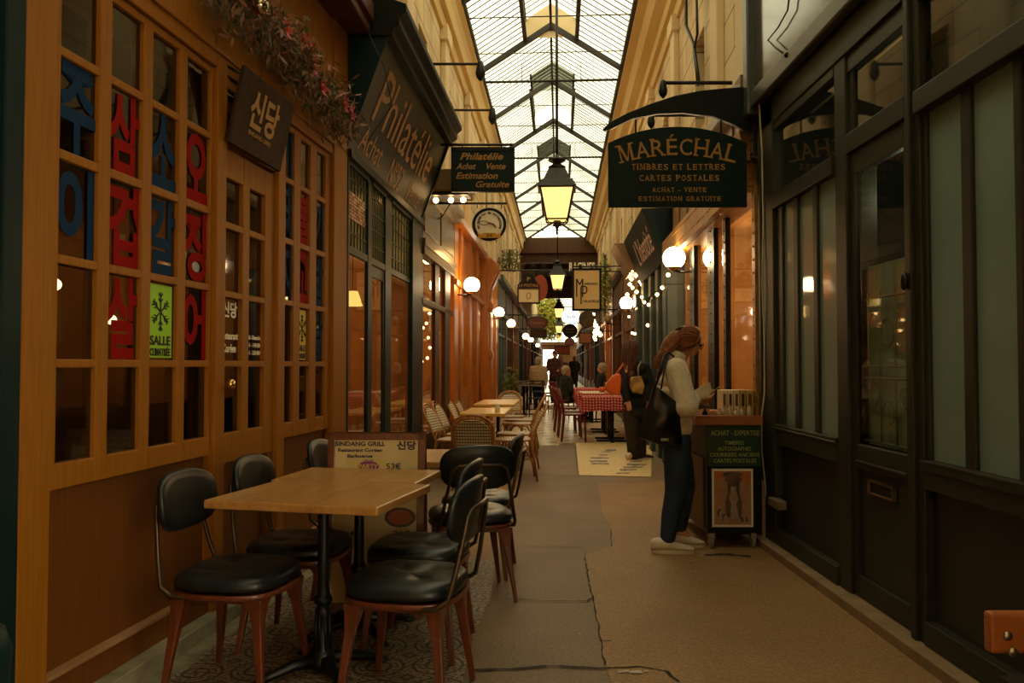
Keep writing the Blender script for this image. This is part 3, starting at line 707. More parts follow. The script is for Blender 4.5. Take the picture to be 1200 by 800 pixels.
# ------------------------------------------------------------ right foreground: closed shop
def rz(px,py,n=0): return R1.z(px,py,n)
def ru(px,n=0): return R1.u(px,427,n)
# openings
zA0=rz(919,498); zA1=rz(919,240); zT0=rz(983,196)-.02; zT1=2.92
pw=MB(R1)
ue=5.80
posts=[(ru(912),ue,.03),(ru(998),ru(985),.02),(ru(1086),ru(1068),.02),(ru(1079),ru(1073),.04)]
for a,b,n in posts: pw.box(a,b,-.15,n,.055,3.12)
pw.box(.4,ue,-.15,.03,2.96,3.14)
pw.build('wall_right',M_green,kind='structure',bevel=.006)
# lower panels
lp=MB(R1)
lp.box(ru(984),ru(912),-.15,-.02,.055,zA0-.10); lp.box(.4,ru(1086),-.15,-.02,.055,zA0-.10)
lp.build('wall_right',M_greenpanel,kind='structure')
lm=MB(R1)
for a,b in ((ru(984),ru(912)),(.4,ru(1086))):
    lm.box(a,b,-.05,.025,zA0-.14,zA0-.02); lm.box(a,b,-.05,.03,.055,.16)
    lm.box(a+.0,b,-.03,.035,zA0-.035,zA0-.02)
lm.build('wall_right',M_green,kind='structure',bevel=.006)
# window A (three narrow lights and a transom)
wA=struct('window_7',R1.p(5,0,zA0))
pa=[(ru(932),ru(919)),(ru(955),ru(937)),(ru(983),ru(960))]
fr=MB(R1); e=[ru(984)]+[x for p in sorted(pa) for x in p]+[ru(912)]
for i in range(0,len(e),2): fr.box(e[i],e[i+1],-.06,.006,zA0-.04,zA1+.05)
fr.box(ru(984),ru(912),-.09,.035,zA1,zA1+.10); fr.box(ru(984),ru(912),-.09,.03,zA0-.05,zA0)
fr.box(ru(984),ru(912),-.09,.02,2.90,2.98)
fr.build('frame',M_green,wA,bevel=.005)
def panes(W,lst,n,mat,parent,name='glass_pane'):
    g_=MB(W)
    for a,b,z0,z1 in lst: g_.add([(a,n,z0),(b,n,z0),(b,n,z1),(a,n,z1)],[(0,1,2,3) if W.side>0 else (3,2,1,0)])
    return g_.build(name,mat,parent,world=True,weld=False)
panes(R1,[(ru(984),ru(915),zA1+.1,2.92)],-.012,G_right,wA)
panes(R1,[(a,b,zA0-.02,zA1) for a,b in pa],-.012,M_film,wA,'frosted_pane')
# door
d2=struct('door_2',R1.p(4.2,0,.06))
a,b=ru(1067),ru(998); pa0,pa1=ru(1062),ru(1003); z0=rz(1002,519); z1=rz(1002,203); 
f=MB(R1); f.box(a,pa0,-.04,.0,.06,2.42); f.box(pa1,b,-.04,.0,.06,2.42); f.box(pa0,pa1,-.04,.0,z1,2.42); f.box(pa0,pa1,-.04,.0,z0-.13,z0); f.box(pa0,pa1,-.06,-.02,.06,z0-.13); f.box(pa0,pa1,-.04,.0,.06,.17)
f.box(pa0,pa1,-.03,.012,z0-.10,z0-.085)
f.build('leaf',M_green,d2,bevel=.005)
panes(R1,[(pa0,pa1,z0,z1)],-.015,G_right,d2)
# reflected scroll pattern in the door glass, modelled as a panel and bars
cu_=MB(R1); cu_.box(pa0,pa1,-.075,-.068,z0,z1-.5); cu_.build('reflection_panel',pm('pale_green_reflection',(.36,.42,.32),.8,col2=(.46,.52,.40),scale=3,stretch=(1,12,1)),d2,world=True)
gr=MB(); 
zc0,zc1=z0+.02,z0+.80
def RP(u,z,n=-.045): return R1.p(u,n,z)
w_=pa1-pa0
for t in (.1,.35,.65,.9): gr.tube([RP(pa0+w_*t,zc0),RP(pa0+w_*t,zc1)],.006,6)
for t in (0,.42,.5,.95): gr.tube([RP(pa0,zc0+(zc1-zc0)*t),RP(pa1,zc0+(zc1-zc0)*t)],.006,6)
for (uu,zz,rr) in [(.5,.72,.07),(.2,.3,.05),(.8,.3,.05),(.5,.2,.06),(.22,.8,.04),(.78,.8,.04)]:
    gr.tube([RP(pa0+w_*uu+rr*math.cos(k*PI/8),zc0+(zc1-zc0)*zz+rr*math.sin(k*PI/8)) for k in range(16)],.005,6,closed=True)
gr.build('scroll_reflection',pm('pale_reflection_lines',(.30,.24,.13),.5),d2,world=True)
ms=MB(R1); mu0,mu1=ru(1044),ru(1014); mz0,mz1=rz(1014,583),rz(1014,561)
mz0=rz(1029,583); mz1=rz(1029,565)
for a_,b_,c_,d_ in [(mu0,mu1,mz1-.012,mz1),(mu0,mu1,mz0,mz0+.012),(mu0,mu0+.02,mz0,mz1),(mu1-.02,mu1,mz0,mz1)]: ms.box(a_,b_,-.02,.0,c_,d_)
m_=ms.build('letter_slot',pm('aged_brass_slot',(.16,.09,.04),.4,metal=.6),d2,world=True,bevel=.003)
ms=MB(R1); ms.box(mu0+.02,mu1-.02,-.0195,-.012,mz0+.012,mz1-.012); ms.build('slot_flap',M_black,m_,world=True)
# transom above door
w8=struct('window_8',R1.p(4.2,0,2.42)); f=MB(R1); zt0=rz(1000,150); 
f.box(ru(1068),ru(997),-.05,.02,2.42,zt0-.02); f.box(ru(1068),ru(1062),-.05,.0,zt0-.02,2.96); f.box(ru(1003),ru(997),-.05,.0,zt0-.02,2.96); f.box(ru(1068),ru(997),-.05,.01,2.86,2.98)
f.build('frame',M_green,w8,bevel=.005); panes(R1,[(ru(1062),ru(1003),zt0-.02,2.86)],-.015,G_right,w8)
# right window
w9=struct('window_9',R1.p(3.2,0,zA0)); f=MB(R1)
pr_=[(ru(1131),ru(1090)),(ru(1194),ru(1143)),(1.0,ru(1203))]
zB1=rz(1086,131)
e=[.4]+[x for p in sorted(pr_) for x in p]+[ru(1085)]
for i in range(0,len(e),2): f.box(e[i],e[i+1],-.06,.006,zA0-.06,zB1)
f.box(.4,ru(1085),-.09,.045,zB1,zB1+.10); f.box(.4,ru(1085),-.09,.035,zA0-.06,zA0-.01); f.box(.4,ru(1085),-.09,.02,2.9,2.98)
f.build('frame',M_green,w9,bevel=.005)
panes(R1,[(.4,ru(1086),zB1+.1,2.9)],-.012,G_right,w9)
panes(R1,[(a,b,zA0-.02,zB1) for a,b in pr_],-.012,M_film,w9,'frosted_pane')
# dark interior
ri=MB(R1); ri.box(.3,5.9,-2.2,-2.1,0,3.2); ri.box(.3,.4,-2.2,-.15,0,3.2); ri.box(5.82,5.9,-2.2,-.15,0,3.2); ri.box(.3,5.9,-2.2,-.15,3.15,3.2); ri.box(.3,5.9,-2.2,-.15,0,.02)
ri.build('wall_right',pm('dim_green_interior',(.03,.035,.022),.8),kind='structure')
# glazed fascia board above
fb=MB(R1); fb.box(-2,5.95,.031,.10,3.14,3.26); fb.box(5.84,5.95,.031,.12,3.1,4.48); fb.box(-2,5.95,.031,.12,4.38,4.48)
fo=tag(fb.build('shop_fascia',pm('grey_green_frame',(.045,.05,.036),.4,col2=(.06,.066,.048),scale=4,coat=.3),bevel=.012),'grey green framed glass fascia board above the dark shuttered shop','shop fascia')
fb=MB(R1); fb.box(-2,5.84,.03,.06,3.26,4.4); fb.build('fascia_panel',pm('reflective_fascia_glass',(.055,.045,.028),.12,coat=.5),fo,world=True)
cb=MB(); pts=[]
for a_,b_ in [(926,-12),(923,12),(912,32),(900,47),(909,56),(920,64)]:
    q_=R1.uz(a_,b_,.09); pts.append(R1.p(q_[0],.09,q_[1]))
cb.tube(pts,.006,6); cb.tube([pts[-1],pts[-1]+V(0,-.07,-.03)],[.016,.022],8)
tag(cb.build('loose_cable',M_iron),'loose brown cable with a plug hanging on the grey fascia glass','cable')
db=MB(R1); bu=ru(1073.5); db.ell((bu,.05,rz(1074,329)),(.026,.016,.042),14)
tag(db.build('door_bell',M_black),'small oval black bell push on the dark green post','doorbell')
# pillar at the shop's far end with white cable and junction box
pl=MB(R1); pl.box(5.82,5.92,-.2,.02,.45,3.3); pl.box(5.84,5.90,.02,.035,.45,3.2); pl.build('wall_right',M_green,kind='structure',bevel=.01)
pl=MB(R1); pl.box(5.80,5.93,-.2,.05,0,.45); pl.build('wall_right',M_stain,kind='structure',bevel=.01)
cb=MB(); cpts=[(895,-20),(893,60),(889,110),(893,180),(896,260),(893,330),(897,400),(896,460),(892,490),(893,530),(897,570),(903,582)]
P_=[]
for x_,y_ in cpts:
    r=ray(x_,y_); t=(5.76)/r.y; P_.append(EYE+r*t)
for p in P_: p.x=min(p.x,1.793)
cb.tube(P_,.006,6)
wc=cb.build('white_cable',M_cable); tag(wc,'thin white cable running down the dark green pillar to a junction box','cable')
jb=MB(); jc=EYE+ray(910,584)*(5.72/ray(910,584).y); jb.box(1.765,1.83,5.42,5.62,jc.z-.03,jc.z+.03)
tag(jb.build('junction_box',pm('dirty_plastic',(.16,.115,.06),.6),bevel=.008),'small dirty beige junction box at the pillar foot','junction box')

# ------------------------------------------------------------ riveted iron shop, right
def r2u(px): return R2.u(px)
def r2z(px,py): return R2.z(px,py)
w10=struct('window_10',R2.p(8,0,.9)); 
cols=[(5.95,6.06,.02,M_bronze),(r2u(855),r2u(851.5),.015,M_iron),(r2u(841),r2u(833),.015,M_blackpaint),(r2u(817),r2u(811),.015,M_blackpaint)]
fb=MB(R2)
fb.box(6.02,10.2,-.12,-.015,.0,.86)
fb.build('wall_right',M_blackpaint,kind='structure')
for i,(a,b,n,m) in enumerate(cols):
    c_=MB(R2); c_.box(a,b,-.015,n,0,2.62); c_.box(a+.01,b-.01,n,n+.012,0,2.62)
    for k in range(26):
        z=.1+k*.098; c_.ell(((a+b)/2,n+.012,z),(.011,.008,.011),6)
        if b-a>.25: pass
    cc=c_.build('riveted_column',m,w10,world=True)
ln=MB(R2); ln.box(6.0,10.3,-.1,.16,2.56,2.60); ln.box(6.0,10.3,.12,.16,2.60,2.80); ln.box(6.0,10.3,-.1,.16,2.80,2.83)
for k in range(44):
    u=6.05+k*.098; ln.ell((u,.10,2.558),(.012,.012,.008),6); ln.ell((u,.162,2.63),(.011,.008,.011),6); ln.ell((u,.162,2.77),(.011,.008,.011),6)
ln.build('riveted_lintel',M_bronze,w10,world=True)
panes(R2,[(5.97,10.2,.85,2.56)],-.012,G_stamp,w10)
ri=MB(R2); ri.box(6.05,10.3,-2.2,-2.1,0,3); ri.box(6.02,6.06,-2.2,-.12,0,3); ri.box(10.25,10.3,-2.2,-.12,0,3); ri.box(6.05,10.3,-2.2,-.12,2.9,2.95); ri.box(6.05,10.3,-2.2,-.12,0,.02); ri.build('wall_right',M_interior2,kind='structure')
# flared gilt plate above the near column
fp=MB(R2); fp.hexa([(6.05,-.05,2.62),(6.35,-.05,2.62),(6.35,.05,2.62),(6.05,.05,2.62)],[(6.05,-.05,3.05),(6.30,-.05,3.05),(6.30,.12,3.05),(6.05,.12,3.05)])
for k in range(9):
    fp.ell((6.048,-.02+.03*(k%3),2.68+.11*(k//3)),(.008,.012,.012),6)
fp.build('trim_9',M_bronze,kind='structure',bevel=.004)
up=MB(R2); up.box(6.0,10.3,-.12,.02,2.83,3.35); up.box(6.0,10.3,-.1,.12,3.35,3.45)
for k in range(7): up.box(6.1+k*.6,6.5+k*.6,.02,.035,2.92,3.27)
up.build('trim_10',pm('ochre_brown_board',(.20,.11,.035),.5,col2=(.27,.15,.05),scale=4,coat=.2),kind='structure',bevel=.006)
# blue-grey fluted shop beyond
bf=MB(R2)
for k,(a,b,n) in enumerate([(10.3,10.62,.10),(11.15,11.4,.09),(12.0,12.25,.09),(12.9,13.2,.10),(14.2,14.6,.10)]):
    bf.box(a,b,-.12,n,0,2.6)
    for j in range(3): x=a+(b-a)*(j+.5)/3; bf.tube([R2.p(x,n+.0,.5),R2.p(x,n+.0,2.5)],.022,8)
bf2=MB(R2)
for k,(a,b,n) in enumerate([(10.3,10.62,.10),(11.15,11.4,.09),(12.0,12.25,.09),(12.9,13.2,.10),(14.2,14.6,.10)]):
    bf2.box(a,b,-.12,n,0,2.6); bf2.box(a-.02,b+.02,-.1,n+.03,0,.35); bf2.box(a-.02,b+.02,-.1,n+.03,2.3,2.6)
    for j in range(3): x=a+(b-a)*(j+.5)/3; bf2.box(x-.025,x+.025,n,n+.02,.4,2.25)
bf2.box(10.3,14.6,-.12,.0,0,.6); bf2.box(10.3,14.6,-.12,.02,2.3,2.6)
bf2.build('wall_right',M_bluegrey,kind='structure',bevel=.006)
w11=struct('window_11',R2.p(12,0,.6)); panes(R2,[(10.3,14.6,.6,2.3)],-.06,G_shop,w11)
fr=MB(R2)
for u in (10.9,11.7,12.55,13.6): fr.box(u-.03,u+.03,-.09,.0,.6,2.3)
fr.build('frame',M_bluegrey,w11)
ri=MB(R2); ri.box(10.3,14.6,-1.8,-1.7,0,3); ri.box(14.5,14.6,-1.8,-.12,0,3); ri.box(10.3,14.6,-1.8,-.12,2.5,2.6); ri.build('wall_right',M_interior,kind='structure')
# sloping fascia with chalk script
ts=MB(R2); a,b=10.5,13.4
ts.hexa([(a,-.05,2.62),(b,-.05,2.62),(b,.12,2.62),(a,.12,2.62)],[(a,-.05,3.32),(b,-.05,3.32),(b,.40,3.32),(a,.40,3.32)])
o=tag(ts.build('slate_fascia_sign',pm('slate_fascia',(.012,.022,.024),.7,col2=(.02,.032,.034),scale=4,spec=.15),bevel=.01),'outward sloping slate fascia with pale handwritten script, below the oval black sign','shop sign')
upd=(R2.n*.28+Vector((0,0,.70))).normalized(); tx=MB(); tx.text("L'Identité",R2.p(11.6,.26,2.97)+R2.n*.012,R2.xd,upd,.36,w=1.9,shear=.3,squash=1); tx.build('script_lettering',pm('chalk',(.60,.46,.44),.7),o,world=True,weld=False)
ts=MB(R2); ts.hexa([(b,-.05,2.8),(b+1.0,-.05,2.8),(b+1.0,.3,2.8),(b,.3,2.8)],[(b,-.05,3.3),(b+1.0,-.05,3.3),(b+1.0,.55,3.3),(b,.55,3.3)])
tag(ts.build('mirrored_sign_box',pm('mirror_brown',(.35,.22,.12),.25,metal=.7),bevel=.01),'angular mirrored sign box at the far end of the slate fascia','sign box')
up=MB(R2); up.box(10.3,14.6,-.12,.0,2.6,3.4); up.box(10.3,14.6,-.1,.10,3.4,3.5); up.build('trim_11',M_darkwood,kind='structure')

# ------------------------------------------------------------ upper walls, cornices
WLU=Wall(-1.50,.058,1); WRU=Wall(1.49,.058,-1)
EAVL=-1.266; EAVR=1.02
def joints(W,b,u0,u1,z0,z1):
    pass
def stonemat():
    m,t,out=nt('jointed_cream_stone'); b=N(t,'BsdfPrincipled'); t.links.new(b.outputs[0],out.inputs[0]); b.inputs['Roughness'].default_value=.85
    tc=N(t,'TexCoord'); mp=N(t,'Mapping'); mp.inputs['Rotation'].default_value=(PI/2,0,PI/2); mp.inputs['Scale'].default_value=(1,1,1); t.links.new(tc.outputs['Object'],mp.inputs[0])
    sp=N(t,'SeparateXYZ'); t.links.new(tc.outputs['Object'],sp.inputs[0]); cb=N(t,'CombineXYZ'); t.links.new(sp.outputs[1],cb.inputs[0]); t.links.new(sp.outputs[2],cb.inputs[1])
    br=N(t,'TexBrick'); br.inputs['Scale'].default_value=1.0; br.inputs['Mortar Size'].default_value=.008; br.inputs['Brick Width'].default_value=.85; br.inputs['Row Height'].default_value=.36
    br.inputs['Color1'].default_value=(.74,.56,.30,1); br.inputs['Color2'].default_value=(.82,.64,.37,1); br.inputs['Mortar'].default_value=(.22,.13,.06,1); t.links.new(cb.outputs[0],br.inputs['Vector'])
    nz=N(t,'TexNoise'); nz.inputs['Scale'].default_value=1.2; nz.inputs['Detail'].default_value=6; t.links.new(tc.outputs['Object'],nz.inputs['Vector'])
    rp=N(t,'ValToRGB'); rp.color_ramp.elements[0].position=.35; rp.color_ramp.elements[0].color=(.62,.56,.5,1); rp.color_ramp.elements[1].position=.6; t.links.new(nz.outputs['Fac'],rp.inputs[0])
    mu=N(t,'MixRGB',blend_type='MULTIPLY'); mu.inputs[0].default_value=1; t.links.new(br.outputs[0],mu.inputs[1]); t.links.new(rp.outputs[0],mu.inputs[2]); t.links.new(mu.outputs[0],b.inputs['Base Color']); return m
M_joint=stonemat()
for W,side,zl in ((WLU,'left',3.35),(WRU,'right',3.4)):
    ww=MB(W)
    # wall with window niches: piers and bands
    ups=[-5]; 
    nis=[8.6,11.2,13.8,16.4,19,21.6,24.2,26.8,29.4] if side=='left' else [8.2,10.9,13.5,16.1,18.7,21.3,23.9,26.5,29.1]
    prev=-5
    z_=3.95 if side=='left' else 4.5; ww.box(-5,5.98,-.3,0,z_,5.7); prev=5.98
    for u in nis:
        ww.box(prev,u,-.3,0,zl,5.7); ww.box(u,u+.55,-.3,-.14,zl,5.7); ww.box(u,u+.55,-.3,0,zl,4.2 if side=='left' else 3.75); ww.box(u,u+.55,-.3,0,4.95 if side=='left' else 4.75,5.7); prev=u+.55
    ww.box(prev,46,-.3,0,zl,5.7)
    ww.build('wall_'+side,M_joint,kind='structure')
    gw=MB(W)
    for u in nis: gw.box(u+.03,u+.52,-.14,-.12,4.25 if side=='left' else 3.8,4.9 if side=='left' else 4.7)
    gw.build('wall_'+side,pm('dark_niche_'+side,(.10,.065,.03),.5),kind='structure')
    ps=MB(W)
    for u in [x-1.0 for x in nis]+[6.1,4.2,2.0]:
        zq=zl if u>5.99 else (3.97 if side=='left' else 4.52); ps.box(u,u+.34,0,.07,zq,5.6); ps.box(u-.04,u+.38,0,.10,5.4,5.6); ps.box(u-.03,u+.37,0,.09,zq,zq+.2)
    ps.build('trim_%d'%(12 if side=='left' else 13),M_wall2,kind='structure',bevel=.01)
    c_=MB(W); pj=.22 if side=='left' else .44
    prof=[(-.3,5.55),(.04,5.55),(.06,5.68),(.12,5.70),(.14,5.80),(pj*.6,5.86),(pj*.75,5.98),(pj,6.02),(pj,6.16),(-.3,6.3)]
    n=len(prof); vs=[(-5,a,b) for a,b in prof]+[(46,a,b) for a,b in prof]
    c_.add(vs,[tuple(range(n)),tuple(range(2*n-1,n-1,-1))]+[(i,n+i,n+(i+1)%n,(i+1)%n) for i in range(n)])
    c_.build('trim_%d'%(14 if side=='left' else 15),M_cornice,kind='structure')
# fill behind the shop fascias up to the upper wall
ff=MB(L1); ff.box(-5,U1,-.2,-.1,2.7,5.8); ff.build('wall_left',M_wall,kind='structure')
ff=MB(R1); ff.box(-5,6.0,-.35,-.1,3.1,4.6); ff.build('wall_right',M_wall,kind='structure')

# ------------------------------------------------------------ glazed roof
class RoofF:
    n=Vector((0,0,1))
    def p(s,u,v,z): return Vector((-.123+.058*u+v, u-.058*v, z))
RF=RoofF(); HW=1.145; ZE=6.12; ZR=6.85; SL=(ZR-ZE)/HW
ceil=struct('ceiling',(0,10,6))
def slz(v): return ZR-SL*abs(v)
M_roofglass=None
def roofglass():
    m,t,out=nt('roof_glass'); tr=N(t,'BsdfTransparent'); df=N(t,'BsdfTranslucent'); mx=N(t,'MixShader'); 
    tc=N(t,'TexCoord'); nz=N(t,'TexNoise'); nz.inputs['Scale'].default_value=.9; nz.inputs['Detail'].default_value=5; t.links.new(tc.outputs['Object'],nz.inputs['Vector'])
    rp=N(t,'ValToRGB'); rp.color_ramp.elements[0].position=.3; rp.color_ramp.elements[0].color=(.25,.265,.225,1); rp.color_ramp.elements[1].position=.62; rp.color_ramp.elements[1].color=(.37,.385,.34,1); t.links.new(nz.outputs['Fac'],rp.inputs[0]); t.links.new(rp.outputs[0],tr.inputs[0])
    t.links.new(tr.outputs[0],out.inputs[0]); return m
M_roofglass=roofglass()
tz=[5.4+2.56*i-2.56*4 for i in range(0,15)]   # truss stations  -4.84 .. 31
tz=[10.5+2.56*i for i in range(-6,9)]
raised=[i%2==0 for i in range(-6,9)]           # bay i (from tz[i] to tz[i+1]) has a raised lantern
gm=MB(RF); bars=MB(RF); iron=MB(RF); mon=MB(RF)
RH=.42; LIFT=.32
for i in range(len(tz)-1):
    a,b=tz[i],tz[i+1]
    rs=((i-6)%2==0)
    vlim=RH if rs else 0
    for sg in (-1,1):
        gm.add([(a,sg*HW,ZE),(b,sg*HW,ZE),(b,sg*vlim,slz(vlim)),(a,sg*vlim,slz(vlim))],[(0,1,2,3)])
        k=14
        for j in range(1,k):
            u=a+(b-a)*j/k
            bars.hexa([(u-.0055,sg*HW,ZE-.008),(u+.0055,sg*HW,ZE-.008),(u+.0055,sg*vlim,slz(vlim)-.01),(u-.0055,sg*vlim,slz(vlim)-.01)],
                      [(u-.0055,sg*HW,ZE+.006),(u+.0055,sg*HW,ZE+.006),(u+.0055,sg*vlim,slz(vlim)+.006),(u-.0055,sg*vlim,slz(vlim)+.006)])
            if rs:
                bars.hexa([(u-.006,sg*RH,slz(RH)+LIFT),(u+.006,sg*RH,slz(RH)+LIFT),(u+.006,0,ZR+LIFT),(u-.006,0,ZR+LIFT)],[(u-.006,sg*RH,slz(RH)+LIFT+.012),(u+.006,sg*RH,slz(RH)+LIFT+.012),(u+.006,0,ZR+LIFT+.012),(u-.006,0,ZR+LIFT+.012)])
        if rs:
            gm.add([(a,sg*RH,slz(RH)+LIFT),(b,sg*RH,slz(RH)+LIFT),(b,0,ZR+LIFT),(a,0,ZR+LIFT)],[(0,1,2,3)])
            iron.box(a,b,sg*RH-.03,sg*RH+.03,slz(RH)-.06,slz(RH)+.05); iron.box(a,b,sg*RH-.02,sg*RH+.02,slz(RH)+LIFT-.03,slz(RH)+LIFT+.03)
            gm.add([(a,sg*RH,slz(RH)+.05),(b,sg*RH,slz(RH)+.05),(b,sg*RH,slz(RH)+LIFT),(a,sg*RH,slz(RH)+LIFT)],[(0,1,2,3)])
    if rs:
        for u in (a,b):
            (mon if i<7 else gm).add([(u,-RH,slz(RH)+.02),(u,RH,slz(RH)+.02),(u,RH,slz(RH)+LIFT),(u,0,ZR+LIFT),(u,-RH,slz(RH)+LIFT)],[(0,1,2,3,4)])
# truss rafters
for u in tz:
    for sg in (-1,1):
        iron.hexa([(u-.035,sg*HW,ZE-.10),(u+.035,sg*HW,ZE-.10),(u+.035,0,ZR-.10),(u-.035,0,ZR-.10)],[(u-.035,sg*HW,ZE-.01),(u+.035,sg*HW,ZE-.01),(u+.035,0,ZR-.0),(u-.035,0,ZR-.0)])
rg=MB(RF); rg.box(-4.8,30.9,-.02,.02,ZR-.14,ZR-.08); 
for sg in (-1,1): iron.box(-4.8,30.9,sg*HW-.03,sg*HW+.03,ZE-.05,ZE+.02)
gm.build('roof_glazing',M_roofglass,ceil,world=True,weld=False)
bars.build('glazing_bars',M_iron,ceil,world=True,weld='no')
iron.build('truss_rafters',pm('roof_iron',(.03,.024,.018),.6),ceil,world=True)
mon.build('skylight_cheeks',M_wall2,ceil,world=True)
rg.build('ridge_bar',M_iron,ceil,world=True)
for i,u in enumerate([x+.6 for x in tz if x>7]):
    t_=MB(RF); r=.022 if i%2==0 else .009
    t_.tube([RF.p(u,-HW,ZE-.02),RF.p(u,HW,ZE-.02)],r,6)
    t_=MB(); t_.tube([RF.p(u,-HW,ZE-.02),RF.p(u,HW,ZE-.02)],r,6)
    if i%2==0:
        t_.tube([RF.p(u,-.5,ZE-.02),RF.p(u,-.5,ZE+.3)],.006,5); t_.tube([RF.p(u,.5,ZE-.02),RF.p(u,.5,ZE+.3)],.006,5)
    t_.build('tie_rod',M_iron,ceil,world=True)
for u in [x+1.9 for x in tz if x>7]:
    t_=MB(); t_.tube([RF.p(u,-HW,ZE-.02),RF.p(u,HW,ZE-.02)],.008,5); t_.build('tie_rod',M_iron,ceil,world=True)
# end of the glazed stretch: gable, boarded ceiling, portal
dk=MB(RF); 
dk.box(30.9,31.2,-1.7,1.9,5.55,6.15); dk.box(31.2,45.4,-1.9,2.1,6.05,6.15); dk.box(31.1,31.35,-1.8,2.0,5.2,5.9); dk.box(35,35.3,-1.9,2.1,5.4,6.05)
dk.build('ceiling',M_darkwood,kind='structure')
pt=MB(RF); pt.box(45.0,45.5,-1.9,2.1,5.15,6.15); pt.box(45.0,45.5,-1.95,-1.45,0,5.2); pt.box(45.0,45.5,1.55,2.1,0,5.2); pt.box(44.9,45.0,-1.9,2.1,4.95,5.3)
pt.build('wall_back',M_brownshop,kind='structure')
# far stretch beyond the portal
for W,side in ((L3,'left'),(R2,'right')):
    for i in range(4):
        a=46+i*5; bay(W,a,a+5,(M_teal,M_darkwood,M_brownshop,M_bluegrey)[i],side=side,zh=3.4,warm=M_warmlit)
    f=MB(W); f.box(45.5,66,-.4,0,3.5,5.2); f.build('wall_'+side,M_joint,kind='structure')
ew=MB(RF)
ew.box(67,67.4,-2.2,-1.2,0,3.1); ew.box(67,67.4,.1,2.2,0,3.1); ew.box(67,67.4,-1.2,.1,2.5,3.1); ew.box(66.8,67.1,-2.2,2.2,2.9,3.15); ew.box(66.8,67.4,-2.5,-1.9,3.1,6); ew.box(66.8,67.4,1.9,2.5,3.1,6)
ew.build('wall_back',M_brownshop,kind='structure')
gz=MB(RF); gz.add([(45.5,-1.9,5.2),(66.9,-1.9,5.2),(66.9,2.1,5.2),(45.5,2.1,5.2)],[(0,1,2,3)]); gz.build('ceiling',M_roofglass,kind='structure',weld=False)  # glass sheet added over the far stretch to cut daylight on its floor
# unseen wall added behind the viewer to keep daylight out
bk=MB(); bk.box(-4,4,-5.2,-5.0,0,7); bk.build('wall_light_block',M_wall,kind='structure')
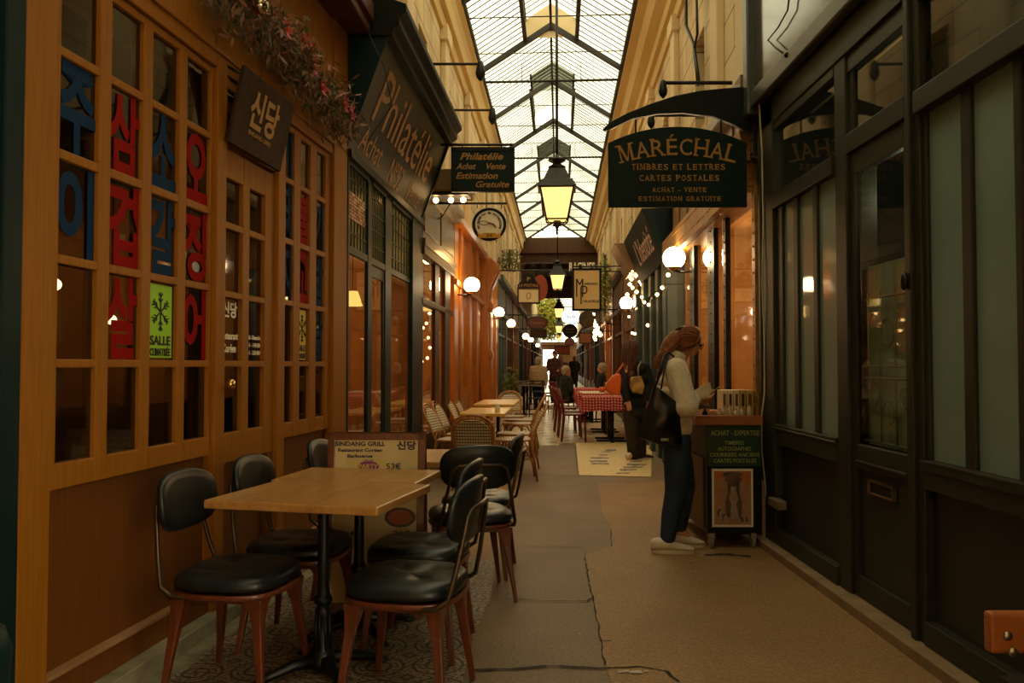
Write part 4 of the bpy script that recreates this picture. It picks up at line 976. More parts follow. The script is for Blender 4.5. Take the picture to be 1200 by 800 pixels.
# ================================================================== THINGS
def sup(a,rx,ry,e=2.6):
    c,s=math.cos(a),math.sin(a)
    return (rx*abs(c)**(2/e)*(1 if c>=0 else -1), ry*abs(s)**(2/e)*(1 if s>=0 else -1))
def leather_chair(name,label,loc,rotz,group='black leather bistro chairs'):
    t=thing(name,label,'chair',loc,rotz,group)
    n=36; m=MB(); prof=[(1.0,.418),(1.035,.432),(1.035,.452),(.99,.470),(.90,.480),(.75,.484),(.55,.484),(.35,.482),(.15,.481)]
    vs=[];fs=[]
    tuf=[(-.08,.06),(.08,.06),(-.08,-.07),(.08,-.07),(0,0)]
    for i,(r,z) in enumerate(prof):
        for j in range(n):
            x,y=sup(2*PI*j/n,.220*r,.212*r,3.1)
            d=0
            if i>3:
                for (tx_,ty_) in tuf: d+=.018*math.exp(-((x-tx_)**2+(y-ty_)**2)/.0010)
                d+=.006*math.exp(-((abs(x)-.08)/.010)**2)+.005*math.exp(-((abs(y)-.065)/.010)**2)
            vs.append((x,y,z-d))
    k=len(prof)
    for i in range(k-1):
        for j in range(n): fs.append((i*n+j,i*n+(j+1)%n,(i+1)*n+(j+1)%n,(i+1)*n+j))
    fs.append(tuple(range(n))[::-1]); fs.append(tuple(range((k-1)*n,k*n)))
    m.add(vs,fs,0,True); m.build('seat_cushion',M_leather,t,sub=1)
    m=MB(); pts=[sup(2*PI*j/n,.228,.220,3.1) for j in range(n)]; m.prism(pts,.398,.418,smooth=True); m.build('seat_rim',M_redbrown,t,bevel=.004)
    m=MB()
    for sx in (-1,1):
        # apron arcs join the legs
        m.box(sx*.15-.015,sx*.15+.015,-.15,.15,.372,.400)
    m.box(-.15,.15,.135,.165,.372,.400); m.box(-.15,.15,-.165,-.135,.372,.400); m.build('seat_frame',M_redbrown,t,bevel=.004)
    for sx in (-1,1):
        for sy in (-1,1):
            m=MB(); secs=[(.150,.150,.399,.085,.050),(.160,.158,.36,.052,.036),(.170,.166,.30,.032,.026),(.200,.190,.10,.019,.018),(.214,.203,0,.015,.015)]
            vs=[];fs=[]
            for (x,y,z,wx,wy) in secs:
                for (a,b) in ((-1,-1),(1,-1),(1,1),(-1,1)): vs.append((sx*x+a*wx*.6,sy*y+b*wy*.75+0,z))
            for i in range(4):
                for j in range(4): fs.append((i*4+j,i*4+(j+1)%4,(i+1)*4+(j+1)%4,(i+1)*4+j))
            fs+= [(0,1,2,3),(19,18,17,16)]
            m.add(vs,fs); m.build('leg',M_redbrown,t,bevel=.005)
    # tubular back bracket: inverted U rising from the sides of the rim
    m=MB(); P=[(-.195,-.04,.402),(-.208,-.11,.400),(-.212,-.17,.405),(-.205,-.215,.435),(-.185,-.238,.53),(-.160,-.262,.66),(-.148,-.272,.72),(-.115,-.282,.748),(0,-.290,.752)]
    P=P+[(-x,y,z) for (x,y,z) in P[-2::-1]]
    m.tube(P,.0095,8); m.build('back_bracket',M_tube,t)
    # padded oval back
    def bk(u,v,off):
        a=u*2*PI; r=v
        x,z=sup(a,.205*r,.118*r,2.9); y=-.262+ .9*x*x - .12*(z)
        return (x,y+off,.735+z)
    m=MB(); n2=32
    rings=[(1.0,0,.0),(1.0,.012,0),(.93,.024,0),(.7,.028,0),(.35,.028,0),(.05,.028,0)]
    vs=[];fs=[]
    allr=[(.05,-.010),(.5,-.010),(.95,-.010),(1.0,-.004),(1.01,.006),(.99,.016),(.93,.024),(.7,.029),(.35,.029),(.05,.029)]
    for (r,off) in allr:
        for j in range(n2): vs.append(bk(j/n2,r,off))
    for i in range(len(allr)-1):
        for j in range(n2): fs.append((i*n2+j,i*n2+(j+1)%n2,(i+1)*n2+(j+1)%n2,(i+1)*n2+j))
    fs.append(tuple(range(n2))[::-1]); fs.append(tuple(range((len(allr)-1)*n2,len(allr)*n2)))
    m.add(vs,fs,0,True); m.build('backrest',M_leather,t)
    return t
def face(dx,dy): return math.atan2(dy,dx)-PI/2
ch=leather_chair('leather_chair','black leather chair nearest the viewer on the restaurant wall side',(-1.09,3.27,0),face(1,-.16))
def lc(x,y,rz,lab): return dup(ch,(x,y,0),rz,lab)
lc(-.985,3.80,face(1,-.12),'second black leather chair on the wall side, behind the nearest one')
lc(-.40,3.16,face(-1,.20),'black leather chair nearest the aisle with its tufted seat under the front table')
lc(-.42,3.72,face(-1,.16),'black leather chair partly hidden behind the nearest aisle chair')
lc(-.235,4.56,face(-.25,1),'black leather chair turned with its wide back towards the viewer beside the menu board')
lc(-.21,5.08,face(-1,.12),'black leather chair at the farther wooden table on the aisle side')
lc(-.86,4.62,face(1,-.1),'black leather chair showing only its back edge at the left of the menu board')

def cafe_table(name,label,c,w,d,rot,mat=M_tabletop,h=.75,group='small wooden cafe tables'):
    t=thing(name,label,'table',(c[0],c[1],0),rot,group)
    m=MB(); m.box(-w/2,w/2,-d/2,d/2,h-.034,h); m.build('tabletop',mat,t,bevel=.006)
    m=MB(); m.lathe([(.020,.26),(.022,.28),(.034,.29),(.040,.305),(.034,.32),(.026,.33),(.024,.36),(.022,h-.05),(.022,h-.034)],(0,0,0),16)
    m.lathe([(.055,.03),(.058,.06),(.046,.075),(.048,.085),(.038,.095),(.033,.11),(.031,.18),(.030,.24),(.034,.255),(.030,.27),(.02,.29)],(0,0,0),16)
    for k in range(8):
        c_,s_=math.cos(k*PI/4),math.sin(k*PI/4); m.tube([(.031*c_,.031*s_,.10),(.030*c_,.030*s_,.245)],.006,5)
    m.build('pedestal',M_cast,t)
    m=MB()
    for k in range(4):
        a=PI/4+k*PI/2; c_,s_=math.cos(a),math.sin(a)
        m.tube([(0.02*c_,0.02*s_,.06),(.12*c_,.12*s_,.055),(.22*c_,.22*s_,.03),(.27*c_,.27*s_,.015)],[.028,.024,.018,.015],8)
        m.ell((.265*c_,.265*s_,.012),(.03,.03,.012),10)
    m.build('cross_foot',M_cast,t)
    m=MB(); m.box(-.16,.16,-.02,.02,h-.046,h-.034); m.box(-.02,.02,-.16,.16,h-.046,h-.034); m.build('top_plate',M_cast,t)
    return t
cafe_table('cafe_table','nearest worn oak cafe table with a black cast iron pedestal',(-.785,3.40),.73,.60,-.235)
cafe_table('cafe_table','oak cafe table pushed against the nearest one, just in front of the menu board',(-.735,3.925),.69,.46,-.165)
cafe_table('cafe_table','oak cafe table standing behind the menu board',(-.56,4.78),.66,.66,-.10)

# ---- menu sandwich board
bw=.50; t=thing('sandwich_board','wood-framed Sindang Grill menu board standing behind the front tables','menu board',(-.70,4.235,0),-.02)
def leaf(sg,name):
    lean=.11*sg; zt=.925
    def q(x,y,z): return (x, y+ (-lean)*(1-z/zt)*-1*-1 , z)
    m=MB()
    def slab(x0,x1,z0,z1,ya,yb):
        f=lambda z: -sg*.11*(1-z/zt)-sg*.012
        m.hexa([(x0,f(z0)+ya,z0),(x1,f(z0)+ya,z0),(x1,f(z0)+yb,z0),(x0,f(z0)+yb,z0)],[(x0,f(z1)+ya,z1),(x1,f(z1)+ya,z1),(x1,f(z1)+yb,z1),(x0,f(z1)+yb,z1)])
    for a,b,c_,d in [(-bw/2,-bw/2+.035,0,zt),(bw/2-.035,bw/2,0,zt),(-bw/2,bw/2,zt-.035,zt),(-bw/2,bw/2,.03,.08)]: slab(a,b,c_,d,-.012,.012)
    o=m.build(name,M_redbrown,t,bevel=.003)
    m=MB(); slab(-bw/2+.03,bw/2-.03,.07,zt-.03,-.004,.004); p=m.build('menu_sheet',M_menu,o)
    return o,p
o,p=leaf(1,'front_leaf'); leaf(-1,'back_leaf')
upv=Vector((0,.11,.925)).normalized(); xv=Vector((1,0,0))
def bp3(x,z): return Vector((x,-.11*(1-z/.925)-.012-.006,z))
def btxt(items,mat,name):
    m=MB()
    for (s_,x,z,h,w,b) in items: m.text(s_,bp3(x,z),xv,upv,h,w=w,bold=b,depth=.001,squash=1)
    m.build(name,mat,p,weld=False)
btxt([('SINDANG GRILL',-.085,.870,.024,.26,.03),('Restaurant Coréen',-.085,.838,.018,.23,.03),('Barbuecue',-.085,.808,.018,.13,.03),('신당',.155,.862,.046,.10,.04),('53€',.09,.757,.032,.075,.01),('47€',-.09,.42,.03,.07,.01),('23€',.14,.42,.03,.08,.01)],M_inkb,'menu_print')
btxt([('조선',-.04,.785,.012,.05,.01)],M_inkb,'small_print')
m=MB(); 
def disc(m,x,z,rx,rz,k=0,dd=.0015): 
    n=24; c0=bp3(x,z); m.add([c0+xv*rx*math.cos(2*PI*j/n)+upv*rz*math.sin(2*PI*j/n)-Vector((0,1,0))*dd for j in range(n)],[tuple(range(n))],k)
disc(m,-.04,.755,.055,.028,0); disc(m,.13,.50,.08,.05,1); disc(m,.13,.50,.062,.038,2,.0025); disc(m,-.12,.60,.08,.05,1); disc(m,-.12,.60,.06,.036,3,.0025)
m.build('menu_pictures',[M_purple,pm('dark_dish',(.05,.03,.02),.4),pm('stew',(.30,.07,.02),.5),pm('rice_dish',(.45,.30,.12),.6)],p,weld=False)
m=MB(); m.text('PARTY',bp3(-.04,.755)+V(0,-.002,0),xv,upv,.026,w=.10,bold=.02,depth=.001,squash=1); m.build('party_print',M_yell,p,weld=False)
m=MB()
for k in range(9):
    a=-.7+k*.17; c0=bp3(-.04+.11*math.sin(a*1.5),.765+.012*math.cos(k)); m.add([c0+xv*.018+upv*.003,c0+upv*.011,c0-xv*.018,c0-upv*.008],[(0,1,2,3)])
m.build('yellow_splash',pm('pale_yellow_print',(.62,.50,.10),.6),p,weld=False)

# ---- rattan chairs
def weave(name,sx,sz,axis):
    m,t,out=nt(name); b=N(t,'BsdfPrincipled'); t.links.new(b.outputs[0],out.inputs[0]); b.inputs['Roughness'].default_value=.5
    tc=N(t,'TexCoord'); sp=N(t,'SeparateXYZ'); t.links.new(tc.outputs['Object'],sp.inputs[0])
    def st(o,s,th):
        a=N(t,'Math',operation='MULTIPLY'); a.inputs[1].default_value=s; t.links.new(o,a.inputs[0])
        f=N(t,'Math',operation='FRACT'); t.links.new(a.outputs[0],f.inputs[0]); g_=N(t,'Math',operation='GREATER_THAN'); g_.inputs[1].default_value=th; t.links.new(f.outputs[0],g_.inputs[0]); return g_.outputs[0]
    a=st(sp.outputs[0],sx,.16); c=st(sp.outputs[axis],sz,.26)
    mu=N(t,'Math',operation='MULTIPLY'); t.links.new(a,mu.inputs[0]); t.links.new(c,mu.inputs[1])
    mx=N(t,'MixRGB'); mx.inputs[1].default_value=(.008,.012,.02,1); mx.inputs[2].default_value=(.72,.62,.42,1); t.links.new(mu.outputs[0],mx.inputs[0]); t.links.new(mx.outputs[0],b.inputs['Base Color']); return m
M_weaveb=weave('woven_back',42,36,2); M_weaves=weave('woven_seat',28,34,1)
def rattan_chair(name,label,loc,rotz,group='woven rattan bistro chairs'):
    t=thing(name,label,'chair',loc,rotz,group); H=.83
    m=MB(); L=[(-.19,-.27,0),(-.175,-.20,.44),(-.185,-.265,.6),(-.185,-.325,.72),(-.15,-.37,H-.04),(-.08,-.385,H),(0,-.388,H+.008)]
    L=L+[(-x,y,z) for x,y,z in L[-2::-1]]; m.tube(L,.0125,8)
    L2=[(-.17,-.215,.46),(-.165,-.27,.6),(-.165,-.315,.70),(-.13,-.36,H-.06),(-.07,-.375,H-.028),(0,-.378,H-.022)]; L2=L2+[(-x,y,z) for x,y,z in L2[-2::-1]]; m.tube(L2,.008,6)
    m.build('back_frame',M_rattan,t)
    m=MB()
    def bf(u,v):
        x=(u-.5)*.325; z=.53+v*(.79-.53-.10*abs(2*u-1)**3); y=-.205-(z-.45)*.44+.25*x*x; return (x,y,z)
    m.grid(bf,12,10); m.build('woven_back',M_weaveb,t,solid=.008)
    m=MB(); m.tube([(-.178,-.24,.53),(0,-.245,.525),(.178,-.24,.53)],.010,6)
    for sx in (-1,1): m.tube([(sx*.16,-.21,.45),(sx*.10,-.225,.50),(sx*.045,-.235,.52),(sx*.02,-.22,.45)],.007,6)
    m.build('back_arches',M_rattan,t)
    m=MB(); n=28; pts=[sup(2*PI*j/n,.205,.205,3.5) for j in range(n)]; m.prism(pts,.440,.456); m.build('woven_seat',M_weaves,t,bevel=.004)
    m=MB(); m.tube([(x,y,.446) for x,y in [sup(2*PI*j/n,.212,.212,3.5) for j in range(n)]],.012,6,closed=True); m.build('seat_ring',M_rattan,t)
    for sx in (-1,1):
        m=MB(); m.tube([(sx*.175,.165,.44),(sx*.18,.18,.2),(sx*.185,.195,0)],.012,8); m.build('front_leg',M_rattan,t)
        m=MB(); m.tube([(sx*.178,-.225,.25),(sx*.178,0,.22),(sx*.178,.175,.25)],.008,6)
        m.tube([(sx*.178,-.235,.18),(sx*.178,-.12,.38),(sx*.178,0,.43),(sx*.178,.1,.38),(sx*.178,.18,.2)],.008,6); m.build('side_brace',M_rattan,t)
    m=MB(); m.tube([(-.18,.178,.2),(-.10,.17,.36),(0,.165,.42),(.10,.17,.36),(.18,.178,.2)],.008,6); m.tube([(-.185,-.235,.2),(-.10,-.225,.36),(0,-.22,.42),(.10,-.225,.36),(.185,-.235,.2)],.008,6); m.build('arched_brace',M_rattan,t)
    return t
rc=rattan_chair('rattan_chair','rattan chair with its checked back square to the viewer, nearest the menu board',(-.33,7.5,0),face(.06,1))
def rr(x,y,rz,lab): return dup(rc,(x,y,0),rz,lab)
rr(-.60,9.05,face(1,-.25),'rattan chair on the shopfront side nearest the dark teal window post')
rr(-.56,9.75,face(1,-.15),'rattan chair on the shopfront side, second from the near end')
rr(-.50,10.9,face(1,-.1),'rattan chair on the shopfront side by the farther honey table, nearer one')
rr(-.46,11.65,face(1,-.1),'rattan chair on the shopfront side by the farther honey table, farther one')
rr(.0,9.1,face(-1,-.05),'rattan chair on the aisle side nearest the viewer with slanted striped back')
rr(.04,9.85,face(-1,.12),'rattan chair on the aisle side, second from the near end')
rr(.08,11.5,face(-1,.1),'rattan chair on the aisle side beside the cream tiles, nearer of the pair')
rr(.12,12.25,face(-1,.1),'rattan chair on the aisle side beside the cream tiles, farther of the pair')
rr(-.02,13.1,face(.05,-1),'rattan chair at the far end of the honey tables facing the viewer')
rot=-.058
cafe_table('cafe_table','nearer honey coloured cafe table among the rattan chairs',(-.29,9.4),.5,1.2,rot,M_tabletop2,group='honey coloured cafe tables')
cafe_table('cafe_table','farther honey coloured cafe table among the rattan chairs',(-.20,11.6),.55,1.5,rot,M_tabletop2,group='honey coloured cafe tables')
def glass_jar(x,y,z,lab,r=.03,h=.10,mat=None):
    m=MB(); m.lathe([(r*.8,0),(r,h*.1),(r,h*.6),(r*.5,h*.8),(r*.45,h)],(x,y,z),12); return tag(m.build('condiment_jar',mat or M_white),lab,'jar')
glass_jar(-.16,9.0,.75,'small pale condiment jar on the nearer honey table')

# ---- hanging lanterns
def lantern(px,Y,zb,s,label,first=False):
    x=atY(px,400,Y).x
    t=thing('hanging_lantern',label,'lantern',(x,Y,zb),-.058,'street lanterns hung along the ridge')
    a,b,h=.135*s,.215*s,.40*s
    m=MB(); m.hexa([(-a,-a,.06*s),(a,-a,.06*s),(a,a,.06*s),(-a,a,.06*s)],[(-b,-b,.06*s+h),(b,-b,.06*s+h),(b,b,.06*s+h),(-b,b,.06*s+h)])
    m.build('lantern_glass',M_lampglass,t)
    m=MB()
    for sx in (-1,1):
        for sy in (-1,1): m.tube([(sx*a,sy*a,.05*s),(sx*b,sy*b,.06*s+h+.01)],.012*s,6)
    z1=.06*s+h
    for q,z,r in ((a,.055*s,.012*s),(b,z1,.018*s)):
        m.tube([(-q,-q,z),(q,-q,z),(q,q,z),(-q,q,z)],r,6,closed=True)
    m.build('lantern_frame',M_iron,t)
    m=MB(); e=.25*s; 
    m.hexa([(-e,-e,z1),(e,-e,z1),(e,e,z1),(-e,e,z1)],[(-e*.78,-e*.78,z1+.10*s),(e*.78,-e*.78,z1+.10*s),(e*.78,e*.78,z1+.10*s),(-e*.78,e*.78,z1+.10*s)])
    m.hexa([(-e*.70,-e*.70,z1+.10*s),(e*.70,-e*.70,z1+.10*s),(e*.70,e*.70,z1+.10*s),(-e*.70,e*.70,z1+.10*s)],[(-e*.42,-e*.42,z1+.26*s),(e*.42,-e*.42,z1+.26*s),(e*.42,e*.42,z1+.26*s),(-e*.42,e*.42,z1+.26*s)])
    m.lathe([(.10*s,z1+.26*s),(.12*s,z1+.29*s),(.07*s,z1+.32*s),(.05*s,z1+.34*s),(.11*s,z1+.37*s),(.12*s,z1+.39*s),(.04*s,z1+.42*s),(.015*s,z1+.46*s)],(0,0,0),14)
    m.build('lantern_roof',M_iron,t,bevel=.004)
    m=MB(); m.lathe([(.001,-.14*s),(.02*s,-.12*s),(.012*s,-.08*s),(.03*s,-.03*s),(.055*s,.02*s),(.05*s,.05*s)],(0,0,0),12)
    for k in range(4):
        c_,s_=math.cos(PI/4+k*PI/2),math.sin(PI/4+k*PI/2); m.tube([(.19*s*c_,.19*s*s_,.05*s),(.12*s*c_,.12*s*s_,.0),(.03*s*c_,.03*s*s_,-.02*s)],.008*s,5)
    m.build('finial',M_iron,t)
    m=MB(); top=(ZR-.1-zb) if Y<31 else (6.05-zb)
    if Y>46: top=8.0-zb
    m.tube([(0,0,z1+.44*s),(0,0,top)],.018*(1 if s>.9 else .8),6); m.build('hanging_rod',M_iron,t)
    return t
lantern(653,10.5,3.10,1.0,'largest hanging lantern glowing amber, the nearest one under the glass roof')
lantern(653.5,24.5,3.50,1.05,'second lantern glowing white in front of the dark ceiling')
lantern(655,38,3.42,1.05,'third lantern hanging over the bright leafy opening')
lantern(655,52,3.25,1.1,'fourth lantern, small and yellow, just below the third')
lantern(655,64,3.1,1.1,'smallest visible lantern low above the far end')

# ---- globe lamps
def globe(W,u,z,n,label,r=.105,mat=None,px=None):
    mat=mat or M_globe
    c=W.p(u,n,z); t=thing('globe_lamp',label,'wall lamp',tuple(c),0,'round white globe lamps along the shopfronts')
    m=MB(); m.ell((0,0,0),r,24); m.build('glass_globe',mat,t)
    m=MB(); m.lathe([(r*.5,-r*.99),(r*.62,-r*.9),(r*.62,-r*.80),(r*.3,-r*.78)],(0,0,0),16); m.lathe([(.004,-r*1.25),(r*.2,-r*1.2),(r*.5,-r*.98)],(0,0,0),12)
    m.build('holder',M_brass if mat is not M_offglobe else M_iron,t)
    m=MB(W); d=-W.n*n; 
    m2=MB(); m2.tube([(0,0,-r*1.15),tuple(d*.5+V(0,0,-r*1.3)),tuple(d+V(0,0,-r*1.15))],.012,8); m2.ell(tuple(d*.97+V(0,0,-r*1.15)),(.03,.03,.05),10); m2.build('bracket',M_iron,t)
    return t
def gl_at(W,px,py,Y,label,r=.105,mat=None):
    P=atY(px,py,Y); wx=W.p(Y,0,0).x; n=abs(wx-P.x)
    u=Y; return globe(W,Y,P.z,n,label,r,mat)
gl_at(L3,553,334,11.6,'white globe lamp nearest on the left side, in front of the orange varnished front',.112)
gl_at(L3,585,366,17.9,'white globe lamp second on the left side, beyond the carved pillar',.108)
gl_at(L3,599,379,20.2,'white globe lamp third on the left side, just beyond the second',.108,M_globe_far)
gl_at(L3,616,394,27.5,'small globe lamp on the left, upper left of the pair by the middle tables',.11,M_globe_far)
gl_at(L3,622,398,33.0,'small globe lamp on the left, lower right of the pair by the middle tables',.11,M_globe_far)
gl_at(L3,630,404.5,42.0,'smallest globe lamp on the left side',.10,M_globe_far)
gl_at(R2,790,302,8.9,'largest white globe lamp at the riveted lintel on the right',.122)
gl_at(R2,734,355,14.9,'white globe lamp right of the passage, below the mirrored sign box',.120)
gl_at(R2,699,389,27.0,'bright globe lamp right of the passage near the warm fairy lights',.12,M_globe_far)
gl_at(R2,689,396,31.5,'small globe lamp right of the passage, above the red tables',.105,M_globe_far)
gl_at(R2,712.5,374,19.0,'unlit pale globe lamp on the right side',.095,M_offglobe)

# ---- signs
def bracket_arm(m,x0,x1,y,z,r=.012): m.tube([(x0,y,z),(x1,y,z)],r,6)
def hang_sign(name,label,px0,py0,px1,py1,Y,face_m,build,wall=None,edge=None,th=.03,cat='hanging sign',arm=True,rot=0):
    A=atY(px0,py0,Y); B=atY(px1,py1,Y); w=B.x-A.x; h=A.z-B.z
    t=thing(name,label,cat,((A.x+B.x)/2,Y,(A.z+B.z)/2),rot)
    if build=='rect':
        m=MB(); m.box(-w/2,w/2,-th/2,th/2,-h/2,h/2); m.build('board',face_m,t,bevel=.004)
    elif build=='oval':
        m=MB(); n=36; m.prism([(w/2*math.cos(2*PI*k/n),h/2*math.sin(2*PI*k/n)) for k in range(n)],-th/2,th/2,'y'); m.build('board',face_m,t,bevel=.004)
    if edge:
        m=MB(); e=min(.02,w*.04)
        if build=='rect':
            for a,b,c_,d in [(-w/2-e,w/2+e,h/2-e,h/2+e),(-w/2-e,w/2+e,-h/2-e,-h/2+e),(-w/2-e,-w/2+e,-h/2,h/2),(w/2-e,w/2+e,-h/2,h/2)]: m.box(a,b,-th*.8,th*.8,c_,d)
        else:
            n=36; m.tube([(w/2*math.cos(2*PI*k/n),0,h/2*math.sin(2*PI*k/n)) for k in range(n)],e*1.3,8,closed=True)
        m.build('rim',edge,t)
    if wall is not None and arm:
        wx=wall.p(Y,0,0).x-((A.x+B.x)/2); m=MB(); zt_=h/2+.05; far=-wx/abs(wx)*w*.5
        m.tube([(wx,0,zt_),(far,0,zt_)],.014,6)
        for x in (-w*.35,w*.35): m.tube([(x,0,zt_),(x,0,h/2-.01)],.006,5)
        k_=abs(wx)-w/2
        if k_>.15:
            sx=wx/abs(wx); pts=[(wx,0,zt_-.22),(wx-sx*.10,0,zt_-.16),(wx-sx*.16,0,zt_-.06),(wx-sx*.2,0,zt_)]; m.tube(pts,.008,6)
        m.build('iron_arm',M_iron,t)
    return t,w,h
X1=Vector((1,0,0)); Z1=Vector((0,0,1))
def lets(t,items,mat,name='lettering',d=.018):
    m=MB()
    for it in items:
        s_,x,z,h,w=it[:5]; kw=it[5] if len(it)>5 else {}
        m.text(s_,(x,-d,z),X1,Z1,h,w=w,squash=1,**kw)
    return m.build(name,mat,t,weld=False)
# Philatelie hanging sign
t,w,h=hang_sign('hanging_sign','small dark green Philatélie sign with slanted gilt lettering, next to the round sign',531,175,601,223,8.6,M_navy,'rect',L2,M_blackpaint)
lets(t,[('Philatélie',-.02*w,.32*h,.17*h,.72*w,dict(shear=.3,bold=.02)),('Achat',-.28*w,.08*h,.15*h,.33*w,dict(shear=.3,bold=.02)),('Vente',.22*w,.08*h,.15*h,.32*w,dict(shear=.3,bold=.02)),('Estimation',-.10*w,-.15*h,.16*h,.70*w,dict(shear=.3,bold=.02)),('Gratuite',.16*w,-.36*h,.15*h,.56*w,dict(shear=.3,bold=.02))],M_gold)
# round sign no 54
t,w,h=hang_sign('round_sign','round white collectors sign with black rim, pince-nez drawing and yellow ribbon',553,243,594,283,9.8,M_white,'oval',L2,None)
m=MB(); n=40
m.tube([(w*.445*math.cos(2*PI*k/n),0,h*.445*math.sin(2*PI*k/n)) for k in range(n)],.024,8,closed=True); m.build('rim',M_blackpaint,t)
m=MB()
def arctext(mb,s_,R,a0,a1,h_,inward=False,off=-.02):
    k=len(s_)
    for i,c_ in enumerate(s_):
        if c_==' ': continue
        a=a0+(a1-a0)*(i+.5)/k; cx,cz=R*math.sin(a),R*math.cos(a)
        xd=Vector((math.cos(a),0,-math.sin(a))); yd=Vector((math.sin(a),0,math.cos(a)))
        mb.text(c_,(cx,off,cz),xd,yd,h_,w=None if c_ in 'il,.' else h_*.62,bold=.03)
arctext(m,'au matériel de collections',w*.335,-2.0,2.0,.035)
m.text('54',(0,-.034,-.33*h),X1,Z1,.045,w=.07,squash=1); m.build('lettering',M_ink,t,weld=False)
m=MB(); zz=-.33*h; m.box(-.085,.085,-.032,-.02,zz-.03,zz+.03)
for sx in (-1,1): m.prism([(sx*.085,zz+.01),(sx*.15,zz+.035),(sx*.13,zz+.0),(sx*.15,zz-.03),(sx*.085,zz-.03)][::sx],-.028,-.018,'y')
m.build('yellow_ribbon',pm('ribbon_yellow',(.62,.30,.02),.5),t)
m=MB()
m.tube([(-.065+.055*math.cos(2*PI*k/20),-.024,.015+.025*math.sin(2*PI*k/20)) for k in range(20)],.004,5,closed=True)
m.tube([(-.015,-.024,.02),(.05,-.024,-.0),(.075,-.024,-.03)],.009,6); m.tube([(.045,-.024,.01),(.085,-.024,-.04)],.006,6)
m.build('magnifier_drawing',pm('brown_print',(.18,.09,.04),.6),t)
# La Postale sign
t,w,h=hang_sign('postal_sign','cream plaque under a domed black À la Postale sign hung from scrolled ironwork',607,338,632,355,15.8,M_signcream,'rect',None,M_darkwood)
m=MB(); pts=[(-w*.52,h*.55),(w*.52,h*.55),(w*.52,h*.75),(w*.36,h*1.0),(w*.22,h*1.42),(0,h*1.6),(-w*.22,h*1.42),(-w*.36,h*1.0),(-w*.52,h*.75)]; m.prism(pts,-.02,.02,'y'); m.build('domed_board',M_blackpaint,t,bevel=.004)
lets(t,[('LA POSTALE',0,h*.72,h*.2,w*.9,dict(bold=.02)),('P',0,h*1.15,h*.28,w*.16,dict(bold=.03))],M_gold,d=.024)
m=MB(); m.tube([(w*.10*math.cos(k*PI/8),-.018,h*.22*math.sin(k*PI/8)) for k in range(16)],.006,5,closed=True); m.build('seal_print',M_tan,t)
t0=thing('iron_sign_bracket','scrolled black iron bracket spanning above the postal sign','sign bracket',tuple(atY(612,318,15.8)))
m=MB(); xl=L3.p(15.8,0,0).x-atY(612,318,15.8).x
m.tube([(xl,0,.02),(.55,0,.02)],.014,6)
for x0 in (-.3,-.05,.2,.42):
    m.tube([(x0+.06*math.cos(a)*(1-a/14),0,.09+.05*math.sin(a)*(1-a/14)) for a in [k*.6 for k in range(18)]],.006,5)
m.tube([(xl,0,-.2),(xl+.12,0,-.12),(xl+.2,0,.02)],.009,6); m.build('scrollwork',M_iron,t0)
# red disc behind
t,w,h=hang_sign('round_sign','plain red round sign behind the postal sign',624,322,642,352,18,pm('red_sign',(.35,.05,.015),.5),'oval',None,None)
# MP sign
t,w,h=hang_sign('hanging_sign','cream rectangular MP Marigny Philatélie sign with long black initials',671.5,315.5,703.5,363,14.2,pm('ochre_sign_face',(.66,.48,.22),.6),'rect',R2,M_blackpaint)
m=MB()
def bar(x0,z0,x1,z1,r=.011): m.tube([(x0*w,-.02,z0*h),(x1*w,-.02,z1*h)],r,4)
bar(-.37,-.18,-.37,.26);bar(-.37,.26,-.26,.12);bar(-.26,.12,-.15,.26);bar(-.15,.26,-.15,-.18)
bar(-.21,-.36,-.21,.06)
m.tube([(-.21*w,-.02,.08*h),(-.05*w,-.02,.08*h),(.0,-.02,.04*h),(.0,-.02,-.04*h),(-.05*w,-.02,-.09*h),(-.21*w,-.02,-.09*h)],.011,4)
m.text('ARIGNY',(.16*w,-.018,.14*h),X1,Z1,.04,w=.52*w,bold=.03,squash=1); m.text('HILATELIE',(.16*w,-.018,-.29*h),X1,Z1,.04,w=.58*w,bold=.03,squash=1)
m.build('lettering',M_ink,t,weld=False)
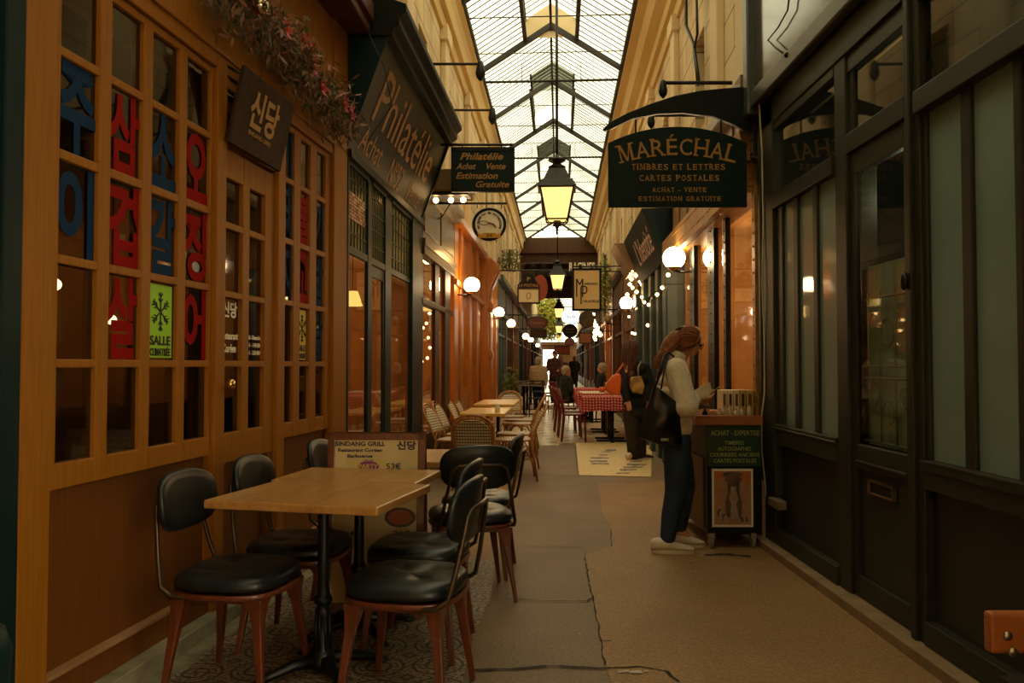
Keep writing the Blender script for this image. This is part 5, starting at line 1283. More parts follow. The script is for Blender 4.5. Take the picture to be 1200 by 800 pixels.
# RACINES letters
A=atY(667,318,17); t=thing('letter_sign','white upright RACINES letters above the cream MP sign','sign letters',(atY(682,312,17).x,17,A.z))
m=MB(); m.text('RACINES',(0,-.01,.10),X1,Z1,.18,w=.54,bold=.03,depth=.02,squash=1); m.build('letters',M_white,t,weld=False)
m=MB(); m.tube([(-.3,0,0),(1.7,0,0)],.012,6); m.build('rail',M_iron,t)
for (nm,lab,a,b,c_,d,Y,fm,kind,wl_,txt,tm) in [
  ('oval_sign','dark red oval shop sign on the left below the postal sign',618,371,641,385,23,M_redshop,'oval',L3,'Caillebotte',M_golddim),
  ('hanging_sign','dark rectangular sign under the red oval one',622,387,640,395,26,M_darkwood,'rect',L3,'',None),
  ('round_sign','black round sign with two pale lines, centre right of the far lanterns',660,380,676,395,24,M_blackpaint,'oval',R2,'',None),
  ('round_sign','small black and red round sign just below the black round one',662,396,673,404.5,30,M_redshop,'oval',R2,'',None),
  ('oval_sign','white illuminated oval sign with green and blue writing',658,361,680,381,28,emat('lit_white_sign',(.9,.97,1),1.6),'oval',R2,'',None),
  ('round_sign','dark brown round sign beneath the cream MP sign',679,365,696,383,20,pm('brown_sign',(.05,.035,.015),.5,col2=(.1,.07,.03),scale=9),'oval',R2,'',None),
  ('hanging_sign','small terracotta square sign on the right below the round brown one',679,390,693,402,22,pm('terracotta_sign',(.30,.10,.035),.6),'rect',R2,'',None),
  ('hanging_sign','long rust red awning sign low over the far tables',650,406,667,415,36,pm('rust_sign',(.30,.05,.012),.6),'rect',None,'',None)]:
    t,w,h=hang_sign(nm,lab,a,b,c_,d,Y,fm,kind,wl_,M_iron if nm!='oval_sign' or 'white' not in lab else None,th=.05)
    if txt: lets(t,[(txt,0,0,h*.22,w*.7)],tm,d=.03)
    if 'two pale' in lab:
        m=MB(); 
        for z in (.12,-.12): m.box(-w*.33,w*.33,-.035,-.026,z*h-.012,z*h+.012)
        m.build('painted_lines',M_tan,t)
    if 'white ill' in lab: lets(t,[('PANORA',0,0,h*.22,w*.5,dict(bold=.03))],pm('green_print',(.02,.22,.06),.5),d=.035)

# MARECHAL sign and its arched bracket
Y=5.95
A=atY(712.5,168,Y); B=atY(875,243,Y); cx=(A.x+B.x)/2; w=B.x-A.x; zb=B.z; zs=A.z; ztp=atY(795,149,Y).z
t=thing('hanging_sign','large dark green Maréchal stamp dealer sign with arched top and gilt serif capitals','hanging sign',(cx,Y,(zs+zb)/2))
m=MB(); z0=zb-(zs+zb)/2; z1=zs-(zs+zb)/2; z2=ztp-(zs+zb)/2
pts=[(-w/2,z0),(w/2,z0),(w/2,z1-.03)]; n=18
Rr=((w/2)**2+(z2-z1)**2)/(2*(z2-z1))
for k in range(n+1):
    a=math.asin((w/2)/Rr)*(1-2*k/n); pts.append((Rr*math.sin(a), z2-Rr+Rr*math.cos(a)))
m.prism(pts,-.016,.016,'y'); m.build('board',M_navy,t,bevel=.004)
sx=w/162.5
def SX(px): return (px-793.7)*sx
def SZ(py): return (205.5-py)*sx+ (z0+z1)/2
m=MB()
# serif capitals assembled glyph by glyph along the arch
def serif_caps(mb,s_,place,h_,adv,bold=.002):
    for i,c_ in enumerate(s_):
        o,xd,yd=place(i)
        if c_==' ': continue
        if c_=='M':
            W=adv(i); d0=xd.cross(yd)*.002
            def qd(pts,k): mb.add([o+xd*a*W+yd*b*h_+d0*(1+.3*k) for a,b in pts],[(0,1,2,3)])
            qd([(-.42,-.5),(-.34,-.5),(-.34,.5),(-.42,.5)],0); qd([(.28,-.5),(.44,-.5),(.44,.5),(.28,.5)],0)
            qd([(-.40,.5),(-.22,.5),(.07,-.42),(-.06,-.5)],1); qd([(-.02,-.5),(.06,-.46),(.36,.5),(.30,.5)],2)
        else: mb.text(c_,o,xd,yd,h_,w=adv(i),bold=bold)
        # serifs
        W_=adv(i); t_=h_*.045
        feet={'M':[-.42,.42],'A':[-.42,.42],'R':[-.36,.40],'É':[],'C':[],'H':[-.38,.38],'L':[-.36],'T':[0],'I':[0],'E':[],'P':[-.36],'N':[-.38],'V':[], 'B':[], 'S':[], 'O':[], 'G':[], 'U':[],'D':[]}.get(c_,[])
        heads={'M':[-.42,.42],'H':[-.38,.38],'L':[-.36],'I':[0],'V':[-.42,.42],'N':[-.38,.38],'U':[-.36,.36],'R':[-.40],'P':[-.40],'B':[-.4],'D':[-.4]}.get(c_,[])
        for lst,zz in ((feet,-h_*.5+t_*.5),(heads,h_*.5-t_*.5)):
            for fx in lst:
                c0=o+xd*fx*W_+yd*zz; a=max(W_*.17,h_*.14); 
                nn=xd.cross(yd)*.0035
                mb.add([c0-xd*a-yd*t_+nn,c0+xd*a-yd*t_+nn,c0+xd*a+yd*t_+nn,c0-xd*a+yd*t_+nn],[(0,1,2,3)])
word='MARÉCHAL'; wd=[.125,.105,.105,.085,.10,.11,.105,.09]; tot=sum(wd)+.022*7
Rt=1.55; arc0=-tot/2/Rt*1.0
pos=[];x=-tot/2
for q_ in wd: pos.append(x+q_/2); x+=q_+.022
ktot=SX(865)-SX(724); kk=ktot/tot
def plc(i):
    a=pos[i]*kk/Rt; c0=Vector((Rt*math.sin(a),-.018,SZ(172)-Rt+Rt*math.cos(a)))
    return c0,Vector((math.cos(a),0,-math.sin(a))),Vector((math.sin(a),0,math.cos(a)))
for i,c_ in enumerate(word):
    pass
serif_caps(m,word,plc,20*sx,lambda i: wd[i]*kk)
def line(mb,s_,px0,px1,py,hp,bold=.01):
    k=len(s_); cw=(SX(px1)-SX(px0))/k
    wds={'I':.45,' ':.6,'M':1.25,'-':.6,'T':.95}
    tot_=sum(wds.get(c_,1) for c_ in s_); u_=(SX(px1)-SX(px0))/tot_; xx=SX(px0); P_=[]
    for c_ in s_: P_.append((xx+wds.get(c_,1)*u_/2, wds.get(c_,1)*u_)); xx+=wds.get(c_,1)*u_
    serif_caps(mb,s_,lambda i:(Vector((P_[i][0],-.018,SZ(py))),X1,Z1),hp*sx,lambda i:P_[i][1]*(.74 if s_[i] not in 'I' else .35),bold)
line(m,'TIMBRES ET LETTRES',739,850,196,7); line(m,'CARTES POSTALES',748,843,209,7)
line(m,'ACHAT - VENTE',763,828,223,5.5); line(m,'ESTIMATION GRATUITE',747,845,233.5,5.5)
m.build('gilt_lettering',M_gold,t,weld=False)
tb=thing('arched_sign_bracket','black arched iron bracket reaching from the pillar over the Maréchal sign','sign bracket',(atY(883,150,Y).x,Y,atY(883,150,Y).z))
o0=Vector(tb.location); m=MB()
outer=[(706,152),(714,144),(735,133),(760,123),(790,113),(820,107),(850,104),(882,102)]
inner=[(882,158),(872,154),(858,146),(835,137),(800,133),(770,134),(740,140),(715,152),(708,153.5)]
pl_=[]
for (a,b) in outer+inner:
    p=atY(a,b,Y)-o0; pl_.append((p.x,p.z))
m.prism(pl_,-.02,.02,'y'); m.build('arched_blade',M_blackpaint,tb,bevel=.005)
m=MB(); p1=atY(883,60,Y)-o0; p2=atY(883,185,Y)-o0; m.box(p1.x-.02,p1.x+.12,-.035,.035,p2.z,p1.z); m.tube([(p1.x+.1,0,p1.z-.1),(1.86-o0.x,-.0,p1.z-.1)],.02,8); m.tube([(p1.x+.1,0,p2.z+.1),(1.86-o0.x,-.0,p2.z+.1)],.02,8)
for k in range(7): m.ell((p1.x-.025,-.0,p2.z+.03+k*.1),(.01,.012,.012),6)
m.build('wall_bar',M_iron,tb)
m=MB()
for a in (745,845):
    zt_=atY(a,140,Y).z-o0.z; zb_=atY(a,157 if a==745 else 156,Y).z-o0.z; xx=atY(a,150,Y).x-o0.x; m.tube([(xx,0,zt_),(xx,0,zb_)],.007,6)
m.build('hanger',M_iron,tb)

# ---- hanging board over the restaurant door
A0=L1.uz(257,165); A1=L1.uz(320,204)
ua,ub=L1.u(257,n=.02),L1.u(320,n=.02); zb=2.39; zt_=2.77; lean=.085
t=thing('door_sign_board','dark wooden board with gilt Korean characters leaning out above the restaurant door','sign board',tuple(L1.p((ua+ub)/2,.04,zb)))
m=MB(L1); m.hexa([(ua,.035,zb),(ub,.035,zb),(ub,.055,zb),(ua,.055,zb)],[(ua+.0,.035+lean,zt_),(ub,.035+lean,zt_),(ub,.055+lean,zt_),(ua,.055+lean,zt_)])
m.build('board',pm('stained_dark_board',(.030,.015,.007),.6,col2=(.045,.023,.010),scale=5,stretch=(8,8,1),spec=.12),t,world=True,bevel=.004)
upb=(L1.n*lean+V(0,0,zt_-zb)).normalized(); m=MB()
def bbp(fu,fv): return L1.p(ua+(ub-ua)*fu,.057+lean*fv,zb+(zt_-zb)*fv)
m.text('신당',bbp(.48,.58),L1.xd,upb,.20,w=.34,bold=.03,squash=1); m.text('SINDANG GRILL',bbp(.48,.26),L1.xd,upb,.022,w=.28,squash=1)
m.build('gilt_characters',M_gold,t,world=True,weld=False)
m=MB(); 
for f_ in (.08,.92): m.tube([bbp(f_,.9)-L1.n*.02,L1.p(ua+(ub-ua)*f_,0,2.80)],.008,6)
m.build('hook',M_iron,t,world=True)
# ---- garland
random.seed(11)
t=thing('flower_garland','dried garland with red flowers and silver baubles draped across the top of the orange facade','garland',tuple(L1.p(4.8,.1,3.0)))
gp=[]
for (px,py) in [(262,-28),(285,2),(318,22),(338,48),(352,62),(362,92),(384,104),(398,120),(408,150)]:
    u,z=L1.uz(px,py,.16); gp.append((u,z))
m=MB(L1)
def along(f):
    k=f*(len(gp)-1); i=min(int(k),len(gp)-2); a=k-i; return gp[i][0]*(1-a)+gp[i+1][0]*a, gp[i][1]*(1-a)+gp[i+1][1]*a
for i in range(2600):
    u,z=along(random.random()); u+=random.gauss(0,.075); z+=random.gauss(-.01,.07); n=.13+random.gauss(0,.06); n=max(.03,n)
    a=Vector((random.gauss(0,1),random.gauss(0,.8),random.gauss(-.5,1))).normalized()*random.uniform(.05,.12)
    b=Vector((random.gauss(0,1),random.gauss(0,1),random.gauss(0,1))).normalized()*random.uniform(.004,.012)
    if n+a.y<.02: a.y=abs(a.y)
    p=Vector((u,n,z)); m.add([p,p+a*.5+b,p+a,p+a*.5-b],[(0,1,2,3)],random.choice((0,0,1,2,2,3)))
g_=m.build('greenery',[M_greenery,pm('green_sprigs',(.05,.09,.015),.7),pm('straw_fronds',(.22,.13,.06),.8),M_pink],t,world=True,weld=False); g_['kind']='stuff'
for i,f in enumerate([.30,.44,.5,.60,.66,.83,.95,.12]):
    u,z=along(f); m=MB(L1); u+=random.uniform(-.04,.04); z+=random.uniform(-.05,.05)
    for k in range(7):
        d=Vector((math.cos(k*.9),.5,math.sin(k*.9)))*.055; p=Vector((u,.20,z)); s_=Vector((-d.z,0,d.x))*.35
        m.add([p,p+d*.6+s_,p+d*1.25,p+d*.6-s_],[(0,1,2,3)])
    m.ell((u,.21,z),.02,8); m.build('red_flower',M_redleaf if i%2 else pm('bright_red_petal',(.45,.03,.03),.5),t,world=True,weld=False)
for f in (.13,.06):
    u,z=along(f); m=MB(L1); m.ell((u,.24,z-.02),.042,18); m.lathe([(.012,0),(.012,.02)],(u,.24,z+.02),8); m.build('silver_bauble',M_bauble,t,world=True)
m=MB(L1)
m.tube([(u,.1,z) for u,z in [along(i/20) for i in range(21)]],.012,6); m.build('stem_wire',M_greenery,t,world=True)
m=MB()
m.tube([L1.p(5.7,.25,3.62),L1.p(5.75,.35,3.4),L1.p(5.86,.38,3.15),L1.p(5.86,.2,2.9)],.004,6)
tag(m.build('hanging_wire',M_iron),'thin dark wire drooping from the corner of the brown soffit','wire')

# ---- arms with drop lamps high on both walls
def arm(W,px0,py0,px1,py1,label,q=1.0):
    u,z=W.uz(px0,py0); a=W.p(u,0,z); b=atY(px1,py1,u); b.z=z
    t=thing('lamp_arm',label,'wall lamp arm',tuple(a),0,'iron lamp arms high on the upper walls')
    m=MB(); m.tube([a,b],.016,8); m.ell(a,(.04,.04,.05),10); m.build('arm',M_iron,t,world=True)
    m=MB(); m.lathe([(r_*q,z_*q) for r_,z_ in [(.02,.05),(.045,.02),(.06,-.06),(.075,-.14),(.06,-.20),(.02,-.25),(.001,-.26)]],b,14); m.build('lamp_head',M_cast,t,world=True)
arm(WLU,497,75,563,80,'nearer iron arm with a dark drop-shaped lamp high on the left wall',.75)
arm(WLU,521,129,577,135,'farther iron arm with a dark drop-shaped lamp high on the left wall',.75)
arm(WRU,868,97,777,101,'nearer iron arm with a lamp head showing above the arched bracket',.5)
arm(WRU,838,135,763,139,'farther iron arm with a round lamp head, showing under the arched bracket',.5)
# cables on the right upper wall
for i,(pts,lab) in enumerate([([(803,-10),(803,30),(812,52),(815,75),(818,98)],'thick black cable snaking down the cream right wall'),([(815,-10),(816,40),(812,60),(817,100)],'second black cable beside the thick one on the cream right wall')]):
    P_=[]
    for a,b in pts:
        u,z=WRU.uz(a,b,.11); P_.append(WRU.p(u,.10,z))
    m=MB(); m.tube(P_,.018-.005*i,6); tag(m.build('wall_cable',M_black),lab,'cable')
# spot lamps under the fascia end
t=thing('spot_lamps','row of three warm bulbs under the little hood beyond the Philatélie cornice','light fitting',tuple(L2.p(9.2,.3,3.0)))
m=MB(L2); m.box(9.0,9.25,0,.52,3.17,3.21); m.build('hood',M_iron,t,world=True)
for n in (.14,.31,.45):
    m=MB(L2); m.ell((9.1,n,3.13),.032,12); m.build('bulb',M_bulb,t,world=True)
m=MB(L2); m.box(8.95,9.6,.04,.42,3.21,3.45); m.box(9.58,9.62,.04,.5,3.22,3.5)
tag(m.build('projecting_shop_cornice',pm('cream_stone_cornice',(.30,.18,.08),.6),bevel=.01),'projecting bronze cornice end beyond the Philatélie shop','cornice')
# fairy lights
t=thing('fairy_lights','cluster of warm fairy light bulbs hung under the mirrored sign box','string lights',tuple(R2.p(14.8,.5,2.6)))
random.seed(4); pts=[(756,296),(748,312),(741,318),(756,311),(740,327),(745,323),(750,330),(758,334),(752,333),(738,333),(741,337),(746,342),(763,318),(735,345)]
w_=MB(); prev=None
for (a,b) in pts:
    p=atY(a,b,13.2+random.uniform(0,.6)); m=MB(); m.ell(p,.030,8); m.build('bulb',M_bulb,t,world=True)
    if prev is not None: w_.tube([prev,(prev+p)/2-V(0,0,.05),p],.004,4)
    prev=p
w_.build('wire',M_black,t,world=True)
t=thing('fairy_lights','distant column of warm fairy lights beside the far right globe lamp','string lights',tuple(atY(701,380,26)))
for k in range(14):
    p=atY(random.uniform(694,705),random.uniform(355,398),26+random.uniform(0,1)); m=MB(); m.ell(p,.05,8); m.build('bulb',M_bulb,t,world=True)
t=thing('fairy_lights','scattered warm bulbs along the blue grey shopfront behind the dark haired woman','string lights',tuple(R2.p(12,.2,2.2)))
for (a,b) in [(755,354),(760,357),(737,371),(759,381),(741,390),(744,391),(752,348),(776,337),(783,322),(770,345)]:
    q_=R2.uz(a,b,.16); p=R2.p(q_[0],.16,q_[1]); m=MB(); m.ell(p,.024,8); m.build('bulb',M_bulb,t,world=True)
t=thing('chandelier','tiered glass chandelier of small warm bulbs inside the window beyond the dark teal post','chandelier',tuple(L2.p(10.6,-.3,1.9)))
m=MB(); m.tube([L2.p(10.6,-.35,2.9),L2.p(10.6,-.35,1.3)],.008,6); m.build('stem',M_brass,t,world=True)
for k in range(15):
    a_=k*1.9; z_=1.95-.045*k; r_=.16+.03*(k%3); p=L2.p(10.6+r_*math.sin(a_),-.35+.16*math.cos(a_),z_); m=MB(); m.ell(p,.020,8); m.build('bulb',M_bulb,t,world=True)
# hanging plant right and left
def plant(name,label,c,r,n,mats,seed,leaf=.08):
    random.seed(seed); t=thing(name,label,'plant',tuple(c)); m=MB()
    for i in range(n):
        d=Vector((random.gauss(0,1),random.gauss(0,1),random.gauss(0,1))); d.normalize(); d*=random.random()**.4
        p=Vector((d.x*r[0],d.y*r[1],d.z*r[2])); a=Vector((random.gauss(0,1),random.gauss(0,1),random.gauss(0,1))).normalized()*leaf; b=a.orthogonal().normalized()*leaf*.35
        m.add([p-a,p+b,p+a,p-b],[(0,1,2,3)],random.randrange(len(mats)))
    o=m.build('foliage',mats,t,weld=False); o['kind']='stuff'
    m=MB(); m.tube([(0,0,r[2]*.9),(0,0,-r[2]*.8)],.02,6); m.build('stem',M_iron,t); return t
gm2=[M_foliage,pm('mid_green_leaves',(.10,.14,.02),.7)]
plant('hanging_plant','green trailing plant right of the cream MP sign',atY(709,335,17),(.14,.2,.75),500,gm2,2,.05)
plant('hanging_plant','dark climbing plant on the iron bracket above the postal sign',atY(597,305,16.5),(.25,.3,.25),260,[M_greenery,gm2[1]],5,.05)
far_l=[M_foliage,pm('yellow_leaves',(.55,.42,.04),.7),pm('lime_leaves',(.30,.34,.05),.7)]
plant('leafy_tree','yellow green leafy tree branches filling the bright end of the passage',atY(643,372,57),(1.25,.8,1.7),6000,far_l,8,.12)
plant('potted_plant','small potted shrub at the left shopfront before the far dark tables',G(594,445,.6)*0+V(L3.p(19.5,.35,0).x,19.5,.75),(.22,.25,.5),300,[gm2[1],M_greenery],9,.07)

# ---- stamp dealer's wheeled counter
Yf=5.66; xl=atY(829,560,Yf).x; xr=atY(893,560,Yf).x; dep=1.05; zt_=.86
t=thing('stamp_counter','black wheeled stamp counter with green gilt notice and poster on its front','display counter',((xl+xr)/2,Yf,0))
m=MB(); m.box(xl,xr,Yf,Yf+dep,.10,zt_); m.build('body',M_blackpaint,t,world=True,bevel=.012)
m=MB(); m.box(xl-.012,xl-.002,Yf+.10,Yf+dep,.12,.62); m.build('side_board',M_tan,t,world=True)
m=MB(); m.box(xl-.085,xr+.0,Yf-.03,Yf+dep,zt_,zt_+.05); m.box(xl-.085,xl-.075,Yf-.03,Yf+dep,zt_+.05,zt_+.07); m.box(xl-.085,xr,Yf-.03,Yf-.02,zt_+.05,zt_+.065)
for k in range(5): m.tube([(xl-.05,Yf+.1+k*.2,zt_+.055),(xr-.15,Yf+.06+k*.2,zt_+.055)],.008,5)
m.build('wooden_tray',pm('warm_tray_wood',(.26,.075,.02),.4,col2=(.34,.105,.03),scale=6,coat=.2),t,world=True,bevel=.003)
for x in (xl+.03,xr-.06):
    for y in (Yf+.03,Yf+dep-.08):
        m=MB(); m.tube([(x-.012,y,.045),(x+.012,y,.045)],.045,18); m.box(x-.02,x+.02,y-.03,y+.03,.075,.11); m.build('caster_wheel',pm('grey_rubber',(.22,.19,.14),.5) if 'grey_rubber' not in MATS else MATS['grey_rubber'],t,world=True)
def cz(py): return atY(860,py,Yf).z
def cx_(px): return atY(px,560,Yf).x
m=MB(); m.box(cx_(829.5),cx_(892),Yf-.006,Yf-.001,cz(546),cz(496)); nb_=m.build('green_notice',pm('dark_green_notice',(.004,.030,.016),.4),t,world=True)
m=MB()
for (s_,py,a,b,h_) in [('ACHAT - EXPERTISE',507,833,890,6),('TIMBRES',518.5,849,872,4.6),('AUTOGRAPHES',525.5,841,880,4.6),('COURRIERS ANCIENS',532.5,832,890,4.6),('CARTES POSTALES',539.5,836,886,4.6)]:
    m.text(s_,((cx_(a)+cx_(b))/2,Yf-.007,cz(py)),X1,Z1,h_*Yf/F,w=cx_(b)-cx_(a),bold=.008,squash=1)
m.build('gilt_notice_lettering',pm('pale_green_gold',(.30,.34,.12),.5),nb_,world=True,weld=False)
m=MB(); x0,x1=cx_(834),cx_(882); za,zb_=cz(617),cz(549); m.box(x0,x1,Yf-.008,Yf-.001,za,zb_); po=m.build('poster',M_paper,t,world=True)
mm_=[pm('poster_sepia',(.30,.13,.06),.5,col2=(.36,.19,.10),scale=14),pm('poster_dark',(.05,.03,.02),.5,col2=(.14,.08,.05),scale=16),pm('poster_mid',(.22,.15,.10),.5,col2=(.38,.26,.18),scale=18),pm('poster_orange',(.42,.12,.03),.5)]
m=MB(); 
def pp(u,v,d=.010): return (x0+(x1-x0)*u,Yf-d,za+(zb_-za)*v)
def pq(pts,k,d): m.add([pp(u,v,d) for u,v in pts],[tuple(range(len(pts)))],k)
pq([(.05,.04),(.95,.04),(.95,.96),(.05,.96)],0,.009)
def pe(cx,cy,rx,ry,k,d,n=18): pq([(cx+rx*math.cos(2*PI*q/n),cy+ry*math.sin(2*PI*q/n)) for q in range(n)],k,d)
pq([(.05,.78),(.20,.84),(.34,.82),(.30,.96),(.05,.96)],3,.0095); pq([(.70,.80),(.95,.74),(.95,.96),(.66,.96)],3,.0095)
pe(.50,.90,.24,.055,1,.010); pe(.50,.86,.15,.07,1,.0102); pq([(.30,.80),(.42,.74),(.60,.74),(.74,.82),(.66,.88),(.38,.88)],1,.0101)
pq([(.36,.78),(.68,.78),(.66,.62),(.72,.40),(.70,.14),(.34,.14),(.32,.42),(.38,.62)],1,.0104)
pe(.52,.66,.07,.055,2,.0108); pq([(.45,.62),(.60,.62),(.64,.48),(.58,.40),(.66,.14),(.40,.14),(.47,.40),(.42,.48)],2,.0107)
pe(.52,.72,.11,.025,1,.0109); pq([(.48,.56),(.56,.56),(.55,.42),(.49,.42)],0,.0110)
for k in range(6): pe(.12+.055*k,.14+.035*((k*7)%4),.06,.06+.012*(k%3),1 if k%2 else 2,.0106+.0001*k,9)
for k in range(4): pe(.74+.055*k,.13+.02*(k%2),.05,.045,2 if k%2 else 1,.0106+.0001*k,9)
for k in range(5): pq([(.74,.25+k*.11),(.95,.25+k*.11),(.95,.262+k*.11),(.74,.262+k*.11)],2,.0105)
for k in range(3): pq([(.76+k*.07,.22),(.772+k*.07,.22),(.772+k*.07,.72),(.76+k*.07,.72)],2,.0105)
m.build('poster_picture',mm_,po,world=True,weld=False)
# boxes and jars on the tray
top=zt_+.052
def crate(px0,px1,py0,y,lab,mat,i):
    a,b=atY(px0,470,y).x,atY(px1,470,y).x; z1=atY(px0,py0,y).z; m=MB(); m.box(a,b,y,y+.14,top,z1)
    o=tag(m.build('card_box',mat,bevel=.002),lab,'box',group='card boxes on the stamp counter')
    m=MB(); m.box(a+(b-a)*.25,a+(b-a)*.75,y-.002,y,top+(z1-top)*.35,top+(z1-top)*.85); m.build('label_strip',M_ink if i%2 else M_tan,o)
M_cb=pm('card_white',(.70,.55,.34),.7); M_cy=pm('card_yellow',(.42,.27,.06),.6)
for i,(a,b,c_,lab,mt) in enumerate([(846,852,457,'leftmost narrow white card box on the counter',M_cb),(853,859,457,'second narrow white card box on the counter',M_cb),(860,866.5,457,'third narrow white card box on the counter',M_cb),(867.5,874,457,'nearer yellow see-through box among the white card boxes',M_cy),(875,883,457,'larger yellow see-through box beside the right white card box',M_cy),(885,890,459,'rightmost white card box, against the pillar',M_cb)]):
    crate(a,b,c_,5.95+ .01*i,lab,mt,i)
M_palejar=pm('pale_jar_glass',(.45,.36,.22),.15,coat=.5)
G_jar=glass('jar_glass',(.8,.7,.5),.9,.05,.12)
for i,(px,py,lab) in enumerate([(843,475,'small glass bottle at the left end of the counter'),(849,471,'second small glass bottle in front of the card boxes'),(855,476,'third small glass bottle in front of the card boxes'),(862,473,'fourth small glass bottle in front of the card boxes'),(869,476,'fifth small glass bottle in front of the yellow box'),(878,477,'rightmost small glass bottle on the counter'),(826,478,'dark little flask at the edge of the wooden tray')]):
    x=atY(px,478,5.8).x; m=MB(); h=.05+.015*(i%3); m.lathe([(.018,0),(.020,.01),(.020,h*.6),(.010,h*.8),(.010,h),(.013,h+.004)],(x,5.80,top),12); tag(m.build('glass_bottle',M_palejar if i<6 else M_black),lab,'bottle',group='little bottles on the stamp counter')

# ---- red checked tables and red chairs
def checkmat():
    m,t,out=nt('red_check_cloth'); b=N(t,'BsdfPrincipled'); t.links.new(b.outputs[0],out.inputs[0]); b.inputs['Roughness'].default_value=.8
    tc=N(t,'TexCoord'); sp=N(t,'SeparateXYZ'); t.links.new(tc.outputs['Object'],sp.inputs[0])
    ad=N(t,'Math',operation='ADD'); t.links.new(sp.outputs[1],ad.inputs[0]); t.links.new(sp.outputs[2],ad.inputs[1])
    def st(o):
        a=N(t,'Math',operation='MULTIPLY'); a.inputs[1].default_value=20; t.links.new(o,a.inputs[0]); f=N(t,'Math',operation='FRACT'); t.links.new(a.outputs[0],f.inputs[0]); g_=N(t,'Math',operation='GREATER_THAN'); g_.inputs[1].default_value=.58; t.links.new(f.outputs[0],g_.inputs[0]); return g_.outputs[0]
    s1,s2=st(sp.outputs[0]),st(ad.outputs[0]); sm=N(t,'Math',operation='ADD'); t.links.new(s1,sm.inputs[0]); t.links.new(s2,sm.inputs[1])
    hf=N(t,'Math',operation='MULTIPLY'); hf.inputs[1].default_value=.5; t.links.new(sm.outputs[0],hf.inputs[0])
    cr=N(t,'ValToRGB'); cr.color_ramp.interpolation='CONSTANT'; cr.color_ramp.elements[0].color=(.30,.008,.012,1); cr.color_ramp.elements[1].position=.9; cr.color_ramp.elements[1].color=(.70,.50,.38,1)
    e=cr.color_ramp.elements.new(.4); e.color=(.42,.03,.03,1)
    t.links.new(hf.outputs[0],cr.inputs[0]); t.links.new(cr.outputs[0],b.inputs['Base Color']); return m
M_check=checkmat()
def cloth_table(lab,clab,x,y,w,d,runner=False,rz=-.058):
    t=thing('dining_table',lab,'table',(x,y,0),rz,'bistro tables laid with red checked cloths')
    m=MB(); m.box(-w/2,w/2,-d/2,d/2,.71,.74); m.build('tabletop',M_darkwood,t)
    for yy in (-d*.25,d*.25):
        m=MB(); m.tube([(0,yy,.03),(0,yy,.71)],.04,10); m.box(-.25,.25,yy-.03,yy+.03,0,.03); m.box(-.03,.03,yy-.2,yy+.2,0,.03); m.build('pedestal',M_cast,t)
    m=MB(); W_,D_=w/2+.012,d/2+.012
    n=56; ring=[]
    per=[]
    for k in range(n):
        f=4*k/n; s_=int(f); a=f-s_
        cx=[(-1,-1),(1,-1),(1,1),(-1,1)][s_]; cn=[(1,-1),(1,1),(-1,1),(-1,-1)][s_]
        per.append((cx[0]+(cn[0]-cx[0])*a,cx[1]+(cn[1]-cx[1])*a))
    vs=[];
    for i,(z,fl_) in enumerate([(.745,0),(.735,.006),(.66,.014),(.58,.02),(.53,.026)]):
        for k,(a,b) in enumerate(per):
            cor=(abs(a)*abs(b))**6; wv=(.012*math.sin(k*1.9)+.01*math.sin(k*3.1))*i/4
            vs.append((a*(W_+fl_+wv),b*(D_+fl_+wv),z-(.06*cor if i==4 else 0)))
    fs=[tuple(range(n))]
    for i in range(4):
        for k in range(n): fs.append((i*n+k,i*n+(k+1)%n,(i+1)*n+(k+1)%n,(i+1)*n+k))
    m.add(vs,fs,0,True); o=m.build('tablecloth',M_check,weld=True); o.location=(x,y,0); o.rotation_euler=(0,0,rz); tag(o,clab,'tablecloth',group='red checked tablecloths')
    return t
T1x=(atY(686,465,13.25).x+atY(768,465,13.25).x)/2
cloth_table('table under the nearest red checked cloth with a metal cross foot','nearest red and white checked tablecloth, behind the woman with the orange bag',T1x-.10,13.75,.94,1.0)
cloth_table('table under the middle red checked cloth','middle red checked tablecloth covered with white paper place mats',T1x+.0,15.6,1.0,1.3)
cloth_table('far table under a red checked cloth where the seated diners are','far red checked tablecloth between the two seated diners',T1x+.02,18.4,.7,1.6)
for i in range(6):
    m=MB(); x=T1x+.0+(-.25 if i%2 else .25)*1; y=15.15+.42*(i//2); m.box(x-.2,x+.2,y-.14,y+.14,.748,.751)
    tag(m.build('place_mat',M_white),'white paper place mat, row %s of the middle checked table, %s side'%(('nearest','centre','far')[i//2],('aisle','wall')[i%2==0]),'place mat',group='paper place mats')
for i,(dx,y) in enumerate([(-.1,13.6),(.12,13.9),(0,15.3),(.15,15.9),(-.1,18.2),(.1,18.6)]):
    m=MB(); m.lathe([(.03,0),(.004,.01),(.004,.08),(.035,.11),(.04,.15),(.033,.19)],(T1x+dx,y,.752),12)
    tag(m.build('wine_glass',G_jar),'clear stemmed wine glass on the %s checked table, %s one'%(('nearest','middle','far')[i//2],('nearer','farther')[i%2]),'glass',group='wine glasses on the checked tables')
m=MB(); m.lathe([(.05,0),(.06,.05),(.055,.1)],(T1x-.05,15.5,.752),12); tag(m.build('candle_holder',M_orange),'small orange candle holder on the middle checked table','candle holder')
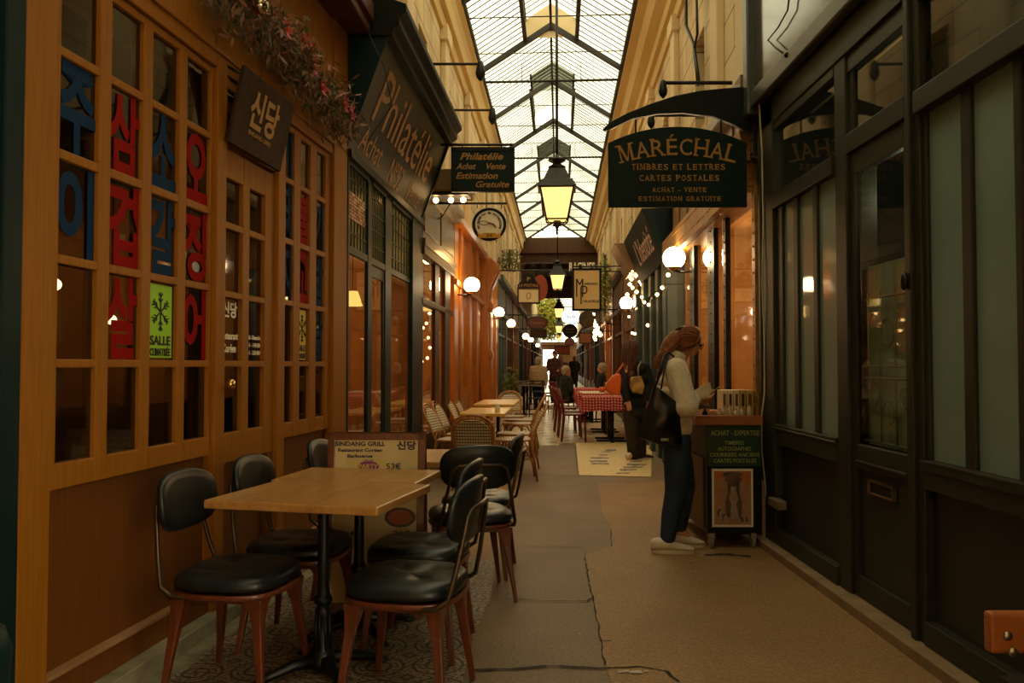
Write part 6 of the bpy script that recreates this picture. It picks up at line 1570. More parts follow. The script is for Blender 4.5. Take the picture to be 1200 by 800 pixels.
def red_chair(lab,loc,rz,first=None):
    if first is not None: return dup(first,loc,rz,lab)
    t=thing('red_chair',lab,'chair',loc,rz,'dark red wooden bistro chairs')
    m=MB(); n=24; m.prism([sup(2*PI*j/n,.21,.20,3) for j in range(n)],.435,.465); m.build('seat',M_redpaint,t,bevel=.006)
    for sx in (-1,1):
        m=MB(); m.tube([(sx*.17,.16,.44),(sx*.19,.18,0)],[.020,.014],8); m.build('leg',M_redpaint,t)
        m=MB(); m.tube([(sx*.18,-.22,0),(sx*.17,-.18,.44),(sx*.175,-.22,.65),(sx*.18,-.27,.88)],[.015,.02,.018,.015],8); m.build('leg',M_redpaint,t)
    m=MB()
    def bf(u,v): x=(u-.5)*.40; return (x,-.215-.12*(v)-.0+.35*x*x-.0,.60+.28*v)
    m.grid(bf,10,6); m.build('backrest',M_redpaint,t,solid=.025)
    return t
r0=red_chair('dark red chair at the near left corner of the nearest checked table',(T1x-.72,13.55,0),face(1,-.1))
red_chair('dark red chair on the aisle side between the nearest and middle checked tables',(T1x-.74,14.35,0),face(1,0),r0)
red_chair('dark red chair on the aisle side beside the middle checked table',(T1x-.74,15.5,0),face(1,0),r0)
red_chair('dark red chair on the wall side of the nearest checked table',(T1x+.12,14.6,0),face(-1,0),r0)
# dark cafe chairs and table in the middle distance, left
def dark_chair(lab,loc,rz,first=None):
    if first is not None: return dup(first,loc,rz,lab)
    t=thing('dark_chair',lab,'chair',loc,rz,'dark wooden chairs by the far left shop')
    m=MB(); n=20; m.prism([sup(2*PI*j/n,.2,.2,3) for j in range(n)],.44,.465); m.build('seat',M_cloth2,t)
    for sx in (-1,1):
        m=MB(); m.tube([(sx*.17,.17,.44),(sx*.18,.18,0)],.014,6); m.build('leg',M_black,t)
        m=MB(); m.tube([(sx*.18,-.2,0),(sx*.17,-.18,.44),(sx*.17,-.24,.9)],.015,6); m.build('leg',M_black,t)
    m=MB()
    for z in (.62,.74,.88): m.tube([(-.17,-.19-.12*(z-.44),z),(0,-.21-.12*(z-.44),z),(.17,-.19-.12*(z-.44),z)],.018,6)
    m.build('backrest',M_black,t); return t
Lx=lambda y,n: L3.p(y,n,0).x
dk0=dark_chair('dark chair standing in the aisle left of the waiter',(Lx(21.5,1.35),21.5,0),face(-1,.3))
dark_chair('dark chair on the near side of the far left dark table',(Lx(20.0,.9),20.0,0),face(-.2,1),dk0)
dark_chair('dark chair on the aisle side of the far left dark table, behind the first',(Lx(23.5,1.2),23.5,0),face(-1,0),dk0)
for i,(y,lab) in enumerate([(20.8,'nearer dark table against the far left shopfront'),(23,'farther dark table against the far left shopfront'),(26,'small dark table beyond the beige jacketed customer')]):
    t=thing('dark_table',lab,'table',(Lx(y,.6),y,0),-.058,'dark tables by the far left shop'); m=MB(); m.box(-.45,.45,-.4,.4,.72,.75); m.build('tabletop',M_darkwood,t)
    m=MB(); m.tube([(0,0,0),(0,0,.72)],.03,8); m.box(-.25,.25,-.03,.03,0,.03); m.box(-.03,.03,-.25,.25,0,.03); m.build('pedestal',M_cast,t)
m=MB(); m.hexa([(-.22,-.02,0),(-.14,-.02,0),(-.14,.3,0),(-.22,.3,0)],[(-.40,-.02,.42),(-.36,-.02,.42),(-.36,.3,.42),(-.40,.3,.42)]); 
o=m.build('menu_stand',M_iron); o.location=(Lx(19.2,.45),19.2,.75+.0); tag(o,'leaning dark menu panel on the nearer dark table at the left','menu stand')
o.location=(Lx(20.6,.45),20.55,.75)
# the two bits at the frame corners
t=thing('wooden_bench','orange wooden bench end with two steel bolts at the right edge','bench',(1.62,2.42,0))
xa=atY(1166,750,2.3).x
m=MB(); m.box(xa-1.62,.40-.05,-.10,-.06,.46,.575); m.build('rail',pm('bench_orange_wood',(.36,.10,.025),.4,col2=(.45,.15,.04),scale=5,stretch=(1,9,9),coat=.2),t,bevel=.01)
for (px,py) in ((1183,746),(1189,765)):
    p=atY(px,py,2.31); m=MB(); m.ell((p.x-1.62,-.103,p.z),(.0135,.006,.0135),14); m.build('bolt',pm('steel_bolt',(.5,.45,.38),.3,metal=1),t)
m=MB(); m.box(.08,.12,-.06,-.02,0,.56); m.box(.10-.23,.14,-.05,-.01,.40,.45); m.build('leg',M_black,t)
m=MB(); m.box(xa-1.60,.17,-.5,-.10,.36,.40); m.build('seat',M_cloth2,t)
m=MB(); m.box(.06,.10,-.5,-.46,0,.36); m.build('leg',M_black,t)
p=G(4,812,.45); 
t=thing('litter_bin','dark green rounded bin with crumpled cream paper at the left edge','bin',(-1.495,2.2,0)); m=MB(); m.lathe([(.10,0),(.12,.03),(.128,.45),(.132,.50),(.115,.555),(.08,.57),(.001,.575)],(0,0,0),24); m.build('body',M_teal,t)
m=MB(); m.ell((.09,-.10,.50),(.055,.03,.035),8); m.ell((.075,-.11,.46),(.035,.02,.03),8); m.build('paper',M_paper,t)
# restaurant inside: domed pendant, lamps, table
t=thing('pendant_lamp','dark domed pendant lamp behind the leftmost restaurant pane','lamp',tuple(L1.p(3.0,-.5,1.7)))
m=MB(); m.lathe([(.20,0),(.19,.06),(.14,.13),(.06,.17),(.03,.2),(.012,.25),(.012,1.1)],(0,0,0),24); m.build('shade',pm('dull_steel',(.10,.10,.07),.3,metal=.8),t)
m=MB(); m.ell((0,0,-.03),.035,12); m.build('bulb',emat('dim_bulb',(1,.5,.15),1.0),t)
# ================================================================== PEOPLE
def bone(mb,pts,rs,n=12): mb.chain([Vector(p) for p in pts],rs,n)
def headmesh(mb,c,s,yaw=0,pitch=0):
    """head facing +x; c = centre of skull, s = head height"""
    R=(Matrix.Rotation(yaw,3,'Z')@Matrix.Rotation(pitch,3,'Y'))
    def E(p,r,n=16): mb.ell(Vector(c)+R@(Vector(p)*s),(r[0]*s,r[1]*s,r[2]*s),n,R=R)
    E((-.04,0,.08),(.40,.33,.40)); E((.10,0,-.16),(.27,.25,.28)); E((.20,0,-.34),(.14,.15,.11)); E((.33,0,.02),(.08,.16,.10),12)
    mb.cap(Vector(c)+R@(Vector((.36,0,.0))*s),Vector(c)+R@(Vector((.455,0,-.14))*s),.030*s,.050*s,10)
    E((.37,0,-.235),(.055,.09,.025),10); E((.36,0,-.275),(.05,.08,.028),10)
    for sy in (-1,1): E((-.02,sy*.325,-.06),(.075,.03,.11),10); E((.22,sy*.16,-.10),(.12,.09,.10),10)
    return R
def hand(mb,w,dirv,palmn,s=.18,curl=.5,side=1):
    """w wrist, dirv finger direction, palmn palm normal (direction the palm faces)"""
    d=Vector(dirv).normalized(); pn=Vector(palmn); pn=(pn-d*pn.dot(d)).normalized(); ac=d.cross(pn)*side
    w=Vector(w); pc=w+d*s*.25
    for k in range(4):
        o=(k-1.5)*.022*s/.18; L=[.95,1.05,1.0,.8][k]*s*.42; r=.0085*s/.18
        b=w+ac*o*.7+d*s*.10; kn=w+ac*o+d*s*.50
        mb.cap(b,kn,r*1.5,r*1.25,8)
        p=kn; dd=d
        for j in range(3):
            ang=curl*(.6+.5*j); dd2=(d*math.cos(ang)+pn*math.sin(ang)); q=p+dd2*L*[.45,.32,.24][j]; mb.cap(p,q,r*(1.15-.1*j),r*(1.05-.12*j),8); p=q
    a0=w+d*s*.12+ac*-.028*s/.18; a1=a0+(d*.55-ac*.75+pn*.3).normalized()*s*.26; a2=a1+(d*.8-ac*.1+pn*.5).normalized()*s*.2
    mb.cap(a0,a1,.013*s/.18,.011*s/.18,8); mb.cap(a1,a2,.0105*s/.18,.0085*s/.18,8)

def shoe(mb,c,yaw,L=.27,h=.10):
    R=Matrix.Rotation(yaw,3,'Z'); c=Vector(c)
    def q(x,y,z): return c+R@Vector((x,y,z))
    secs=[(-.112,.020,.075),(-.10,.034,.098),(-.07,.039,.104),(-.02,.039,.106),(.03,.041,.088),(.08,.047,.070),(.13,.047,.058),(.165,.034,.048),(.182,.014,.036)]
    vs=[];n=12
    for (x,w,z) in secs:
        for j in range(n):
            a=2*PI*j/n; yy=w*math.cos(a); zz=.018+(z-.018)*(.5+.5*math.sin(a)) ; vs.append(q(x*L/.27,yy,zz*h/.10))
    fs=[(i*n+j,i*n+(j+1)%n,(i+1)*n+(j+1)%n,(i+1)*n+j) for i in range(len(secs)-1) for j in range(n)]+[tuple(range(n)),tuple(range((len(secs)-1)*n,len(secs)*n))]
    mb.add(vs,fs,0,True)
def sole(mb,c,yaw,L=.27):
    R=Matrix.Rotation(yaw,3,'Z'); c=Vector(c); pts=[]
    for k in range(24):
        a=2*PI*k/24; x=math.cos(a)*.145+.038; y=math.sin(a)*(.042+.008*math.cos(a)); p=c+R@Vector((x*L/.27,y,0)); pts.append((p.x,p.y))
    mb.prism(pts,c.z,c.z+.026)

def strands(mb,paths,n,jit,r=.0035,seed=1,wave=.008):
    """n locks, each a blend of neighbouring guide paths with its own wave"""
    random.seed(seed)
    for i in range(n):
        f=random.random()*(len(paths)-1); k=min(int(f),len(paths)-2); a=f-k
        g0,g1=paths[k],paths[k+1]; off=Vector((random.gauss(0,1),random.gauss(0,1),random.gauss(0,1)))*jit
        ph=random.random()*6; wl=random.uniform(1.5,3); cut=random.uniform(.78,1)
        ctrl=[Vector(p).lerp(Vector(q),a) for p,q in zip(g0,g1)]; m_=len(ctrl)-1; pts=[]
        for j in range(13):
            t_=j/12*cut*m_; q=min(int(t_),m_-1); b_=t_-q
            p0=ctrl[max(q-1,0)];p1=ctrl[q];p2=ctrl[q+1];p3=ctrl[min(q+2,m_)]
            P=.5*((2*p1)+(p2-p0)*b_+(2*p0-5*p1+4*p2-p3)*b_*b_+(3*p1-p0-3*p2+p3)*b_**3)
            w_=j/12; P+=off*(.35+w_)+Vector((math.sin(ph+w_*6*wl),math.cos(ph+w_*5*wl),math.sin(ph*2+w_*6*wl)))*wave*w_
            pts.append(P)
        mb.tube(pts,[r*(1.15-.8*(j/12)**2) for j in range(13)],5)
# ---- woman in the fleece jacket: local frame faces +x, origin at her feet
wx=atY(788,640,5.62).x
t=thing('person','woman in cream fleece jacket and dark jeans reading papers at the stamp counter','person',(wx,5.62,0))
S=5.62/F
def wp(px,py,y=0): p=atY(px,py,5.62); return Vector((p.x-wx,y,p.z))
b=MB()
hc=wp(806,398); R=headmesh(b,hc+V(.012,0,-.01),.205,0,.30)
bone(b,[wp(793,432),wp(797,420),wp(803,408)],[.062,.05,.048])
bone(b,[wp(786,500),wp(788,470),wp(788,440)],[.11,.11,.10])
for sy in (-1,1):
    hipp=wp(791,512,sy*.075)
    if sy<0: knee=wp(789,573,sy*.085); ank=wp(779,627,sy*.085)
    else: knee=wp(806,570,sy*.07); ank=wp(800,622,sy*.09)
    bone(b,[hipp,knee,ank],[.085,.058,.042])
    foot=ank+V(.05,0,-.045); bone(b,[ank,foot],[.034,.022])
# arms in sleeves: near (right arm is -y, towards the viewer)
sh=wp(789,432,-.15); el=wp(797,472,-.20); wr=wp(812,469,-.10)
sh2=wp(791,432,.15); el2=wp(802,470,.18); wr2=wp(815,466,.05)
bone(b,[sh,el,wr],[.055,.042,.03]); bone(b,[sh2,el2,wr2],[.055,.042,.03])
hand(b,wr+V(.005,0,0),V(1,.35,.08),V(.0,.6,.9),.165,.55,side=1)
hand(b,wr2+V(.005,0,0),V(1,-.25,.15),V(.0,-.6,.9),.165,.55,side=-1)
b.build('body',M_skin,t,remesh=.0055,smooth_it=3)
# eyes and brows, glasses
m=MB()
for sy in (-1,1):
    e=hc+V(.012,0,-.01)+R@(V(.355,sy*.14,-.03)*.205); m.ell(e,(.010,.013,.010),10)
m.build('eye',M_ink,t)
m=MB()
for sy in (-1,1):
    e=hc+V(.012,0,-.01)+R@(V(.43,sy*.16,-.04)*.205); m.tube([e+R@V(0,.024*math.cos(k*PI/8),.018*math.sin(k*PI/8)) for k in range(16)],.0028,5,closed=True)
    m.tube([e+R@V(0,sy*.024,.004),hc+R@(V(-.02,sy*.36,-.02)*.205)],.0025,5)
m.tube([hc+V(.012,0,-.01)+R@(V(.44,y,-.03)*.205) for y in (-.06,.06)],.0025,5)
m.build('glasses',M_black,t)
m=MB(); e=hc+V(.012,0,-.01)+R@(V(.405,0,-.25)*.205); m.ell(e,(.010,.022,.006),10,R=R); m.build('lips',pm('lip',(.32,.07,.05),.4),t)
# hair: cap, waves down the back, strands
m=MB(); hcc=hc+V(.012,0,-.01)
m.ell(hcc+R@(V(-.13,0,.11)*.205),(.37*.205+.006,.35*.205+.006,.38*.205+.006),18,R=R)
for sy in (-1,1): m.ell(hcc+R@(V(-.12,sy*.20,-.10)*.205),(.050,.036,.060),14,R=R)
bone(m,[wp(792,397),wp(784,405),wp(777,415)],[.062,.055,.035])
m.build('hair',M_hair1,t,remesh=.008,smooth_it=2)
def hp(x,y,z): return hcc+R@(V(x,y,z)*.205)
gd=[]
for ph in (-112,-95,-80,-60,-40,-20,0,20,40,60,80,95,112):
    a_=math.radians(ph); sy=math.sin(a_); cz_=math.cos(a_)
    nape=wp(780-abs(sy)*-6,404,sy*.07); 
    gd.append([hp(.22-.06*abs(sy),.30*sy,.12+.34*cz_),hp(-.02,.385*sy,.12+.40*cz_),hp(-.28,.37*sy,.08+.32*cz_),hp(-.44,.30*sy,-.04+.14*cz_),wp(783+5*abs(sy),406,sy*.08),wp(776,416,sy*.085),wp(771,424,sy*.08),wp(772,431,sy*.07)])
m=MB(); strands(m,gd,620,.006,.0042,3,.010)
m.build('hair_locks',M_hair1,t,weld=False)
m=MB(); gd2=[[hp(.25,sy*.31,.15),hp(.16,sy*.36,-.02),hp(.02,sy*.37,-.18),hp(-.15,sy*.36,-.32),wp(785,412,sy*.07)] for sy in (-1,-.97)]
strands(m,gd2,26,.006,.004,5,.006); gd2=[[hp(.25,sy*.31,.15),hp(.16,sy*.36,-.02),hp(.02,sy*.37,-.18),hp(-.15,sy*.36,-.32),wp(785,412,sy*.07)] for sy in (1,.97)]; strands(m,gd2,26,.006,.004,6,.006)
m.build('side_locks',M_hair1,t,weld=False)
m=MB(); c0=wp(798,385.5); m.tube([c0+V(-.03,-.03,-.005),c0+V(0,-.035,.008),c0+V(.04,-.03,.002)],.008,6); m.tube([c0+V(-.03,.03,-.005),c0+V(0,.02,.012),c0+V(.04,.03,.002)],.008,6); 
m.build('hair_clip',M_cloth2,t)
# jacket
m=MB()
def tor(px,py,rx,ry): m.ell(wp(px,py),(rx,ry,.07),18)
for (px,py,rx,ry) in [(786,434,.075,.150),(786,446,.100,.180),(786.5,458,.112,.175),(787.5,470,.118,.170),(789,482,.118,.170),(791,494,.112,.172),(792,503,.108,.172)]: tor(px,py,rx,ry)
m.chain([sh+V(-.01,0,-.005),el,wr+V(-.022,0,0)],[.082,.074,.056],14)
m.ell(el+V(0,0,-.02),(.085,.075,.07),14)
m.chain([sh2+V(-.01,0,-.005),el2,wr2+V(-.022,0,0)],[.080,.072,.056],14)
# stand collar
for k in range(14):
    a=2*PI*k/14; c_=wp(790,417)+V(.062*math.cos(a),.072*math.sin(a),-.022*math.cos(a)-.0); m.ell(c_,(.026,.026,.045),8)
bone(m,[wp(796,424,-.03),wp(803,440,-.02),wp(806,470,0),wp(805,500,0)],[.03,.035,.045,.04])
m.build('fleece_jacket',M_fleece,t,remesh=.008,smooth_it=3)
m=MB(); m.chain([wp(797,424,-.075),wp(804,440,-.06),wp(808,465,-.02)],[.006,.005,.005],6); m.chain([sh+V(-.05,-.07,-.06),sh+V(.03,-.085,-.07),sh+V(.07,-.05,-.03)],[.004,.004,.004],6); m.build('jacket_seam',M_beige,t)
# jeans
m=MB()
m.ell(wp(791,510),(.105,.155,.075),18); m.ell(wp(789,517),(.115,.158,.07),18)
for sy in (-1,1):
    if sy<0: pts=[wp(791,516,-.08),wp(790,545,-.085),wp(789,573,-.085),wp(783,600,-.085),wp(780,625,-.085)]; rs=[.098,.088,.074,.062,.054]
    else: pts=[wp(793,516,.08),wp(801,545,.078),wp(806,570,.07),wp(803,600,.08),wp(800,620,.09)]; rs=[.098,.084,.068,.056,.048]
    m.chain(pts,rs,16)
m.build('jeans',M_denim,t,remesh=.008,smooth_it=2)
for i,(px,py,y) in enumerate([(779,643,-.085),(799,636,.09)]):
    c_=Vector((wp(px,py).x,y,0)) 
    m=MB(); shoe(m,c_+V(.0,0,0),-.05 if i==0 else .05,.27,.105); m.build('sneaker',M_sneaker,t,sub=1)
    m=MB(); sole(m,c_+V(0,0,0),-.05 if i==0 else .05); m.build('sneaker_sole',M_sole,t,bevel=.004)
    m=MB(); 
    for k in range(4): m.tube([c_+V(.02+.022*k,-.025,.088-.009*k),c_+V(.03+.022*k,.0,.094-.009*k),c_+V(.02+.022*k,.025,.088-.009*k)],.003,5)
    m.build('laces',M_white,t)
# papers in hand
t2=thing('held_papers','open cream papers held up by the woman at the stamp counter','papers',(wx,5.62,1.0))
def wq(px,py,y=0): p=wp(px,py,y); p.z-=1.0; return p
m=MB()
m.add([wq(808,457,-.12),wq(828,447,-.10),wq(831,458,-.08),wq(818,465,-.10)],[(0,1,2,3)]); m.add([wq(820,452,-.02),wq(834,450,.10),wq(836,462,.08),wq(824,465,-.04)],[(0,1,2,3)])
m.add([wq(833,458,-.05),wq(843,453,.0),wq(841,456,.05),wq(832,462,.0)],[(0,1,2,3)]); m.add([wq(822,449,-.06),wq(831,455,-.02),wq(827,467,-.04),wq(816,463,-.09)],[(0,1,2,3)])
m.build('sheets',M_paper,t2,solid=.002,weld='no')
# black tote
t3=thing('tote_bag','large black slouchy leather tote on the shoulder above the dark jeans','bag',(wx,5.42,.6))
def wb(px,py,y=0): p=atY(px,py,5.42); return Vector((p.x-wx,y,p.z-.6))
m=MB()
def bag(u,v):
    # u across, v down; front sheet bulges
    tl,tr_,bl,br=(766,452),(783,461),(744,516),(801,524)
    top=Vector((766+(796-766)*u, 450+(474-450)*u)); bot=Vector((747+(800-747)*u, 512+ (522-512)*u+4*math.sin(u*PI)))
    p=top.lerp(bot,v); return p
vs=[];fs=[];nu,nv=14,12
for sd in (-1,1):
    for i in range(nu+1):
        for j in range(nv+1):
            u,v=i/nu,j/nv; p=bag(u,v); th=.055*math.sin(PI*min(max(u,.02),.98))**.6*(.25+.75*math.sin(PI*min(v*.85+.08,1)))+.006*math.sin(9*u+7*v)
            vs.append(wb(p.x,p.y,sd*th))
k=(nu+1)*(nv+1)
for s_ in (0,1):
    for i in range(nu):
        for j in range(nv):
            f=(s_*k+i*(nv+1)+j,s_*k+(i+1)*(nv+1)+j,s_*k+(i+1)*(nv+1)+j+1,s_*k+i*(nv+1)+j+1); fs.append(f)
for j in range(nv):
    fs.append((j,j+1,k+j+1,k+j)); q_=nu*(nv+1); fs.append((q_+j,q_+j+1,k+q_+j+1,k+q_+j))
for i in range(nu):
    a=i*(nv+1)+nv; b_=(i+1)*(nv+1)+nv; fs.append((a,b_,k+b_,k+a))
m.add(vs,fs,0,True); m.build('bag_body',M_bagleather,t3,sub=1)
m=MB(); m.tube([wb(768,452,-.02),wb(774,428,-.02),wb(779,416,.02),wb(786,413,.06),wb(792,418,.05)],.007,6); m.tube([wb(769,453,.03),wb(777,430,.0),wb(783,414,.05),wb(789,414,.10)],.007,6)
m.tube([wb(774,456,-.02),wb(779,432,-.0),wb(784,416,.03)],.006,6); m.build('strap',M_bagleather,t3)
m=MB(); m.text('CFOC',wb(777,514,-.062),X1,Z1,.016,w=.05,bold=.02,squash=1); m.build('printed_letters',M_white,t3,weld=False)

# ---- woman with the orange bag
Y2=11.0; w2=atY(746,536,Y2).x
def w2p(px,py,y=0): p=atY(px,py,Y2); return Vector((p.x-w2,y,p.z))
t=thing('person','dark haired woman in black coat and trousers seen from behind beside the checked table','person',(w2,Y2,0))
b=MB(); h2=w2p(740,409); headmesh(b,h2,.22,.75,.1); bone(b,[w2p(741,430),w2p(740,418)],[.06,.05]); bone(b,[w2p(744,480),w2p(744,440)],[.08,.07])
for sx,pts in ((0,[(739,480,0),(740,508,-.05),(742,531,-.05)]),(1,[(750,480,.06),(749,508,.07),(751,530,.05)])):
    P_=[w2p(*q) for q in pts]; bone(b,P_,[.06,.05,.04])
for pts in ([(733,428,-.1),(729,450,-.12),(734,468,-.16)],[(753,430,.1),(760,452,.05),(754,466,-.08)]):
    P_=[w2p(*q) for q in pts]; bone(b,P_,[.05,.042,.03]); hand(b,P_[-1],V(.1,-.1,-1),V(.3,.9,0),.17,.5)
b.build('body',M_skin,t,remesh=.011,smooth_it=2)
m=MB(); m.ell(h2+V(-.01,-.01,.02),(.105,.10,.115),14); m.ell(h2+V(-.05,-.05,-.06),(.09,.085,.10),12)
for (a,c_,y,r) in [(733,425,-.07,.07),(729,440,-.09,.065),(736,430,-.10,.075),(733,450,-.10,.055),(742,425,-.09,.06),(738,440,-.12,.06)]: m.ell(w2p(a,c_,y),(r,r*.7,r*1.4),12)
m.build('hair',M_hair2,t,remesh=.014,smooth_it=2)
m=MB(); gd=[]
for a_ in range(-100,261,30):
    c_,s_=math.cos(math.radians(a_)),math.sin(math.radians(a_)); gd.append([h2+V(.02,.02,.115),h2+V(.07*c_-.02,.07*s_-.02,.09),h2+V(.105*c_-.02,.10*s_-.03,.0),w2p(736,424,0)+V(.08*c_,.09*s_-.05,0),w2p(734,438,-.06)+V(.09*c_,.06*s_,0),w2p(734,452,-.09)+V(.06*c_,.04*s_,0)])
gd=[g_ for g_,a_ in zip(gd,range(-100,261,30)) if not (10<a_<80)]
strands(m,gd,260,.010,.007,9,.015); m.build('hair_locks',M_hair2,t,weld=False)
m=MB()
for (px,py,rx,ry) in [(743,432,.17,.11),(743,445,.20,.13),(744,460,.20,.14),(745,472,.19,.15),(746,484,.185,.15)]: m.ell(w2p(px,py),(rx,ry,.11),16)
m.chain([w2p(733,430,-.06),w2p(728,450,-.1),w2p(733,466,-.15)],[.085,.075,.055],12); m.chain([w2p(756,432,.06),w2p(762,452,.03),w2p(756,466,-.06)],[.085,.075,.055],12)
m.build('black_coat',M_cloth,t,remesh=.014,smooth_it=2)
m=MB(); m.chain([w2p(740,484,0),w2p(740,508,-.05),w2p(742,531,-.05)],[.125,.09,.085],12); m.chain([w2p(750,484,.05),w2p(750,508,.07),w2p(751,530,.05)],[.125,.09,.085],12); m.build('trousers',M_cloth2,t,remesh=.014,smooth_it=2)
m=MB(); shoe(m,w2p(738,536,-.08)*1+V(0,0,0)-V(0,0,w2p(738,536).z),.9,.25); m.build('shoe',M_sneaker,t)
m=MB(); shoe(m,V(w2p(751,536).x,.05,0),-.15,.27); m.build('shoe',M_shoe,t)
t=thing('orange_bag','soft orange shoulder bag on the left arm of the dark haired woman','bag',(atY(719,450,10.85).x,10.85,atY(719,450,10.85).z))
m=MB(); n=20
def ob(px,py): p=atY(px,py,10.85)-Vector(t.location); return (p.x,p.z)
m.prism([ob(*q) for q in [(709,455),(711,448),(716,442),(721,438),(726,437),(728,444),(727,455),(726,463),(718,462),(711,459)]],-.06,.06,'y'); m.build('bag_body',M_orange,t,bevel=.03,seg=3)
m=MB(); m.tube([(ob(722,438)[0],0,ob(722,438)[1]),(ob(728,430)[0],.0,ob(728,430)[1]),(ob(732,424)[0],.05,ob(732,424)[1])],.012,6); m.build('strap',M_orange,t)
t=thing('floral_tote','yellow patterned cloth tote with green strap on the back of the dark haired woman','bag',(atY(746,452,10.7).x,10.7,atY(746,452,10.7).z))
def fb_(px,py): p=atY(px,py,10.7)-Vector(t.location); return (p.x,p.z)
m=MB(); m.prism([fb_(*q) for q in [(739,442),(751,440),(755,452),(753,462),(741,460),(738,452)]],-.04,.04,'y'); m.build('bag_body',pm('floral_cloth',(.20,.12,.03),.8,col2=(.42,.24,.05),scale=12,contrast=(.45,.55)),t,bevel=.02,seg=3)
m=MB(); m.tube([(fb_(748,441)[0],0,fb_(748,441)[1]),(fb_(748,430)[0],0,fb_(748,430)[1]),(fb_(752,424)[0],.05,fb_(752,424)[1]),(fb_(755,432)[0],.1,fb_(755,432)[1])],.015,6); m.build('strap',pm('olive_strap',(.14,.15,.05),.7),t)

# ---- distant people
def person(lab,px,py,Y,topz,coat,pants,hair,yaw=0,sit=False,skin=M_skin,build=1.0,dress=None,arm=0,legs=True):
    base=atY(px,py,Y); t=thing('person',lab,'person',(base.x,Y,0),yaw); H=topz
    hs=.225; hz=H-hs*.55; b=MB(); headmesh(b,(0,0,hz),hs*.98); shz=H-.30; bone(b,[(0,0,shz-.02),(0,0,hz-.08)],[.055,.05])
    hip=(H-.78) if sit else H*.52
    bone(b,[(-.01,0,hip+.02),(0,0,shz-.10)],[.07,.06])
    ft=[]
    for sy in (-1,1):
        if sit: P_=[(0,sy*.09,hip),(.40,sy*.11,hip-.0),(.44,sy*.11,.07)]
        else: P_=[(0,sy*.085,hip),(.02,sy*.09,hip*.5),(-.02+sy*.05,sy*.09,.07)]
        ft.append(P_[-1])
        bone(b,P_,[.06,.05,.035]); bone(b,[P_[-1],(P_[-1][0]+.06,P_[-1][1],.04)],[.03,.025])
        A_=[(0,sy*.18*build,shz-.03),(.03,sy*.23*build,shz-.30),(.22 if (sit or arm) else .08,sy*.20,shz-(.36 if (sit or arm) else .52))]
        bone(b,A_,[.04,.035,.028]); hand(b,A_[-1],V(1 if (sit or arm) else .2,0,0 if (sit or arm) else -1),V(0,-sy,0),.17,.5)
    b.build('body',skin,t,remesh=.016,smooth_it=2)
    m=MB(); m.ell((-.025,0,hz+.03),(.115,.095,.105),12); m.ell((-.06,0,hz-.03),(.075,.085,.09),12); m.build('hair',hair,t,remesh=.02,smooth_it=1)
    m=MB()
    for f,rx,ry in [(0,.11,.17),(.25,.13,.20),(.5,.135,.20),(.75,.135,.19),(1,.14,.19)]:
        z=shz-.04-(shz-.04-hip)*f; m.ell((0,0,z),(rx*build,ry*build,.12),14)
    for sy in (-1,1):
        A_=[(0,sy*.18*build,shz-.03),(.03,sy*.23*build,shz-.30),(.20 if (sit or arm) else .07,sy*.20,shz-(.36 if (sit or arm) else .48))]; m.chain([Vector(q) for q in A_],[.08,.065,.05],10)
    m.build('jacket',coat,t,remesh=.02,smooth_it=2)
    m=MB()
    for sy in (-1,1):
        if sit: P_=[(0,sy*.09,hip),(.40,sy*.11,hip),(.44,sy*.11,.12)]
        else: P_=[(0,sy*.085,hip),(.02,sy*.09,hip*.5),(-.02+sy*.05,sy*.09,.10)]
        m.chain([Vector(q) for q in P_],[.115,.085,.065],10)
    m.build('trousers',pants,t,remesh=.02,smooth_it=1)
    for f_ in ft:
        m=MB(); shoe(m,(f_[0],f_[1],0),0,.27); m.build('shoe',M_black,t)
    return t
person('waiter in maroon shirt and long dark apron standing in the middle of the passage',650,470,26.5,1.74,pm('maroon_shirt',(.06,.012,.010),.8),M_cloth,M_hair2,yaw=-1.9,arm=1)
person('person in brown jacket right behind the waiter',657,470,27.5,1.62,M_cloth2,M_cloth2,M_hair2,yaw=1.4)
person('customer in beige jacket standing at the far left tables',631,470,23.2,1.50,M_beige,M_cloth,M_hairg,yaw=1.2)
person('seated man in dark green coat at the left side of the far checked table',664,470,19.0,1.26,pm('dark_green_coat',(.008,.014,.008),.9),M_cloth,M_hairg,yaw=.3,sit=True)
person('grey haired person in black seated on the right of the far checked table',705,470,18.6,1.32,M_cloth,M_cloth,M_hairg,yaw=PI-.2,sit=True)
person('distant pedestrian in dark clothes near the far end of the passage',673,440,40,1.70,M_cloth,M_cloth,M_hair2,yaw=1.5)
for i,(x,y,rz,lab) in enumerate([(atY(664,470,19).x-.05,19.0,face(1,.3),'chair under the seated man in the green coat'),(atY(705,470,18.6).x+.05,18.6,face(-1,.1),'chair under the grey haired diner in black')]):
    red_chair(lab,(x,y,0),rz,r0)

# ================================================================== LIGHT
W_=bpy.data.worlds.new('overcast'); bpy.context.scene.world=W_; W_.use_nodes=True; t=W_.node_tree; t.nodes.clear()
o=t.nodes.new('ShaderNodeOutputWorld'); bg=t.nodes.new('ShaderNodeBackground'); bg.inputs[0].default_value=(1,.88,.62,1); bg.inputs[1].default_value=SKY; t.links.new(bg.outputs[0],o.inputs[0])
def plight(name,loc,e,col=(1,.62,.28),r=.1,typ='POINT',size=None,rot=None):
    l=bpy.data.lights.new(name,typ); l.energy=e; l.color=col
    if typ=='POINT': l.shadow_soft_size=r
    else: l.size=size or .3
    ob=bpy.data.objects.new(name,l); ob.location=loc; 
    if rot: ob.rotation_euler=rot
    C.objects.link(ob); return ob
plight('shop_light',L2.p(7.4,-1.2,2.4),20,(1,.55,.2))
plight('shop_light',L2.p(10,-1.0,2.4),22,(1,.6,.25))
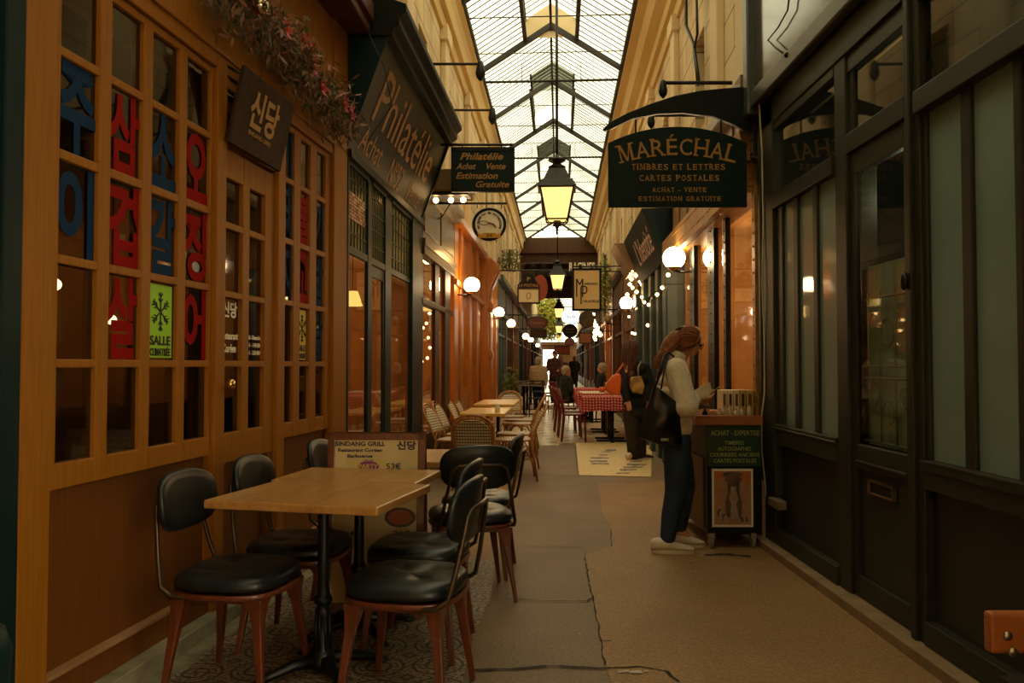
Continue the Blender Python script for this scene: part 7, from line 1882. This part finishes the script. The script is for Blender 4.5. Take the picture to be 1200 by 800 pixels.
plight('restaurant_light',L1.p(3.6,-1.8,2.3),.4,(1,.5,.2))
plight('restaurant_light',L1.p(5.4,-1.6,2.2),1.2,(1,.5,.2))
plight('stamp_shop_light',R2.p(7.2,-.9,2.4),26,(1,.66,.32))
plight('stamp_shop_light',R2.p(9.0,-.9,2.3),22,(1,.66,.32))
plight('closed_shop_fill',R1.p(4.2,-1.0,2.4),4.0,(.9,.95,.7))  # unseen fill lights added to brighten the panel behind the door glass
plight('closed_shop_fill',R1.p(4.2,-.30,2.2),3.0,(1,.9,.65),r=.05)
plight('varnish_front_lamp',L3.p(12.2,.5,2.9),10,(1,.55,.18))
for i in range(4): plight('left_shop_light',L3.p(14+i*0+1.5*i,-.7,2.2),8,(1,.55,.2))
for W,bs in ((L3,lb),(R2,rb)):
    for i,(a,b_,m) in enumerate(bs): plight('far_shop_light',W.p((a+b_)/2,-.8,2.2),26,(1,.58,.24))
# visible lamps inside shops
def shade_lamp(lab,loc,r=.09,hang=.8,mat=M_shade):
    t=thing('pendant_lamp',lab,'lamp',tuple(loc),0,'small lit pendant lamps inside the shops'); m=MB(); m.lathe([(r,0),(r*.55,r*1.4),(r*.5,r*1.45)],(0,0,0),16); m.build('shade',mat,t)
    m=MB(); m.tube([(0,0,r*1.4),(0,0,hang)],.005,5); m.build('cord',M_black,t)
shade_lamp('yellow lit shade inside the stamp shop window on the left',L2.p(7.97,-.5,1.86),.10)
shade_lamp('warm lit shade inside the window beyond the dark teal post',L2.p(10.8,-.3,2.0),.11)
for k,(W,u,n,z) in enumerate([(L1,3.5,-1.2,1.85),(L1,4.6,-1.3,1.75),(L1,5.2,-.9,1.9),(L1,5.6,-1.6,1.6)]):
    t=thing('bulb_lamp','small warm bulb glowing inside the restaurant, %s from the street end'%('first','second','third','fourth')[k],'lamp',tuple(W.p(u,n,z)),0,'bulbs inside the restaurant')
    m=MB(); m.ell((0,0,0),.035,12); m.build('bulb',M_bulb,t); m=MB(); m.tube([(0,0,.03),(0,0,.9)],.004,5); m.build('cord',M_black,t)
for k,(u,n,z) in enumerate([(6.6,-.9,1.75),(7.0,-1.4,1.5),(8.3,-.9,1.6)]):
    t=thing('bulb_lamp','round warm lamp inside the riveted stamp shop, %s from the near column'%('first','second','third')[k],'lamp',tuple(R2.p(u,n,z)),0,'bulbs inside the riveted shop')
    m=MB(); m.ell((0,0,0),.05,14); m.build('bulb',M_globe_far,t); m=MB(); m.tube([(0,0,.05),(0,0,1.0)],.004,5); m.build('cord',M_black,t)
# interior furniture of the left stamp shop seen through its glass
cafe_table('cafe_table','pale tabled surface inside the left shop window',tuple(L2.p(7.2,-.9,0)[:2]),.7,.9,0,M_tabletop2,group='tables inside the shops')
rr(L2.p(6.5,-.6,0).x,6.5,face(0,1),'rattan chair behind the first pane of the left shop window')
rr(L2.p(8.1,-.7,0).x,8.1,face(-1,-.3),'rattan chair behind the third pane of the left shop window')
cafe_table('cafe_table','bare wooden table inside the restaurant',tuple(L1.p(3.9,-1.0,0)[:2]),.7,.7,0,M_tabletop,group='tables inside the shops')

# ================================================================== CAMERA
cam=bpy.data.cameras.new('camera'); co_=bpy.data.objects.new('camera',cam); C.objects.link(co_)
cam.sensor_width=36; cam.lens=36*F/1200; co_.location=EYE; co_.rotation_euler=(PI/2+PITCH,0,0); cam.clip_end=300; cam.clip_start=.05
sc=bpy.context.scene; sc.camera=co_
sc.view_settings.view_transform='Standard'; sc.view_settings.look='None'; sc.view_settings.gamma=1; sc.view_settings.use_curve_mapping=False
sc.view_settings.exposure=EXPO
sc.cycles.use_denoising=True; sc.cycles.max_bounces=8; sc.cycles.diffuse_bounces=3; sc.cycles.glossy_bounces=3; sc.cycles.transparent_max_bounces=12; sc.cycles.transmission_bounces=4
sc.cycles.caustics_reflective=False; sc.cycles.caustics_refractive=False; sc.cycles.sample_clamp_indirect=4
